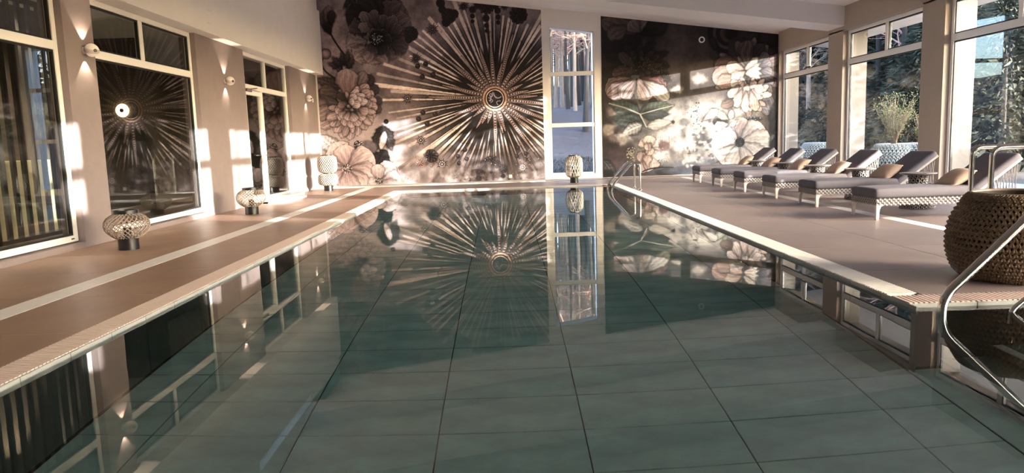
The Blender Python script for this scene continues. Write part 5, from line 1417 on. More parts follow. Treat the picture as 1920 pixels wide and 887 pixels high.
 ('petal',(6.318,1.441,5.929,1.335,0.151,(0.784,0.753,0.729),(0.925,0.894,0.871)),{}),
 ('blob',(6.977,1.539,0.362,0.09,(0.196,0.18,0.204)),{'soft':0.5}),
 ('disc',(7.084,1.466,0.021,(0.863,0.886,0.925)),{}),
 ('disc',(6.919,1.575,0.021,(0.431,0.549,0.706)),{}),
 ('disc',(6.95,1.53,0.021,(0.863,0.886,0.925)),{}),
 ('disc',(6.926,1.617,0.021,(0.431,0.549,0.706)),{}),
 ('disc',(6.863,1.582,0.021,(0.863,0.886,0.925)),{}),
 ('disc',(7.08,1.636,0.021,(0.431,0.549,0.706)),{}),
 ('disc',(6.955,1.485,0.021,(0.863,0.886,0.925)),{}),
 ('disc',(6.921,1.691,0.021,(0.431,0.549,0.706)),{}),
 ('disc',(6.909,1.523,0.021,(0.863,0.886,0.925)),{}),
 ('disc',(6.995,1.621,0.021,(0.431,0.549,0.706)),{}),
 ('disc',(6.935,1.496,0.021,(0.863,0.886,0.925)),{}),
 ('disc',(6.871,1.49,0.021,(0.431,0.549,0.706)),{}),
 ('disc',(6.956,1.535,0.021,(0.863,0.886,0.925)),{}),
 ('disc',(6.898,1.622,0.021,(0.431,0.549,0.706)),{}),
 ('disc',(7.207,1.569,0.021,(0.863,0.886,0.925)),{}),
 ('disc',(6.906,1.54,0.021,(0.431,0.549,0.706)),{}),
 ('disc',(6.93,1.627,0.021,(0.863,0.886,0.925)),{}),
 ('disc',(6.914,1.601,0.021,(0.431,0.549,0.706)),{}),
 ('disc',(7.112,1.66,0.021,(0.863,0.886,0.925)),{}),
 ('disc',(7.029,1.662,0.021,(0.431,0.549,0.706)),{}),
 ('disc',(7.044,1.595,0.021,(0.863,0.886,0.925)),{}),
 ('disc',(7.048,1.58,0.021,(0.431,0.549,0.706)),{}),
 ('disc',(7.077,1.524,0.021,(0.863,0.886,0.925)),{}),
 ('disc',(7.03,1.528,0.021,(0.431,0.549,0.706)),{}),
 ('disc',(6.952,1.59,0.021,(0.863,0.886,0.925)),{}),
 ('disc',(6.924,1.536,0.021,(0.431,0.549,0.706)),{}),
 ('petal',(6.638,0.911,6.528,1.523,0.287,(0.431,0.392,0.455),(0.808,0.769,0.8)),{'rim':0.95,'dark':0.3,'streak':0.06}),
 ('petal',(6.638,0.911,6.767,1.575,0.211,(0.471,0.431,0.478),(0.847,0.808,0.824)),{'rim':0.95,'dark':0.3,'streak':0.06}),
 ('petal',(6.638,0.911,7.341,1.29,0.392,(0.627,0.604,0.667),(0.949,0.925,0.925)),{'rim':0.95,'dark':0.3,'streak':0.06}),
 ('petal',(6.638,0.911,7.527,0.838,0.392,(0.745,0.722,0.729),(0.973,0.949,0.925)),{'rim':0.95,'dark':0.3,'streak':0.06}),
 ('petal',(6.638,0.911,7.292,0.337,0.332,(0.745,0.722,0.729),(0.957,0.933,0.918)),{'rim':0.95,'dark':0.3,'streak':0.06}),
 ('petal',(6.638,0.911,5.855,0.802,0.452,(0.784,0.745,0.745),(0.973,0.941,0.925)),{'rim':0.95,'dark':0.3,'streak':0.06}),
 ('petal',(6.638,0.911,6.114,0.345,0.302,(0.745,0.714,0.714),(0.941,0.91,0.894)),{'rim':0.95,'dark':0.3,'streak':0.06}),
 ('petal',(6.638,0.911,6.049,1.183,0.271,(0.745,0.706,0.722),(0.941,0.91,0.902)),{'rim':0.95,'dark':0.3,'streak':0.06}),
 ('petal',(6.638,0.911,6.659,0.177,0.211,(0.337,0.361,0.463),(0.588,0.612,0.722)),{'rim':0.95,'dark':0.3,'streak':0.06}),
 ('petal',(6.638,0.911,6.356,0.157,0.211,(0.784,0.753,0.753),(0.941,0.918,0.902)),{'rim':0.95,'dark':0.3,'streak':0.06}),
 ('petal',(6.638,0.911,6.992,0.136,0.181,(0.745,0.729,0.745),(0.941,0.918,0.902)),{'rim':0.95,'dark':0.3,'streak':0.06}),
 ('blob',(6.638,0.896,0.196,0.241,(0.275,0.275,0.361)),{'soft':0.9,'op':0.8}),
 ('disc',(6.638,0.911,0.143,(0.094,0.102,0.149)),{}),
 ('disc',(6.681,0.928,0.015,(0.078,0.078,0.11)),{}),
 ('disc',(6.524,0.922,0.015,(0.353,0.471,0.588)),{}),
 ('disc',(6.69,0.819,0.015,(0.078,0.078,0.11)),{}),
 ('disc',(6.574,0.832,0.015,(0.353,0.471,0.588)),{}),
 ('disc',(6.521,0.962,0.015,(0.078,0.078,0.11)),{}),
 ('disc',(6.53,0.889,0.015,(0.353,0.471,0.588)),{}),
 ('disc',(6.548,0.994,0.015,(0.078,0.078,0.11)),{}),
 ('disc',(6.733,0.805,0.015,(0.353,0.471,0.588)),{}),
 ('disc',(6.51,0.825,0.015,(0.078,0.078,0.11)),{}),
 ('disc',(6.721,0.81,0.015,(0.353,0.471,0.588)),{}),
 ('disc',(6.598,0.776,0.015,(0.078,0.078,0.11)),{}),
 ('disc',(6.692,1.042,0.015,(0.353,0.471,0.588)),{}),
 ('disc',(6.493,0.991,0.015,(0.078,0.078,0.11)),{}),
 ('disc',(6.664,0.732,0.015,(0.353,0.471,0.588)),{}),
 ('disc',(6.516,0.861,0.015,(0.078,0.078,0.11)),{}),
 ('disc',(6.658,0.888,0.015,(0.353,0.471,0.588)),{}),
 ('disc',(6.705,0.797,0.015,(0.078,0.078,0.11)),{}),
 ('disc',(6.648,0.75,0.015,(0.353,0.471,0.588)),{}),
 ('disc',(6.715,0.788,0.015,(0.078,0.078,0.11)),{}),
 ('disc',(6.748,0.996,0.015,(0.353,0.471,0.588)),{}),
 ('disc',(6.77,0.984,0.015,(0.078,0.078,0.11)),{}),
 ('disc',(6.658,0.939,0.015,(0.353,0.471,0.588)),{}),
 ('disc',(6.547,0.921,0.015,(0.078,0.078,0.11)),{}),
 ('disc',(6.507,0.857,0.015,(0.353,0.471,0.588)),{}),
 ('disc',(6.628,0.992,0.015,(0.078,0.078,0.11)),{}),
 ('disc',(6.659,0.869,0.015,(0.353,0.471,0.588)),{}),
 ('disc',(6.626,1.075,0.015,(0.078,0.078,0.11)),{}),
 ('disc',(6.689,0.873,0.015,(0.353,0.471,0.588)),{}),
 ('disc',(6.746,0.771,0.015,(0.078,0.078,0.11)),{}),
 ('disc',(6.751,0.848,0.015,(0.353,0.471,0.588)),{}),
 ('disc',(6.686,0.962,0.015,(0.078,0.078,0.11)),{}),
 ('disc',(6.597,1.008,0.015,(0.353,0.471,0.588)),{}),
 ('disc',(6.565,1.009,0.015,(0.078,0.078,0.11)),{}),
 ('disc',(6.732,0.771,0.015,(0.353,0.471,0.588)),{}),
 ('disc',(6.474,0.917,0.015,(0.078,0.078,0.11)),{}),
 ('disc',(6.503,1.015,0.015,(0.353,0.471,0.588)),{}),
 ('disc',(6.615,0.948,0.015,(0.078,0.078,0.11)),{}),
 ('disc',(6.803,0.901,0.015,(0.353,0.471,0.588)),{}),
 ('disc',(6.562,1.052,0.015,(0.078,0.078,0.11)),{}),
 ('disc',(6.689,1.002,0.015,(0.353,0.471,0.588)),{}),
 ('disc',(5.361,1.95,0.01,(0.141,0.133,0.157)),{}),
 ('disc',(5.169,1.785,0.019,(0.141,0.133,0.157)),{}),
 ('disc',(5.412,1.737,0.017,(0.141,0.133,0.157)),{}),
 ('disc',(5.27,1.676,0.024,(0.141,0.133,0.157)),{}),
 ('disc',(5.268,1.65,0.018,(0.141,0.133,0.157)),{}),
 ('disc',(5.34,1.906,0.016,(0.141,0.133,0.157)),{}),
 ('disc',(5.357,1.261,0.015,(0.141,0.133,0.157)),{}),
 ('disc',(5.384,1.823,0.027,(0.141,0.133,0.157)),{}),
 ('disc',(5.427,1.451,0.016,(0.141,0.133,0.157)),{}),
 ('disc',(5.525,1.891,0.014,(0.141,0.133,0.157)),{}),
 ('disc',(5.411,1.321,0.017,(0.141,0.133,0.157)),{}),
 ('disc',(5.426,1.569,0.022,(0.141,0.133,0.157)),{}),
 ('disc',(5.303,1.982,0.01,(0.141,0.133,0.157)),{}),
 ('disc',(5.345,1.65,0.019,(0.141,0.133,0.157)),{}),
 ('disc',(5.413,1.514,0.019,(0.141,0.133,0.157)),{}),
 ('disc',(5.499,1.343,0.012,(0.141,0.133,0.157)),{}),
 ('disc',(5.385,1.318,0.014,(0.141,0.133,0.157)),{}),
 ('disc',(5.348,1.319,0.019,(0.141,0.133,0.157)),{}),
 ('disc',(5.481,2.046,0.026,(0.141,0.133,0.157)),{}),
 ('disc',(5.493,1.553,0.017,(0.141,0.133,0.157)),{}),
 ('disc',(5.356,1.258,0.016,(0.141,0.133,0.157)),{}),
 ('disc',(5.439,1.696,0.017,(0.141,0.133,0.157)),{}),
 ('disc',(5.276,1.928,0.018,(0.141,0.133,0.157)),{}),
 ('disc',(5.474,1.762,0.015,(0.141,0.133,0.157)),{}),
 ('disc',(5.427,1.536,0.018,(0.141,0.133,0.157)),{}),
 ('disc',(5.395,1.797,0.018,(0.141,0.133,0.157)),{}),
 ('disc',(5.131,1.43,0.018,(0.141,0.133,0.157)),{}),
 ('disc',(5.431,1.802,0.025,(0.141,0.133,0.157)),{}),
 ('disc',(5.463,1.643,0.021,(0.141,0.133,0.157)),{}),
 ('disc',(5.278,1.714,0.02,(0.141,0.133,0.157)),{}),
 ('disc',(5.314,1.416,0.016,(0.141,0.133,0.157)),{}),
 ('disc',(5.261,1.833,0.015,(0.141,0.133,0.157)),{}),
 ('disc',(5.417,2.046,0.027,(0.141,0.133,0.157)),{}),
 ('disc',(5.506,1.576,0.012,(0.141,0.133,0.157)),{}),
 ('disc',(5.462,1.457,0.023,(0.141,0.133,0.157)),{}),
 ('disc',(5.535,1.397,0.024,(0.141,0.133,0.157)),{}),
 ('disc',(5.576,1.727,0.013,(0.141,0.133,0.157)),{}),
 ('disc',(5.376,1.927,0.014,(0.141,0.133,0.157)),{}),
 ('disc',(5.427,1.841,0.024,(0.141,0.133,0.157)),{}),
 ('disc',(5.48,1.801,0.011,(0.141,0.133,0.157)),{}),
 ('disc',(5.428,1.772,0.011,(0.141,0.133,0.157)),{}),
 ('disc',(5.458,1.767,0.014,(0.141,0.133,0.157)),{}),
 ('disc',(5.273,1.458,0.013,(0.141,0.133,0.157)),{}),
 ('disc',(5.388,1.592,0.014,(0.141,0.133,0.157)),{}),
 ('disc',(5.4,1.957,0.02,(0.141,0.133,0.157)),{}),
 ('disc',(5.424,1.692,0.014,(0.141,0.133,0.157)),{}),
 ('disc',(5.338,1.81,0.027,(0.141,0.133,0.157)),{}),
 ('disc',(5.448,1.143,0.022,(0.141,0.133,0.157)),{}),
 ('disc',(5.293,2.106,0.017,(0.141,0.133,0.157)),{}),
 ('disc',(5.345,1.475,0.022,(0.141,0.133,0.157)),{}),
 ('disc',(5.467,1.923,0.023,(0.141,0.133,0.157)),{}),
 ('disc',(5.312,1.974,0.011,(0.141,0.133,0.157)),{}),
 ('disc',(5.466,1.884,0.015,(0.141,0.133,0.157)),{}),
 ('disc',(5.502,1.454,0.013,(0.141,0.133,0.157)),{}),
 ('disc',(5.318,1.466,0.013,(0.141,0.133,0.157)),{}),
 ('disc',(5.408,1.58,0.015,(0.141,0.133,0.157)),{}),
 ('disc',(5.44,1.798,0.014,(0.141,0.133,0.157)),{}),
 ('disc',(5.498,1.448,0.022,(0.141,0.133,0.157)),{}),
 ('disc',(5.478,1.305,0.009,(0.141,0.133,0.157)),{}),
 ('disc',(5.438,1.6,0.023,(0.141,0.133,0.157)),{}),
 ('blob',(5.867,0.502,0.043,0.048,(0.808,0.776,0.753)),{'soft':0.6,'nz':0.8,'op':0.7}),
 ('blob',(5.882,0.421,0.053,0.086,(0.235,0.227,0.251)),{'soft':0.6,'nz':0.8,'op':0.7}),
 ('blob',(5.475,1.114,0.058,0.064,(0.808,0.776,0.753)),{'soft':0.6,'nz':0.8,'op':0.7}),
 ('blob',(5.082,1.146,0.043,0.041,(0.235,0.227,0.251)),{'soft':0.6,'nz':0.8,'op':0.7}),
 ('blob',(5.891,0.746,0.068,0.058,(0.808,0.776,0.753)),{'soft':0.6,'nz':0.8,'op':0.7}),
 ('blob',(5.719,0.729,0.079,0.047,(0.235,0.227,0.251)),{'soft':0.6,'nz':0.8,'op':0.7}),
 ('blob',(5.376,0.969,0.041,0.034,(0.808,0.776,0.753)),{'soft':0.6,'nz':0.8,'op':0.7}),
 ('blob',(5.875,0.553,0.045,0.061,(0.235,0.227,0.251)),{'soft':0.6,'nz':0.8,'op':0.7}),
 ('blob',(5.255,0.997,0.04,0.056,(0.808,0.776,0.753)),{'soft':0.6,'nz':0.8,'op':0.7}),
 ('blob',(5.58,1.191,0.059,0.069,(0.235,0.227,0.251)),{'soft':0.6,'nz':0.8,'op':0.7}),
 ('blob',(5.667,1.341,0.062,0.036,(0.808,0.776,0.753)),{'soft':0.6,'nz':0.8,'op':0.7}),
 ('blob',(5.785,0.423,0.071,0.057,(0.235,0.227,0.251)),{'soft':0.6,'nz':0.8,'op':0.7}),
 ('blob',(5.521,0.951,0.054,0.053,(0.808,0.776,0.753)),{'soft':0.6,'nz':0.8,'op':0.7}),
 ('blob',(5.566,1.524,0.047,0.036,(0.235,0.227,0.251)),{'soft':0.6,'nz':0.8,'op':0.7}),
 ('blob',(5.281,0.322,0.09,0.034,(0.808,0.776,0.753)),{'soft':0.6,'nz':0.8,'op':0.7}),
 ('blob',(5.446,0.464,0.084,0.064,(0.235,0.227,0.251)),{'soft':0.6,'nz':0.8,'op':0.7}),
 ('blob',(5.058,0.416,0.074,0.084,(0.808,0.776,0.753)),{'soft':0.6,'nz':0.8,'op':0.7}),
 ('blob',(5.788,1.533,0.071,0.077,(0.235,0.227,0.251)),{'soft':0.6,'nz':0.8,'op':0.7}),
 ('blob',(5.252,0.773,0.087,0.087,(0.808,0.776,0.753)),{'soft':0.6,'nz':0.8,'op':0.7}),
 ('blob',(5.825,1.005,0.06,0.055,(0.235,0.227,0.251)),{'soft':0.6,'nz':0.8,'op':0.7}),
 ('blob',(5.165,0.299,0.07,0.078,(0.808,0.776,0.753)),{'soft':0.6,'nz':0.8,'op':0.7}),
 ('blob',(5.521,0.872,0.057,0.051,(0.235,0.227,0.251)),{'soft':0.6,'nz':0.8,'op':0.7}),
 ('blob',(5.885,0.831,0.052,0.061,(0.808,0.776,0.753)),{'soft':0.6,'nz':0.8,'op':0.7}),
 ('blob',(5.771,0.973,0.073,0.052,(0.235,0.227,0.251)),{'soft':0.6,'nz':0.8,'op':0.7}),
 ('blob',(5.248,0.535,0.042,0.071,(0.808,0.776,0.753)),{'soft':0.6,'nz':0.8,'op':0.7}),
 ('blob',(5.94,1.555,0.062,0.067,(0.235,0.227,0.251)),{'soft':0.6,'nz':0.8,'op':0.7}),
 ('blob',(5.944,0.76,0.083,0.062,(0.808,0.776,0.753)),{'soft':0.6,'nz':0.8,'op':0.7}),
 ('blob',(5.837,0.329,0.036,0.073,(0.235,0.227,0.251)),{'soft':0.6,'nz':0.8,'op':0.7}),
 ('blob',(5.471,0.229,0.069,0.061,(0.808,0.776,0.753)),{'soft':0.6,'nz':0.8,'op':0.7}),
 ('blob',(5.393,0.725,0.09,0.064,(0.235,0.227,0.251)),{'soft':0.6,'nz':0.8,'op':0.7}),
 ('blob',(5.672,0.786,0.032,0.041,(0.808,0.776,0.753)),{'soft':0.6,'nz':0.8,'op':0.7}),
 ('blob',(5.31,-0.03,0.038,0.062,(0.235,0.227,0.251)),{'soft':0.6,'nz':0.8,'op':0.7}),
 ('blob',(5.68,0.948,0.048,0.043,(0.808,0.776,0.753)),{'soft':0.6,'nz':0.8,'op':0.7}),
 ('blob',(5.832,0.611,0.064,0.043,(0.235,0.227,0.251)),{'soft':0.6,'nz':0.8,'op':0.7}),
 ('blob',(5.339,0.891,0.072,0.045,(0.808,0.776,0.753)),{'soft':0.6,'nz':0.8,'op':0.7}),
 ('blob',(5.632,0.143,0.072,0.076,(0.235,0.227,0.251)),{'soft':0.6,'nz':0.8,'op':0.7}),
 ('blob',(5.415,0.427,0.053,0.071,(0.808,0.776,0.753)),{'soft':0.6,'nz':0.8,'op':0.7}),
 ('blob',(5.804,0.838,0.058,0.072,(0.235,0.227,0.251)),{'soft':0.6,'nz':0.8,'op':0.7}),
 ('blob',(5.368,0.751,0.032,0.08,(0.808,0.776,0.753)),{'soft':0.6,'nz':0.8,'op':0.7}),
 ('blob',(5.161,0.8,0.051,0.084,(0.235,0.227,0.251)),{'soft':0.6,'nz':0.8,'op':0.7}),
 ('blob',(5.623,0.954,0.077,0.033,(0.808,0.776,0.753)),{'soft':0.6,'nz':0.8,'op':0.7}),
 ('blob',(5.344,1.168,0.074,0.048,(0.235,0.227,0.251)),{'soft':0.6,'nz':0.8,'op':0.7}),
 ('blob',(5.49,0.602,0.084,0.066,(0.808,0.776,0.753)),{'soft':0.6,'nz':0.8,'op':0.7}),
 ('blob',(5.617,1.089,0.056,0.087,(0.235,0.227,0.251)),{'soft':0.6,'nz':0.8,'op':0.7}),
 ('blob',(5.888,0.934,0.069,0.084,(0.808,0.776,0.753)),{'soft':0.6,'nz':0.8,'op':0.7}),
 ('blob',(5.488,0.519,0.078,0.071,(0.235,0.227,0.251)),{'soft':0.6,'nz':0.8,'op':0.7}),
 ('blob',(5.6,1.22,0.054,0.037,(0.808,0.776,0.753)),{'soft':0.6,'nz':0.8,'op':0.7}),
 ('blob',(5.63,1.344,0.062,0.049,(0.235,0.227,0.251)),{'soft':0.6,'nz':0.8,'op':0.7}),
 ('blob',(5.646,0.908,0.042,0.065,(0.808,0.776,0.753)),{'soft':0.6,'nz':0.8,'op':0.7}),
 ('blob',(5.216,0.698,0.031,0.086,(0.235,0.227,0.251)),{'soft':0.6,'nz':0.8,'op':0.7}),
 ('blob',(5.523,0.409,0.032,0.053,(0.808,0.776,0.753)),{'soft':0.6,'nz':0.8,'op':0.7}),
 ('blob',(5.06,0.796,0.042,0.038,(0.235,0.227,0.251)),{'soft':0.6,'nz':0.8,'op':0.7}),
 ('blob',(5.883,1.244,0.06,0.061,(0.808,0.776,0.753)),{'soft':0.6,'nz':0.8,'op':0.7}),
 ('blob',(5.741,0.972,0.057,0.056,(0.235,0.227,0.251)),{'soft':0.6,'nz':0.8,'op':0.7}),
 ('blob',(5.578,0.512,0.052,0.034,(0.808,0.776,0.753)),{'soft':0.6,'nz':0.8,'op':0.7}),
 ('blob',(5.212,0.645,0.083,0.038,(0.235,0.227,0.251)),{'soft':0.6,'nz':0.8,'op':0.7}),
 ('blob',(5.289,0.305,0.088,0.049,(0.808,0.776,0.753)),{'soft':0.6,'nz':0.8,'op':0.7}),
 ('blob',(5.747,0.23,0.048,0.07,(0.235,0.227,0.251)),{'soft':0.6,'nz':0.8,'op':0.7}),
 ('blob',(5.712,0.85,0.048,0.065,(0.808,0.776,0.753)),{'soft':0.6,'nz':0.8,'op':0.7}),
 ('blob',(5.786,0.565,0.065,0.056,(0.235,0.227,0.251)),{'soft':0.6,'nz':0.8,'op':0.7}),
 ('petal',(7.684,0.384,7.584,1.104,0.151,(0.235,0.227,0.251),(0.431,0.416,0.439)),{}),
 ('disc',(7.678,0.833,0.181,(0.329,0.322,0.353)),{}),
 ('petal',(7.508,1.136,7.755,1.721,0.121,(0.086,0.082,0.098),(0.212,0.204,0.235)),{'p':0.8,'tip':0.9,'vein':7}),
 ('petal',(7.533,0.389,7.792,1.276,0.121,(0.086,0.082,0.098),(0.212,0.204,0.235)),{'p':0.8,'tip':0.9,'vein':7}),
 ('petal',(7.489,1.434,7.718,2.163,0.121,(0.086,0.082,0.098),(0.212,0.204,0.235)),{'p':0.8,'tip':0.9,'vein':7}),
]

# ================================================================== PRINTED MURALS (flat art on the far wall, colour per mesh point)
def value_noise(X, Z, f, seed, octs=4):
    rs = np.random.RandomState(seed)
    tot = np.zeros_like(X); amp = 1; s = 0
    for o in range(octs):
        lat = rs.rand(97, 97)
        u = (X * f + 31.7 * o) % 96; v = (Z * f + 17.3 * o) % 96
        i = u.astype(int); j = v.astype(int); fu = u - i; fv = v - j
        fu = fu * fu * (3 - 2 * fu); fv = fv * fv * (3 - 2 * fv)
        tot += amp * ((lat[i, j] * (1 - fu) + lat[i + 1, j] * fu) * (1 - fv) + (lat[i, j + 1] * (1 - fu) + lat[i + 1, j + 1] * fu) * fv)
        s += amp; amp *= .55; f *= 2.05
    return tot / s

def sstep(a, b, v):
    t = np.clip((v - a) / (b - a + 1e-9), 0, 1)
    return t * t * (3 - 2 * t)

class Canvas:
    def __init__(self, x0, x1, zb, ztop, step, seed):
        self.nx = int((x1 - x0) / step); self.nz = int((ztop(x0) - zb) / step)
        xs = np.linspace(x0, x1, self.nx + 1)
        zt = np.array([ztop(x) for x in xs])
        t = np.linspace(0, 1, self.nz + 1)
        self.X = np.repeat(xs[None, :], self.nz + 1, 0)
        self.Z = zb + t[:, None] * (zt - zb)[None, :]
        self.C = np.zeros((self.nz + 1, self.nx + 1, 3), np.float32)
        self.x0, self.x1, self.zb, self.zt = x0, x1, zb, zt
        self.nse = value_noise(self.X, self.Z, 3.0, seed, 5)
        self.fine = value_noise(self.X, self.Z, 16.0, seed + 1, 3)
        self.rnd = random.Random(seed)
    def win(self, xa, xb, za, zb):
        dx = (self.x1 - self.x0) / self.nx
        i0 = max(0, int((xa - self.x0) / dx)); i1 = min(self.nx + 1, int((xb - self.x0) / dx) + 2)
        if i1 <= i0: return None
        hmax = self.zt[i0:i1].max() - self.zb; hmin = self.zt[i0:i1].min() - self.zb
        j0 = max(0, int((za - self.zb) / hmax * self.nz) - 1); j1 = min(self.nz + 1, int((zb - self.zb) / hmin * self.nz) + 3)
        if j1 <= j0: return None
        return slice(j0, j1), slice(i0, i1)
    def put(self, w, alpha, colr):
        a = alpha[..., None]
        self.C[w] = self.C[w] * (1 - a) + np.asarray(colr, np.float32) * a
    def mul(self, w, alpha, k):
        self.C[w] *= (1 - alpha[..., None] * (1 - k))
    # --- strokes
    def petal(self, bx, bz, tx, tz, w, c0, c1, p=1.7, rim=.0, dark=.5, streak=.12, wob=.06, sh=.35, tip=.5, vein=0, light=0.0):
        dx, dz = tx - bx, tz - bz; L = math.hypot(dx, dz)
        if L < 1e-4: return
        ux, uz = dx / L, dz / L
        m = w + .06
        wd = self.win(min(bx, tx) - m, max(bx, tx) + m, min(bz, tz) - m, max(bz, tz) + m)
        if wd is None: return
        X, Z = self.X[wd] - bx, self.Z[wd] - bz
        s = (X * ux + Z * uz) / L; q = (-X * uz + Z * ux)
        ph = self.rnd.uniform(0, 6.28)
        sc_ = np.clip(s, 0.0001, .9999)
        prof = w * np.abs(np.sin(PI * sc_ ** p)) ** tip * (1 + wob * np.sin(sc_ * 17 + ph + np.sign(q) * 1.3) + wob * .6 * np.sin(sc_ * 41 + ph))
        prof = np.where((s > 0) & (s < 1), prof, 0)
        d = prof - np.abs(q)
        aa = .010
        if sh:      # soft drop shadow under the petal, painted into the printed art
            self.mul(wd, sstep(-.055, 0, d) * (s > -.05) * (s < 1.05), 1 - sh)
        al = sstep(0, aa, d) * (s > 0) * (s < 1)
        qn = q / (prof + 1e-4)
        t = np.clip(s * 1.05, 0, 1)[..., None]
        colr = np.array(c0) * (1 - t) + np.array(c1) * t
        k = 1 + streak * np.sin(qn * 11 + 2.2 * np.sin(s * 5 + ph) + ph) + streak * .8 * np.sin(qn * 27 + ph * 2) + .22 * (self.fine[wd] - .5) + light * qn
        k *= 1 - dark * (1 - sstep(0, .05 + .12 * w, d)) * (.35 + .65 * (1 - s))
        if vein:
            mid = np.exp(-(q / .010) ** 2)
            side = np.exp(-((np.mod(s * vein - np.abs(qn) * .9, 1) - .5) / .10) ** 2) * (np.abs(qn) < .92)
            k = k * (1 + .55 * np.maximum(mid, side * .7))
        colr = colr * k[..., None]
        if rim:
            rr = np.exp(-((d - .020) / .014) ** 2) * sstep(.3, .75, s)
            colr = colr * (1 - rr[..., None] * .7) + np.array([rim, rim * .86, rim * .80]) * rr[..., None] * .7
        self.put(wd, al, np.clip(colr, 0, 1))
    def blob(self, cx, cz, rx, rz, c, soft=.6, nz=.5, op=1.0):
        wd = self.win(cx - rx * 1.4, cx + rx * 1.4, cz - rz * 1.4, cz + rz * 1.4)
        if wd is None: return
        X, Z = (self.X[wd] - cx) / rx, (self.Z[wd] - cz) / rz
        d = 1 - np.sqrt(X * X + Z * Z) + nz * (self.nse[wd] - .5) * 1.6
        al = sstep(0, soft, d) * op
        self.put(wd, al, np.array(c) * (1 + .35 * (self.fine[wd] - .5))[..., None])
    def disc(self, cx, cz, r, c, hi=.0, rimc=None):
        wd = self.win(cx - r * 1.3, cx + r * 1.3, cz - r * 1.3, cz + r * 1.3)
        if wd is None: return
        X, Z = (self.X[wd] - cx) / r, (self.Z[wd] - cz) / r
        d = 1 - np.sqrt(X * X + Z * Z)
        al = sstep(0, .012 / r, d)
        k = .55 + .55 * sstep(0, .9, d) + hi * np.exp(-((X + .3) ** 2 + (Z - .35) ** 2) / .08)
        cc = np.array(c) * k[..., None]
        if rimc is not None:
            e = np.exp(-((d - .12) / .10) ** 2)[..., None]
            cc = cc * (1 - e) + np.array(rimc) * e
        self.put(wd, al, np.clip(cc, 0, 1))
    def ring(self, cx, cz, r, w, c):
        wd = self.win(cx - r - w, cx + r + w, cz - r - w, cz + r + w)
        if wd is None: return
        d = np.abs(np.hypot(self.X[wd] - cx, self.Z[wd] - cz) - r)
        self.put(wd, sstep(w, w * .4, d), np.array(c) * (1 + .4 * (self.fine[wd] - .5))[..., None])
    def line(self, pts, w, c, op=1.0):
        for (ax, az), (bx, bz) in zip(pts[:-1], pts[1:]):
            wd = self.win(min(ax, bx) - w, max(ax, bx) + w, min(az, bz) - w, max(az, bz) + w)
            if wd is None: continue
            L2 = (bx - ax) ** 2 + (bz - az) ** 2 + 1e-9
            X, Z = self.X[wd], self.Z[wd]
            t = np.clip(((X - ax) * (bx - ax) + (Z - az) * (bz - az)) / L2, 0, 1)
            d = np.hypot(X - ax - t * (bx - ax), Z - az - t * (bz - az))
            self.put(wd, sstep(w, w * .45, d) * op, np.array(c))
    def curve(self, p0, p1, p2, w, c, op=1.0):
        pts = []
        for i in range(13):
            t = i / 12
            pts.append(((1 - t) ** 2 * p0[0] + 2 * t * (1 - t) * p1[0] + t * t * p2[0], (1 - t) ** 2 * p0[1] + 2 * t * (1 - t) * p1[1] + t * t * p2[1]))
        self.line(pts, w, c, op)
    def star(self, cx, cz, r, c, bead):
        for k in range(16):
            a = 2 * PI * k / 16 + .1; rr = r * (1 if k % 2 else .8)
            self.petal(cx, cz, cx + rr * math.cos(a), cz + rr * math.sin(a), r * .11, c, c, p=.6, tip=1, sh=0, wob=0, streak=0, dark=.2)
        for k in range(9):
            a = 2 * PI * k / 9
            self.disc(cx + r * .34 * math.cos(a), cz + r * .34 * math.sin(a), r * .12, bead, .3)
        self.disc(cx, cz, r * .17, bead, .5)
    def rosette(self, cx, cz, r, c, hi):
        self.blob(cx, cz, r * 1.05, r * 1.05, [v * .5 for v in c], .25, .35)
        for k in range(3):
            rr = r * (.86, .55, .22)[k]; n = (11, 7, 3)[k]
            for i in range(n):
                a = 2 * PI * (i + .4 * k) / n
                self.disc(cx + rr * math.cos(a), cz + rr * math.sin(a), r * .23, c, .5, rimc=hi if (i + k) % 3 == 0 else None)
    def flower(self, cx, cz, R, c0, c1, rings, seed, squash=1.0, rim=0, a0=0.0, drop=0.0, dark=.6, tipw=.55, p=1.6):
        rd = random.Random(seed)
        for k in range(rings):
            f = 1 - k / rings
            n = int(6 + 7 * f)
            for i in range(n):
                a = a0 + 2 * PI * (i + .5 * (k % 2)) / n + rd.uniform(-.16, .16)
                L = R * f * rd.uniform(.86, 1.1)
                bx, bz = cx + L * .18 * math.cos(a), cz + L * .18 * math.sin(a) * squash
                tx, tz = cx + L * math.cos(a), cz + L * math.sin(a) * squash - drop * L * (.5 + .5 * abs(math.cos(a)))
                g = rd.uniform(.78, 1.18)
                self.petal(bx, bz, tx, tz, L * tipw * rd.uniform(.6, .95) * 1.9 * PI / n / 2 * 1.3, [v * g for v in c0], [min(1, v * g) for v in c1], p=p, rim=rim, dark=dark, streak=.10, wob=.07, light=rd.uniform(-.2, .2))
    def mesh(self, name, y, m):
        nz, nx = self.nz + 1, self.nx + 1
        nv = nz * nx
        co = np.empty((nv, 3), np.float32)
        co[:, 0] = self.X.ravel(); co[:, 1] = y; co[:, 2] = self.Z.ravel()
        j, i = np.meshgrid(np.arange(self.nz), np.arange(self.nx), indexing='ij')
        a = (j * nx + i).ravel()
        q = np.stack([a, a + 1, a + nx + 1, a + nx], 1).astype(np.int32)
        # thin back sheet so that the print is a panel with a thickness
        bx = [(self.x0, self.zb), (self.x1, self.zb), (self.x1, self.zt[-1]), (self.x0, self.zt[0])]
        me = bpy.data.meshes.new(name)
        extra = np.array([(x, y + .010, z) for x, z in bx], np.float32)
        corner = [0, nx - 1, nv - 1, nv - nx]
        co = np.concatenate([co, extra])
        e = [nv, nv + 1, nv + 2, nv + 3]
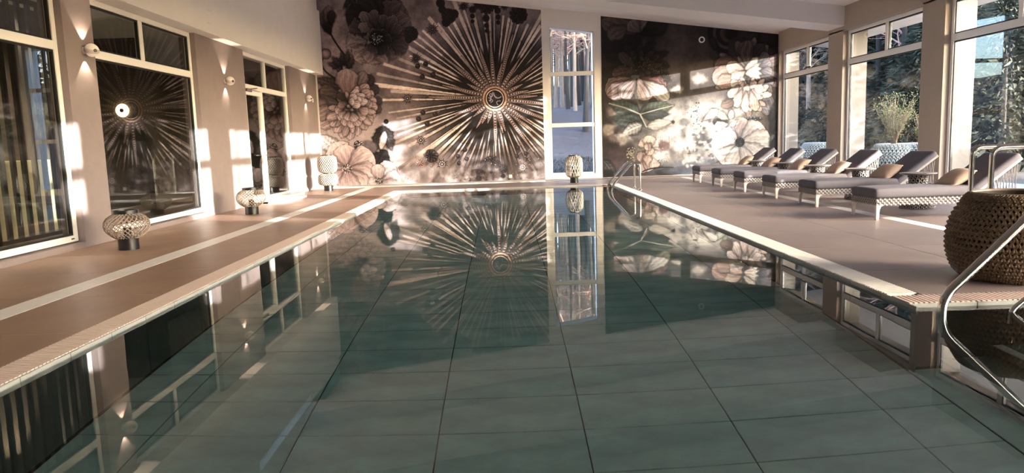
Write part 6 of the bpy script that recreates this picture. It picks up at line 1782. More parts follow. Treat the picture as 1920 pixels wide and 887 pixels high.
        qs = [[corner[k], e[k], e[(k + 1) % 4], corner[(k + 1) % 4]] for k in range(4)]
        q = np.concatenate([q, np.array(qs, np.int32)])
        me.vertices.add(len(co)); me.vertices.foreach_set('co', co.ravel())
        me.loops.add(q.size); me.loops.foreach_set('vertex_index', q.ravel())
        me.polygons.add(len(q)); me.polygons.foreach_set('loop_start', np.arange(0, q.size, 4, dtype=np.int32))
        me.polygons.foreach_set('loop_total', np.full(len(q), 4, np.int32))
        me.update(calc_edges=True)
        c = np.clip(self.C.reshape(-1, 3), 0, 1)
        c = np.where(c <= .04045, c / 12.92, ((c + .055) / 1.055) ** 2.4)
        full = np.ones((len(co), 4), np.float32); full[:nv, :3] = c; full[nv:, :3] = .2
        at = me.color_attributes.new('print', 'FLOAT_COLOR', 'POINT')
        at.data.foreach_set('color', full.ravel())
        me.materials.append(m)
        o = bpy.data.objects.new(name, me); col.objects.link(o)
        return o

def RGB(r, g, b): return (r / 255, g / 255, b / 255)
def paint(cv, items):
    for it in items:
        getattr(cv, it[0])(*it[1], **it[2])

def mtop(x): return 4.695 - .1295 * (x - 1.13)
# ---- left mural: starburst with flowers
cv = Canvas(-5.10, 1.135, .055, mtop, .0115, 7)
X, Z = cv.X, cv.Z
SX, SZ = -0.21, 2.34
base = np.array(RGB(148, 128, 121)); 
g = (.80 + .5 * (cv.nse - .5) * 1.5)[..., None]
cv.C[:] = base * g
low = sstep(1.7, .5, Z)[..., None] * sstep(-4.5, -2.5, X)[..., None]
cv.C[:] = cv.C * (1 - low * .75) + np.array(RGB(176, 158, 148)) * (.72 + .7 * (cv.nse - .35))[..., None] * low * .75
left_sun = (sstep(-2.2, -3.4, X) * sstep(2.6, 1.4, Z) * .5)[..., None]  # sunlit whitening of the lower left, painted into the print
cv.C[:] = cv.C * (1 - left_sun) + np.array(RGB(196, 176, 164)) * left_sun
rad = np.hypot(X - SX, Z - SZ)
dk = (sstep(2.6, 1.1, rad) * .93)[..., None] * (.75 + .25 * sstep(-2.4, -1.2, X))[..., None]
cv.C[:] = cv.C * (1 - dk) + np.array(RGB(26, 21, 20)) * dk
# long gold rays
ang = np.arctan2(Z - SZ, X - SX)
rr_ = random.Random(21)
n_r = 78
gold = np.array(RGB(255, 226, 200)); brown = np.array(RGB(120, 98, 86))
a = -PI
for k in range(n_r):
    a = -PI + 2 * PI * (k + rr_.uniform(-.36, .36)) / n_r
    left_ = max(0, math.cos(a - PI))
    r1 = rr_.uniform(2.2, 3.0) + left_ * rr_.uniform(.1, .7)
    r0_ = rr_.uniform(.55, 1.25)
    hw = rr_.uniform(.011, .023)
    d = np.abs(np.arctan2(np.sin(ang - a), np.cos(ang - a)))
    edge = hw * (1 + .45 * (cv.fine - .5)) - d
    al = sstep(0, .006, edge) * sstep(r0_, r0_ + .3, rad) * sstep(r1, r1 - .05, rad)
    tex = sstep(.28, .42, cv.fine + .12) * .55 + .45
    lowf = sstep(1.3, .5, Z)
    c = gold * (1 - lowf[..., None]) + brown * lowf[..., None]
    br = rr_.uniform(.72, 1.05) * (1.05 if left_ > .5 else .9)
    cc = c * (br * (.8 + .45 * (cv.nse - .3)))[..., None]
    A = (al * tex)[..., None]
    cv.C[:] = cv.C * (1 - A) + np.clip(cc, 0, 1) * A
    # dark seam beside each ray
    e2 = np.exp(-((d - hw - .006) / .006) ** 2) * sstep(.5, .9, rad) * sstep(2.4, 1.8, rad) * .6
    cv.C[:] *= (1 - e2[..., None])
# beaded arms
n_a = 31
for k in range(n_a):
    a = 2 * PI * (k + rr_.uniform(-.42, .42)) / n_a
    r1 = rr_.choice((.75, .95, 1.15, 1.4, 1.75)) * rr_.uniform(.9, 1.1); ca, sa = math.cos(a), math.sin(a)
    cv.petal(SX + .24 * ca, SZ + .24 * sa, SX + r1 * ca, SZ + r1 * sa, .070, RGB(40, 32, 30), RGB(70, 58, 52), p=.55, tip=.8, sh=.3, wob=0, streak=0, dark=.2, rim=0)
    for s in (-1, 1):
        off = .044
        pts = [(SX + .28 * ca - s * off * sa, SZ + .28 * sa + s * off * ca), (SX + (.28 + r1) / 2 * ca - s * off * .8 * sa, SZ + (.28 + r1) / 2 * sa + s * off * .8 * ca), (SX + r1 * ca, SZ + r1 * sa)]
        cv.line(pts, 0.008, RGB(190, 156, 134), .8)
    r = .30; q = 0
    while r < r1 - .12:
        b = max(.015, .038 * (1 - (r - .3) / (r1 - .2) * .75))
        cv.disc(SX + r * ca, SZ + r * sa, b, RGB(196, 168, 152), .3)
        r += b * 2.4
cv.ring(SX, SZ, .30, .055, RGB(190, 150, 122)); cv.ring(SX, SZ, .265, .03, RGB(40, 32, 30)); cv.ring(SX, SZ, .24, .016, RGB(226, 196, 168))
cv.disc(SX, SZ, .225, RGB(46, 40, 44), .2)
for k in range(7):
    a = rr_.uniform(0, 6.28); b = a + rr_.uniform(.5, 2)
    cv.curve((SX + .19 * math.cos(a), SZ + .19 * math.sin(a)), (SX + rr_.gauss(0, .07), SZ + rr_.gauss(0, .07)), (SX + .17 * math.cos(b), SZ + .17 * math.sin(b)), .011, RGB(190, 180, 184), .7)
cv.C *= 1.08
paint(cv, MURAL_LEFT)
cv.C *= np.array([.96, .98, 1.06], np.float32)
tag(cv.mesh('wall_mural', YF, M_mural), 'printed wall mural of a golden beaded starburst among dark flowers, left of the far window', 'mural')

# ---- right mural: dark peony, leaves and pale blossoms
cv = Canvas(2.775, 7.69, .055, mtop, .0115, 17)
X, Z = cv.X, cv.Z
vb = sstep(4.3, 4.8, X) * sstep(5.6, 5.2, X)
cv.C[:] = np.array(RGB(70, 60, 62)) * (.75 + .9 * (cv.nse - .35))[..., None]
up_ = (sstep(1.9, 2.7, Z) * sstep(4.2, 4.8, X) * sstep(6.2, 5.3, X))[..., None]
cv.C[:] = cv.C * (1 - up_) + np.array(RGB(122, 106, 104)) * (.72 + .8 * (cv.nse - .35))[..., None] * up_
cl = (sstep(2.6, 1.7, Z) * sstep(3.2, 4.4, X) * sstep(7.6, 6.6, X))[..., None]
cloud = np.clip(.25 + 2.4 * (cv.nse - .30), 0, 1)[..., None]
cv.C[:] = cv.C * (1 - cl) + (np.array(RGB(92, 86, 88)) * (1 - cloud) + np.array(RGB(232, 222, 214)) * cloud) * cl
low_shade = (sstep(.55, .25, Z - .07 * (X - 4)) * .8)[..., None]  # shade along the mural foot, painted as a dark blue-grey band
cv.C[:] = cv.C * (1 - low_shade) + np.array(RGB(62, 62, 72)) * low_shade
paint(cv, MURAL_RIGHT)
cv.C *= .60
tag(cv.mesh('wall_mural', YF, M_mural), 'printed wall mural of a black peony, leaves and white blossoms, right of the far window', 'mural')

# ================================================================== OBJECTS
def lantern_globe(prof, nstr, twist, r, mb, gap_in=0.0):
    """woven lattice: strands wound both ways round the profile (list of (radius, z))"""
    n = 12
    zs_ = [prof[0][1] + (prof[-1][1] - prof[0][1]) * i / n for i in range(n + 1)]
    def R(z):
        for (r0, z0), (r1, z1) in zip(prof[:-1], prof[1:]):
            if z0 <= z <= z1 + 1e-9: return r0 + (r1 - r0) * (z - z0) / max(1e-6, z1 - z0)
        return prof[-1][0]
    for d in (1, -1):
        for k in range(nstr):
            a0 = 2 * PI * k / nstr
            p = []
            for i, z in enumerate(zs_):
                a = a0 + d * twist * i / n
                rr = R(z) - gap_in * (0 if d > 0 else 1) * .006
                p.append((rr * math.cos(a), rr * math.sin(a), z))
            mb.tube(p, r, 4, cap=False)
    return mb

def smooth_prof(pts, n=10):
    out = []
    for i in range(len(pts) - 1):
        p0 = pts[max(i - 1, 0)]; p1 = pts[i]; p2 = pts[i + 1]; p3 = pts[min(i + 2, len(pts) - 1)]
        for j in range(n):
            t = j / n
            f = lambda a, b, c, d: .5 * ((2 * b) + (-a + c) * t + (2 * a - 5 * b + 4 * c - d) * t * t + (-a + 3 * b - 3 * c + d) * t ** 3)
            out.append((f(p0[0], p1[0], p2[0], p3[0]), f(p0[1], p1[1], p2[1], p3[1])))
    out.append(pts[-1])
    return out

LOW = smooth_prof([(.13, .135), (.22, .21), (.248, .29), (.22, .37), (.135, .425)])
def low_lantern(loc, m_w, label):
    t = empty('floor_lantern', loc)
    tag(t, label, 'lantern', 'woven lanterns on the deck')
    MB().lathe([(.112, 0), (.112, .145)], 28).build('base', M_black, t, smooth=True)
    lantern_globe(LOW, 26, 1.35, .0050, MB(), 1).build('woven_shade', m_w, t)
    MB().lathe([(.13, .425), (.138, .425), (.138, .465), (.115, .465), (.115, .43)], 28, cap=False).build('top_ring', M_black, t, smooth=True)
    MB().lathe([(.045, .145), (.045, .26)], 18).build('dark_inner_tube', M_black, t, smooth=True)  # black inner tube stands in for the shaded lantern interior
    return t
low_lantern((-4.46, 8.60, Z0), M_rattan_tan, 'round tan woven lantern on a black base nearest in front of the left wall')
low_lantern((-4.44, 12.80, Z0), M_rattan_white, 'round pale woven lantern on a black base beside the white door steps')

BAR = smooth_prof([(.13, 0), (.225, .05), (.245, .20), (.225, .36), (.14, .41)])
t = empty('stacked_lantern', (-4.57, 19.0, Z0))
tag(t, 'pale lantern of two woven globes stacked in the left mural corner', 'lantern', 'woven lanterns on the deck')
MB().lathe([(.115, 0), (.115, .14)], 28).build('base', M_black, t, smooth=True)
p1 = [(r, z * .72 + .14) for r, z in BAR]
p2 = [(r, z * 1.08 + .46) for r, z in BAR]
lantern_globe(p1, 26, 1.2, .0075, MB(), 1).build('woven_shade', M_rattan_white, t)
lantern_globe(p2, 26, 1.4, .0075, MB(), 1).build('woven_shade', M_rattan_white, t)
MB().lathe([(.12, .435), (.12, .465)], 24).build('middle_ring', M_black, t, smooth=True)
MB().lathe([(.135, .90), (.14, .90), (.14, .925), (.11, .925), (.11, .90)], 24, cap=False).build('top_ring', M_black, t, smooth=True)
MB().lathe([(.19, .17), (.22, .26), (.19, .41)], 20).build('shade_liner', M_liner, t, smooth=True)
MB().lathe([(.19, .50), (.222, .68), (.19, .87)], 20).build('shade_liner', M_liner, t, smooth=True)

TALL = smooth_prof([(.10, .13), (.20, .20), (.222, .40), (.205, .60), (.135, .69)])
t = empty('tall_lantern', (1.80, 19.05, Z0))
tag(t, 'tall barrel woven lantern on a black base in front of the far window', 'lantern', 'woven lanterns on the deck')
MB().lathe([(.105, 0), (.105, .145)], 28).build('base', M_black, t, smooth=True)
lantern_globe(TALL, 20, 1.0, .0085, MB(), 1).build('woven_shade', M_rattan_white, t)
MB().lathe([(.13, .685), (.14, .685), (.14, .715), (.115, .715), (.115, .69)], 24, cap=False).build('top_ring', M_black, t, smooth=True)
MB().lathe([(.06, .145), (.06, .45)], 18).build('dark_inner_tube', M_black, t, smooth=True)  # black tube again, so the inside looks shaded through the weave

# --- wall lamps on the left piers: ball with a swooped band, light thrown up and down
def wall_lamp(y, label):
    t = empty('wall_lamp', (XL, y, 2.43))
    tag(t, label, 'lamp', 'ball wall lamps on the left piers')
    MB().lathe([(.045, 0), (.045, .02)], 20).build('wall_plate', M_frame, t, smooth=True).rotation_euler = (0, PI / 2, 0)
    prof = [(.082 * math.sin(PI * i / 16), -.082 * math.cos(PI * i / 16)) for i in range(17)]
    ball = MB().lathe([(max(r, .001), z) for r, z in prof], 28).build('ball', M_frame, t, smooth=True)
    ball.location = (.10, 0, 0)
    bp = []
    band = MB().lathe([(.079, -.026), (.0855, -.018), (.0855, .018), (.079, .026)], 32, cap=False).build('band', mat('lamp_band', (190, 180, 174), .4), t, smooth=True)
    band.location = (.10, 0, 0); band.rotation_euler = (math.radians(14), math.radians(16), 0)
    eye = MB().lathe([(.020, 0), (.020, .014)], 16).build('lens', M_black, t, smooth=True)
    eye.location = (.165, -.045, -.012); eye.rotation_euler = (0, PI / 2, -.6)
    for s in (1, -1):
        ld = bpy.data.lights.new('lamp_beam', 'SPOT')
        ld.energy = 13; ld.color = (1, .80, .58); ld.spot_size = math.radians(84); ld.spot_blend = .25; ld.shadow_soft_size = .004
        lo = bpy.data.objects.new('lamp_beam', ld); col.objects.link(lo); lo.parent = t
        lo.location = (.050, 0, .080 * s)
        lo.rotation_euler = Vector((-.03, 0, s)).to_track_quat('-Z', 'Y').to_euler()
    return t
wall_lamp(9.32, 'ball wall lamp on the pier between the two nearest left windows')
wall_lamp(13.93, 'ball wall lamp on the broad pier beside the glazed door')
wall_lamp(19.5, 'ball wall lamp on the pier next to the mural corner')
MB_s = MB().box(0, .012, -.035, .035, -.05, .05)
tag(MB_s.build('wall_switch', M_socket, loc=(XL, 20.25, 2.42), bevel=.004), 'small white sensor plate on the left pier beside the mural', 'switch')

# lamp disc and downlights seen in the dusky room
t = empty('disc_lamp', (-7.27, 14.3, 1.97))
tag(t, 'round glowing disc lamp seen through the second left window', 'lamp')
o = MB().lathe([(.035, 0), (.115, 0), (.125, .02), (.115, .05), (.04, .05)], 32, cap=False).build('glow_ring', M_glow, t, smooth=True); o.rotation_euler = (PI / 2, 0, 0)
o = MB().lathe([(.038, 0), (.038, .06)], 20).build('lens', M_black, t, smooth=True); o.rotation_euler = (PI / 2, 0, 0)
for i, (x, y) in enumerate(((-6.72, 9.9), (-6.72, 7.3))):
    t = tag(MB().lathe([(.075, 0), (.075, .012)], 24).build('downlight', M_down, loc=(x, y, 3.306), smooth=True),
        ['round downlight in the room ceiling behind the nearest left window', 'round downlight further forward in the dusky room ceiling'][i], 'light')
    ld = bpy.data.lights.new('downlight_beam', 'SPOT'); ld.energy = 260; ld.color = (1, .84, .60); ld.spot_size = math.radians(100); ld.spot_blend = .6; ld.shadow_soft_size = .06
    lo = bpy.data.objects.new('downlight_beam', ld); col.objects.link(lo); lo.parent = t; lo.location = (0, 0, -.02)

# mural fittings
t = empty('wall_vent', (5.56, YF - .001, 3.76))
tag(t, 'small round white vent near the top of the right mural', 'vent')
o = MB().lathe([(.05, 0), (.085, 0), (.085, .02), (.055, .03)], 28, cap=False).build('ring', M_socket, t, smooth=True); o.rotation_euler = (PI / 2, 0, 0)
o = MB().lathe([(.052, .0), (.052, .008)], 24).build('grille', M_black, t, smooth=True); o.rotation_euler = (PI / 2, 0, 0)
t = tag(MB().box(-.045, .045, -.014, 0, -.045, .045).build('wall_socket', M_socket, loc=(.16, YF, .17), bevel=.004),
        'small white socket at the foot of the starburst mural', 'socket')

# --- pool ladder at the far right edge
t = empty('pool_ladder', (2.58, 16.0, 0))
tag(t, 'polished steel ladder rails curving over the far right pool edge', 'ladder')
for y in (-.33, .33):
    pth = bez([(.31, y, .03), (.31, y, .59), (.14, y, .60), (-.29, y, .13), (-.29, y, -.10), (-.16, y, -.40), (-.12, y, -.95)], 8, .13)
    MB().tube(pth, .021, 10).build('rail', M_steel, t, smooth=True)
    MB().lathe([(.045, .03), (.045, .04), (.025, .052)], 20, c=(.31, y, 0)).build('flange', M_steel, t, smooth=True)
for z in (-.35, -.62, -.88):
    MB().box(-.19, -.10, -.33, .33, z - .012, z + .012).build('tread', M_steel, t, bevel=.004)

# --- stair rail into the step bay
t = empty('stair_handrail', (2.70, 4.42, 0))
tag(t, 'polished steel handrail sloping down into the water at the near right', 'handrail')
MB().tube(bez([(-.015, 0, -.45), (-.015, 0, .10), (.56, 0, .655), (1.1, 0, 1.02), (1.7, 0, 1.02), (1.7, 0, -.42)], 8, .09), .028, 14).build('upper_bar', M_steel, t, smooth=True)
MB().tube(bez([(.41, 0, -.3), (.41, 0, .0), (1.1, 0, .55), (1.7, 0, .62)], 8, .06), .016, 12).build('lower_bar', M_steel, t, smooth=True)

t = empty('grab_rail', (4.05, 6.2, Z0))
tag(t, 'pair of upright steel grab rails behind the brown woven planter', 'handrail')
for y in (-.13, .13):
    MB().tube(bez([(0, y, 0), (0, y, .94), (1.25, y, .94), (1.25, y, 0)], 8, .09), .021, 12).build('rail', M_steel, t, smooth=True)
    for x in (0, 1.25):
        MB().lathe([(.045, 0), (.045, .012), (.024, .02)], 18, c=(x, y, 0)).build('flange', M_steel, t, smooth=True)

# --- woven planters
def stitches(mb, prof, rows, pitch, r):
    """knitted V stitches wrapped round a turned profile"""
    def at(s):
        x = s * (len(prof) - 1); i = min(int(x), len(prof) - 2); f = x - i
        return (prof[i][0] + (prof[i + 1][0] - prof[i][0]) * f, prof[i][1] + (prof[i + 1][1] - prof[i][1]) * f)
    for j in range(rows):
        s0, s1 = (j + .08) / rows, (j + 1.15) / rows
        rm, zm = at((s0 + s1) / 2 if s1 < 1 else s0)
        n = max(12, int(2 * PI * rm / pitch))
        for k in range(n):
            a = 2 * PI * (k + (j % 2) * .5) / n
            da = PI / n
            for d in (-1, 1):
                p = []
                for q in (0, .5, 1):
                    rr, zz = at(min(1, s0 + (s1 - s0) * q))
                    aa = a + d * da * (.15 + .8 * q) 
                    bump_ = r * (1.5 if q == .5 else .2)
                    p.append(((rr + bump_) * math.cos(aa), (rr + bump_) * math.sin(aa), zz))
                mb.tube(p, [r * .6, r, r * .6], 5, cap=False)
    return mb

URN = smooth_prof([(.30, 0), (.375, .07), (.42, .22), (.405, .40), (.33, .55), (.285, .60)], 6)
def urn(loc, sc, m_core, m_w, m_rim, label, cat, group, rows, pitch, rad):
    t = empty('woven_planter', loc)
    tag(t, label, cat, group)
    prof = [(r * sc, z * sc) for r, z in URN]
    inner = [(prof[-1][0] - .02, prof[-1][1]), (prof[-1][0] - .03, prof[-1][1] - .2 * sc), (.02, prof[-1][1] - .2 * sc)]
    MB().lathe([(.01, 0)] + prof + inner, 40, cap=False).build('pot', m_core, t, smooth=True)
    s = stitches(MB(), prof, rows, pitch, rad).build('weave', m_w, t, smooth=True); s['kind'] = 'stuff'
    ring = [(prof[-1][0] + rad * math.cos(a) * 1.3, prof[-1][1] + rad * math.sin(a) * 1.3) for a in [2 * PI * i / 8 for i in range(9)]]
    MB().lathe(ring, 40, cap=False).build('rim', m_rim, t, smooth=True)
    return t
urn((3.76, 5.32, Z0), 1.04, M_wicker_core, M_wicker, M_wicker, 'big brown woven planter on the deck behind the near handrail', 'planter', None, 25, .036, .0105)

M_outwk = mat('pale_outdoor_wicker', (128, 136, 138), .5, var=.25, scale=20)
M_outcore = mat('outdoor_wicker_core', (40, 46, 48), .8)
def shrub(loc, h, rad, n, seed, label):
    rnd = random.Random(seed)
    t = empty('potted_shrub', loc)
    tag(t, label, 'shrub', 'shrubs in the planters outside')
    st = MB(); lv = MB()
    for k in range(n):
        a = rnd.uniform(0, 2 * PI); sp_ = rnd.uniform(.15, 1) * rad; hh = h * rnd.uniform(.6, 1)
        p = [(.05 * math.cos(a), .05 * math.sin(a), -.12)]
        for i in range(1, 6):
            f = i / 5
            p.append((sp_ * f ** 1.4 * math.cos(a + .3 * f) + rnd.gauss(0, .012), sp_ * f ** 1.4 * math.sin(a + .3 * f) + rnd.gauss(0, .012), hh * f))
        st.tube(p, [.011, .010, .008, .006, .005, .003], 4, cap=False)
        for i in range(2, 6):
            for q in range(9):
                c = Vector(p[i]) + Vector((rnd.gauss(0, .06), rnd.gauss(0, .06), rnd.gauss(0, .06)))
                d = Vector((rnd.gauss(0, 1), rnd.gauss(0, 1), rnd.gauss(.5, 1))).normalized(); e = d.orthogonal().normalized()
                L, W = rnd.uniform(.035, .06), .010
                lv.add([c, c + d * L * .5 + e * W, c + d * L, c + d * L * .5 - e * W], [(0, 1, 2, 3)])
    st.build('stems', M_bark, t)
    l = lv.build('leaves', M_olive, t); l['kind'] = 'stuff'
    return t
for i, (x, y, lab, lab2) in enumerate(((9.2, 17.3, 'pale woven planter outside the middle garden window', 'tall olive shrub in the planter outside the middle garden window'),
        (9.75, 17.15, 'pale woven planter half hidden behind the garden pillar', 'thin bare shrub in the half hidden outdoor planter'),
        (9.2, 21.45, 'pale woven planter outside the farthest garden window', None))):
    urn((x, y, .0), 1.32 if i != 2 else 1.35, M_outcore, M_outwk, M_outwk, lab, 'planter', 'woven planters on the terrace', 17, .078, .017)
    if lab2: shrub((x, y, .70), 1.25 if i == 0 else .95, .5 if i == 0 else .32, 46 if i == 0 else 14, 5 + i, lab2)

# --- sun loungers
def weave_band(mb, p0, p1, z0, z1, nrm, cell=.028):
    """basket weave strips lying on a vertical band"""
    p0, p1 = Vector(p0), Vector(p1); L = (p1 - p0).length; d = (p1 - p0).normalized(); n = Vector(nrm)
    nu = max(1, int(L / cell)); nv = max(1, int((z1 - z0) / .020))
    cu, cv = L / nu, (z1 - z0) / nv
    for i in range(nu):
        for j in range(nv):
            o = ((i + j) % 2)
            a, b = p0 + d * (i * cu), p0 + d * ((i + 1) * cu)
            za, zb = z0 + j * cv + .002, z0 + (j + 1) * cv - .002
            h = .007 if o else .003
            sl = cv * (.45 if o else -.45)
            m_ = (a + b) / 2
            vs = [(*(a.xy), za), (*((m_ + n * h).xy), za + sl * .5), (*(b.xy), za + sl), (*(b.xy), zb + sl), (*((m_ + n * h).xy), zb + sl * .5), (*(a.xy), zb)]
            mb.add(vs, [(0, 1, 4, 5), (1, 2, 3, 4)])
    return mb

def soft_box(mb, x0, x1, y0, y1, z0, z1, r=.035, nx=14, ny=8, puff=.012, xf=None, seed=0):
    """padded cushion: rounded box with a slight crown"""
    rnd = random.Random(seed)
    vs = []; fs = []; nz = 5
    def shell(u, v, w):
        x, y, z = x0 + (x1 - x0) * u, y0 + (y1 - y0) * v, z0 + (z1 - z0) * w
        c = Vector((min(max(x, x0 + r), x1 - r), min(max(y, y0 + r), y1 - r), min(max(z, z0 + r), z1 - r)))
        p = Vector((x, y, z)); d = p - c
        if d.length > 1e-6: p = c + d.normalized() * r
        k = (math.sin(PI * u) * math.sin(PI * v)) ** .5 if 0 < u < 1 and 0 < v < 1 else 0
        p.z += puff * k * (1 if w > .5 else -.3)
        return p
    us = [0, .008, .022, .05] + [.05 + .9 * i / nx for i in range(1, nx)] + [.95, .978, .992, 1]
    vv = [0, .02, .05, .1] + [.1 + .8 * i / ny for i in range(1, ny)] + [.9, .95, .98, 1]
    ww = [0, .12, .3, .5, .7, .88, 1]
    idx = {}
    def vid(i, j, k):
        if (i, j, k) not in idx:
            p = shell(us[i], vv[j], ww[k])
            idx[(i, j, k)] = len(vs); vs.append(xf @ p if xf else p)
        return idx[(i, j, k)]
    I, J, K = len(us) - 1, len(vv) - 1, len(ww) - 1
    for i in range(I):
        for j in range(J):
            fs.append((vid(i, j, 0), vid(i, j + 1, 0), vid(i + 1, j + 1, 0), vid(i + 1, j, 0)))
            fs.append((vid(i, j, K), vid(i + 1, j, K), vid(i + 1, j + 1, K), vid(i, j + 1, K)))
    for i in range(I):
        for k in range(K):
            fs.append((vid(i, 0, k), vid(i + 1, 0, k), vid(i + 1, 0, k + 1), vid(i, 0, k + 1)))
            fs.append((vid(i, J, k), vid(i, J, k + 1), vid(i + 1, J, k + 1), vid(i + 1, J, k)))
    for j in range(J):
        for k in range(K):
            fs.append((vid(0, j, k), vid(0, j, k + 1), vid(0, j + 1, k + 1), vid(0, j + 1, k)))
            fs.append((vid(I, j, k), vid(I, j + 1, k), vid(I, j + 1, k + 1), vid(I, j, k + 1)))
    return mb.add(vs, fs)

BL, BW = 2.08, .66           # lounger length, width; local origin at the foot corner, x towards the head
def make_lounger():
    t = empty('sun_lounger', (0, 0, 0))
    fr = MB()
    for y in (0.006, BW - .036): fr.box(.006, BL - .006, y, y + .03, .185, .262)
    for x in (0.006, BL - .036): fr.box(x, x + .03, .036, BW - .036, .185, .262)
    for k in range(9): fr.box(.12 + k * .21, .16 + k * .21, .036, BW - .036, .225, .25)
    f = fr.build('frame', M_strand_core, t)
    w = MB()
    weave_band(w, (0, 0, 0), (BL, 0, 0), .183, .262, (0, -1, 0)); weave_band(w, (BL, BW, 0), (0, BW, 0), .183, .262, (0, 1, 0))
    weave_band(w, (0, BW, 0), (0, 0, 0), .183, .262, (-1, 0, 0)); weave_band(w, (BL, 0, 0), (BL, BW, 0), .183, .262, (1, 0, 0))
    wv = w.build('weave', M_strand, f, smooth=False); wv['kind'] = 'stuff'
    for x, sx in ((0.0, 1), (BL, -1)):
        for y, sy in ((0.0, 1), (BW, -1)):
            lg = MB()
            out = [(0, .185), (.105, .185), (.060, .165), (.044, .125), (.036, 0), (.006, 0)]
            pts = [(x + sx * (a + .004), z) for a, z in out]
            lg.prism(pts, y + sy * .004, y + sy * .032)
            out2 = [(0, .185), (.085, .185), (.050, .165), (.034, .125), (.030, 0), (.006, 0)]
            pts2 = [(y + sy * (a + .004), z) for a, z in out2]
            lg.prism(pts2, x + sx * .004, x + sx * .034, axis='x')
            l = lg.build('leg', M_leg, t)
            MB().box(x + sx * .004, x + sx * .036, y + sy * .004, y + sy * .034, 0, .006).build('foot_cap', M_black, l)
    soft_box(MB(), -.02, 1.27, .0, BW, .262, .385, .05, puff=.014).build('mattress', M_cush, t, smooth=True)
    ang = math.radians(37)
    xf = Matrix.Translation((1.22, 0, .275)) @ Matrix.Rotation(-ang, 4, 'Y')
    bk = MB()
    for y in (.03, BW - .06): bk.box(0, .72, y, y + .03, -.03, .005, xf)
    for k in range(7): bk.box(.06 + k * .1, .09 + k * .1, .06, BW - .06, -.022, -.002, xf)
    bk.box(.70, .74, .03, BW - .03, -.03, .005, xf)
    bk.tube([(1.62, .12, .24), (1.56, .12, .50)], .012, 6); bk.tube([(1.62, BW - .12, .24), (1.56, BW - .12, .50)], .012, 6)
    # open lattice under the raised back
    for k in range(13):
        x = 1.30 + k * .037
        ztop = .275 + (x - 1.22) * math.tan(ang) - .035
        for y in (.045, BW - .045):
            bk.tube([(x, y, .255), (x + .03, y, max(.27, ztop))], .005, 4, cap=False)
            bk.tube([(x + .03, y, .255), (x, y, max(.27, ztop - .02))], .005, 4, cap=False)
    bk.build('backrest_frame', M_strand, t)
    soft_box(MB(), .02, .74, .0, BW, .0, .085, .035, puff=.010, xf=xf).build('backrest_cushion', M_cush, t, smooth=True)
    return t

def make_pillow():
    t = MB()
    n = 12; vs = []; fs = []
    W, D = .44, .34
    for s in (1, -1):
        for i in range(n + 1):
            for j in range(n + 1):
                u, v = i / n * 2 - 1, j / n * 2 - 1
                k = max(0, (1 - abs(u) ** 2.6)) ** .55 * max(0, (1 - abs(v) ** 2.6)) ** .55
                pin = 1 - .07 * (1 - abs(u)) * abs(v) ** 2 - .0
                pin2 = 1 - .07 * (1 - abs(v)) * abs(u) ** 2
                vs.append((v * D / 2 * pin2 * 1, u * W / 2 * pin, s * (.004 + .075 * k)))
    N = (n + 1) ** 2
    for s in (0, 1):
        for i in range(n):
            for j in range(n):
                a = s * N + i * (n + 1) + j
                q = (a, a + 1, a + n + 2, a + n + 1)
                fs.append(q if s else q[::-1])
    t.add(vs, fs)
    e = []
    for i in range(n): e += [(i * (n + 1), (i + 1) * (n + 1)), (i * (n + 1) + n, (i + 1) * (n + 1) + n), (i, i + 1), (n * (n + 1) + i, n * (n + 1) + i + 1)]
    t.f += [(a, b, b + N, a + N) for a, b in e]
    return t.mesh('throw_pillow', M_pillow, True)

LY = [9.02, 10.79, 12.42, 14.06, 15.62, 17.30]
L_LAB = ['sun lounger with slate cushion nearest to the brown woven planter', 'second sun lounger from the brown planter, slate cushioned',
         'third sun lounger from the brown planter, slate cushioned', 'fourth sun lounger from the brown planter, slate cushioned',
         'fifth sun lounger from the brown planter, next to last before the mural', 'farthest sun lounger, the one closest to the mural']
P_LAB = ['tan pillow on the sun lounger nearest the brown planter', 'tan pillow on the second sun lounger from the planter', 'tan pillow on the third sun lounger from the planter',
         'tan pillow on the fourth sun lounger from the planter', 'tan pillow on the fifth sun lounger from the planter', 'tan pillow on the sun lounger closest to the mural']
proto = make_lounger()
pm = make_pillow()
km = kids_map()
for i, y in enumerate(LY):
    o = proto if i == 0 else copy_tree(proto, km)
    o.location = (4.60, y, Z0)
    tag(o, L_LAB[i], 'sun lounger', 'sun loungers along the garden windows')
    p = inst('throw_pillow', pm, None, (4.60 + 1.20, y + .36 - .02 * (i % 3), Z0 + .475), (0, -math.radians(33 + 3 * (i % 2)), math.radians((-4, 6, -3, 5, 2, -6)[i])))
    tag(p, P_LAB[i], 'pillow', 'tan pillows on the sun loungers')

# --- side tables between the loungers
def make_table():
    t = empty('side_table', (0, 0, 0))
    prof = smooth_prof([(.20, 0), (.205, .05), (.165, .16), (.115, .30), (.10, .40), (.125, .475)], 5)
    MB().lathe(prof, 24).build('pedestal', M_wicker_core, t, smooth=True)
    s = stitches(MB(), prof, 14, .05, .010).build('weave', M_strand, t); s['kind'] = 'stuff'
    MB().lathe([(.20, .475), (.235, .485), (.238, .492), (.235, .50)], 36).build('top', M_top, t, smooth=True)
    return t
T_LAB = ['round side table between the two sun loungers nearest the planter', 'round side table between the second and third loungers from the planter',
         'round side table between the third and fourth loungers from the planter', 'round side table between the fourth and fifth loungers from the planter', 'round side table beside the sun lounger closest to the mural']
tb = make_table(); km = kids_map()
for i, y in enumerate((10.24, 11.93, 13.58, 15.18, 16.78)):
    o = tb if i == 0 else copy_tree(tb, km)
    o.location = (5.80, y, Z0)
    tag(o, T_LAB[i], 'table', 'side tables between the sun loungers')

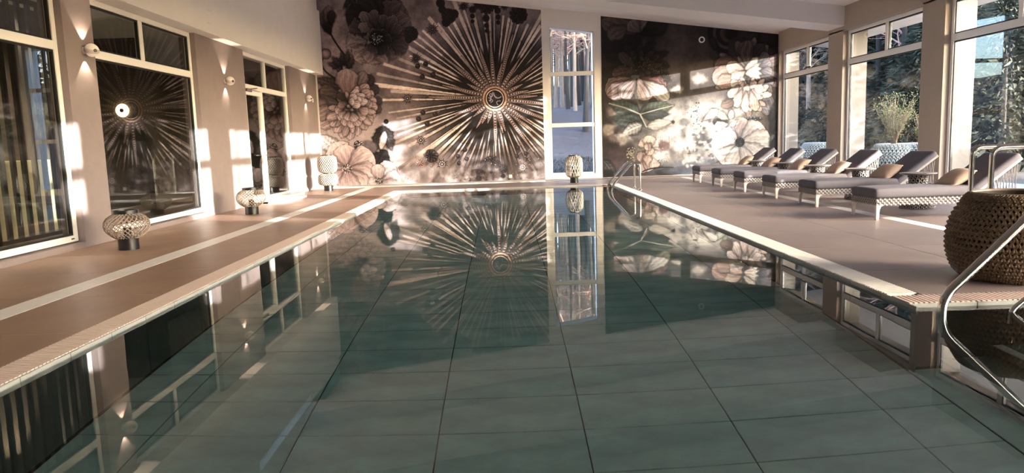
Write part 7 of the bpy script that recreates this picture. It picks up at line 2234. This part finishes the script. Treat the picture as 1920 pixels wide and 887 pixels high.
# ================================================================== GARDEN AND WOOD OUTSIDE
def hgt(x, y):
    def ss(a, b, v):
        t_ = min(1, max(0, (v - a) / (b - a))); return t_ * t_ * (3 - 2 * t_)
    far_ = 2.6 * ss(21.5, 40, y) + 3.0 * ss(38, 75, y)
    side = 1.6 * ss(11, 26, x) * ss(16, 30, y) + .10 * ss(9, 12, x)
    return -.06 + far_ * (0.9 + .25 * math.sin(x * .3)) + side + .05 * math.sin(x * 1.7) * math.cos(y * 1.3) * ss(22, 26, max(x * 1.8, y))
n = 90
gv = []; gf = []
for i in range(n + 1):
    for j in range(n + 1):
        x = 8.3 + (i / n) ** 1.3 * 70 ; y = -40 + 140 * (j / n)
        gv.append((x, y, hgt(x, y)))
for i in range(n):
    for j in range(n):
        a = i * (n + 1) + j
        gf.append((a, a + n + 1, a + n + 2, a + 1))
tag(MB().add(gv, gf).build('ground_garden', M_gardenground, smooth=True), kind='structure')
gv = []; gf = []
for i in range(n + 1):
    for j in range(n + 1):
        x = -40 + 48.4 * (i / n); y = 21.25 + 80 * (j / n) ** 1.4
        gv.append((x, y, hgt(x, y)))
for i in range(n):
    for j in range(n):
        a = i * (n + 1) + j
        gf.append((a, a + n + 1, a + n + 2, a + 1))
tag(MB().add(gv, gf).build('ground_hillside', M_leafground, smooth=True), kind='structure')
tag(MB().box(XRO, 10.6, -9, 23.5, -.25, -.02).build('floor_terrace', M_out_stone), kind='structure')
gr_ = MB(); rg = random.Random(8)
for k in range(5200):
    x, y = rg.uniform(.2, 4.4), 21.5 + rg.random() ** 1.5 * 5
    z = hgt(x, y); a = rg.uniform(0, PI); h = rg.uniform(.04, .11)
    gr_.add([(x - .012 * math.cos(a), y - .012 * math.sin(a), z - .01), (x + .012 * math.cos(a), y + .012 * math.sin(a), z - .01), (x + rg.gauss(0, .03), y + rg.gauss(0, .03), z + h)], [(0, 1, 2)])
tag(gr_.build('grass', M_grassg), 'rough green grass strip below the far window', 'grass', kind='stuff')

def tree_meshes(seed, h, m_t, m_b, spread, nb, twigs):
    rnd = random.Random(seed)
    tr = MB(); br = MB()
    lean = (rnd.gauss(0, .02), rnd.gauss(0, .02))
    tp = [(lean[0] * h * f + rnd.gauss(0, .02), lean[1] * h * f + rnd.gauss(0, .02), -.3 + (h + .3) * f) for f in sub(0, 1, 8)]
    r0 = .050 + .006 * h
    tr.tube(tp, [r0 * (1.25 if i == 0 else 1) * (1 - .88 * i / 8) for i in range(9)], 7, cap=False)
    def pos(f):
        x = f * 8; i = min(int(x), 7); g = x - i
        return Vector(tp[i]).lerp(Vector(tp[i + 1]), g)
    for k in range(nb):
        f = .28 + .72 * (k + rnd.random()) / nb
        p = pos(f); a = rnd.uniform(0, 2 * PI); L = spread * (1.15 - f * .75) * rnd.uniform(.6, 1.1)
        pts = [p]; d = Vector((math.cos(a), math.sin(a), rnd.uniform(.25, .9))).normalized()
        for s in range(4):
            d = (d + Vector((rnd.gauss(0, .18), rnd.gauss(0, .18), rnd.gauss(.06, .16)))).normalized()
            pts.append(pts[-1] + d * L / 4)
        rb = r0 * .34 * (1.1 - f)  + .006
        br.tube(pts, [rb, rb * .75, rb * .55, rb * .35, rb * .15], 4, cap=False)
        for q in range(twigs):
            s = rnd.uniform(.8, 3.9); i = int(s); b0 = pts[i].lerp(pts[i + 1], s - i)
            d2 = (d + Vector((rnd.gauss(0, .7), rnd.gauss(0, .7), rnd.gauss(.1, .6)))).normalized()
            L2 = L * rnd.uniform(.18, .45)
            m1 = b0 + d2 * L2 * .5 + Vector((rnd.gauss(0, .04), rnd.gauss(0, .04), rnd.gauss(0, .04)))
            e1 = b0 + d2 * L2 + Vector((rnd.gauss(0, .1), rnd.gauss(0, .1), -.04))
            br.tube([b0, m1, e1], [.009, .007, .003], 3, cap=False)
            br.tube([m1, m1 + (d2 + Vector((rnd.gauss(0, .6), rnd.gauss(0, .6), rnd.gauss(0, .6)))).normalized() * L2 * .4], [.006, .002], 3, cap=False)
    return tr.mesh('trunk', m_t, True), br.mesh('branches', m_b, False)
protos = [tree_meshes(20 + i, (11, 13, 9.5, 14, 12, 10.5)[i], M_bark if i % 3 else M_bark_d, M_twig if i < 4 else M_bark, (2.2, 1.8, 2.4, 1.7, 2.0, 2.6)[i], (34, 32, 38, 34, 36, 38)[i], 13) for i in range(6)]
def place_tree(x, y, k, label, group, s=1.0, rz=0.0):
    t = empty('bare_tree', (x, y, hgt(x, y)), rz); t.scale = (s, s, s)
    tag(t, label, 'tree', group)
    inst('trunk', protos[k][0], t); inst('branches', protos[k][1], t)
rt = random.Random(3)
place_tree(3.42, 31.0, 3, 'dark leaning trunk nearest on the slope behind the far window', 'trees behind the far window', .85, .5)
seen = []
cnt = 0
while cnt < 125:
    y = 33 + rt.random() ** .7 * 44; x = y * rt.uniform(.035, .155) + rt.gauss(0, .5)
    if abs(x - y * .104) < .35 and y < 36: continue
    if any(math.hypot(x - a, y - b) < 1.15 for a, b in seen): continue
    seen.append((x, y))
    place_tree(x, y, rt.randrange(6), 'slender bare tree of the wood behind the far window', 'trees behind the far window', rt.uniform(.75, 1.15), rt.uniform(0, 6))
    cnt += 1
cnt = 0
while cnt < 140:
    y = 25 + rt.random() ** .8 * 36; x = y * rt.uniform(.36, .78) + rt.gauss(0, .6)
    if any(math.hypot(x - a, y - b) < 1.3 for a, b in seen): continue
    seen.append((x, y))
    place_tree(x, y, rt.randrange(6), 'slender bare tree of the wood behind the garden windows', 'trees behind the garden windows', rt.uniform(.75, 1.15), rt.uniform(0, 6))
    cnt += 1

def evergreen_mesh(seed, h, rad, n):
    rnd = random.Random(seed); mb = MB()
    for k in range(n):
        f = rnd.random() ** 1.25
        a = rnd.uniform(0, 2 * PI); rr = rad * (1 - f) ** .75 * (0.45 + .55 * rnd.random() ** .4) * (1 + .18 * math.sin(5 * a + 9 * f))
        c = Vector((rr * math.cos(a), rr * math.sin(a), .12 + f * h))
        d = Vector((math.cos(a), math.sin(a), rnd.gauss(-.15, .35))).normalized() + Vector((rnd.gauss(0, .4), rnd.gauss(0, .4), rnd.gauss(0, .3)))
        d.normalize(); e = d.cross(Vector((rnd.gauss(0, 1), rnd.gauss(0, 1), rnd.gauss(0, 1)))).normalized()
        L, W = rnd.uniform(.16, .34), rnd.uniform(.025, .05)
        mb.add([c - d * L * .3, c + e * W, c + d * L * .7, c - e * W], [(0, 1, 2, 3)])
    return mb.mesh('foliage', M_ever)
ev = [evergreen_mesh(40 + i, (5.0, 3.6, 6.5)[i], (1.7, 1.6, 2.0)[i], (6500, 5200, 7500)[i]) for i in range(3)]
ev_tr = MB().tube([(0, 0, -.3), (0, 0, 3)], [.12, .05], 7).mesh('trunk', M_bark_d)
def place_ever(x, y, k, label, group, s=1.0):
    t = empty('evergreen_tree', (x, y, hgt(x, y)), (x * 7 + y) % 6); t.scale = (s, s, s)
    tag(t, label, 'tree', group)
    inst('trunk', ev_tr, t)
    f = inst('foliage', ev[k], t); f['kind'] = 'stuff'
for i, (x, y, k, s) in enumerate(((12.6, 18.6, 1, 1.15), (14.0, 20.4, 0, 1.1), (15.6, 22.6, 2, 1.0), (16.6, 25.0, 0, 1.2), (13.6, 23.8, 1, 1.2),
                                  (18.5, 27.5, 2, 1.15), (17.8, 31.5, 0, 1.3), (15.2, 27.8, 1, 1.2), (19.8, 23.2, 2, 1.1), (13.0, 29.5, 1, .9), (22, 33, 2, 1.3), (11.8, 26.4, 1, .8), (20.5, 29.5, 0, 1.3), (24, 37, 2, 1.5), (19, 36, 2, 1.3), (16, 35, 0, 1.2), (16.2, 11.0, 2, 1.25), (21, 30.5, 2, 2.0), (25, 35, 2, 2.2), (18.5, 33, 2, 1.9), (28, 40, 2, 2.3), (22, 39, 0, 2.4), (24.5, 32, 2, 1.9), (21, 33.5, 2, 2.2), (17.5, 28.2, 2, 1.7), (25, 40, 2, 2.5), (15.8, 25.5, 2, 1.3), (15.5, 36, 2, 1.7), (18, 40, 2, 2.0), (17, 35.5, 2, 1.7), (13.6, 33, 2, 1.5), (20, 38.5, 2, 2.0), (29, 44, 2, 2.8), (22.4, 33.6, 2, 2.4), (19.4, 29.2, 2, 1.9), (24.6, 37, 2, 2.7), (27, 40.5, 2, 2.8))):  # the evergreen behind the hedge row is unseen, added to shade the left mural
    place_ever(x, y, k, 'dense dark evergreen outside the garden windows', 'evergreens outside the garden windows', s)
def hedge_mesh(seed, h, rad, n):
    rnd = random.Random(seed); mb = MB()
    for k in range(n):
        a = rnd.uniform(0, 2 * PI); ph = math.acos(rnd.uniform(-.15, 1)); s = .72 + .28 * rnd.random() ** .5
        s *= 1 + .08 * math.sin(4 * a + 3 * ph)
        c = Vector((rad * s * math.sin(ph) ** .7 * math.cos(a), rad * s * math.sin(ph) ** .7 * math.sin(a), max(.02, h * .9 * s * math.cos(ph) ** .6 if math.cos(ph) > 0 else rnd.random() * .3)))
        d = Vector((rnd.gauss(0, 1), rnd.gauss(0, 1), rnd.gauss(.2, .6))).normalized(); e = d.orthogonal().normalized()
        L, W = rnd.uniform(.22, .42), rnd.uniform(.05, .10)
        mb.add([c - d * L * .5, c + e * W, c + d * L * .5, c - e * W], [(0, 1, 2, 3)])
    return mb.mesh('foliage', M_ever)
hm = hedge_mesh(77, 2.4, 1.45, 6500)
for i, y in enumerate((-9.6, -7.3, -5.0, -2.7, -.4, 1.9, 4.2, 6.4, 8.6, 10.8, 13.0)):  # hedge out of view, added and stepped in height to cut low sun
    x = 13.4 + .25 * math.sin(i * 2.1)
    t = empty('sun_screen_hedge', (x, y, hgt(x, y) - .02), i * 1.3)
    s = 1.30 if y < 0 else (.92 if y < 5 else .62)
    t.scale = (1, 1, s)
    tag(t, 'rounded evergreen of the unseen hedge row that stops the low sun', 'hedge', 'unseen hedge evergreens stopping the low sun')
    f = inst('foliage', hm, t); f['kind'] = 'stuff'
    inst('trunk', ev_tr, t, sc=(.8, .8, .4))

for i, (x, y, k) in enumerate(((21.0, 5.6, 0), (24.5, 8.2, 2), (19.0, 2.4, 1), (27.0, 4.6, 4), (23.0, -3.0, 5), (26.0, .8, 2), (20.0, -8.0, 0))):  # bare trees out of view, added to dapple the incoming sun
    place_tree(x, y, k, 'unseen bare tree beyond the hedge, dappling the sunlight', 'unseen trees dappling the sunlight', .8, i * 1.1)
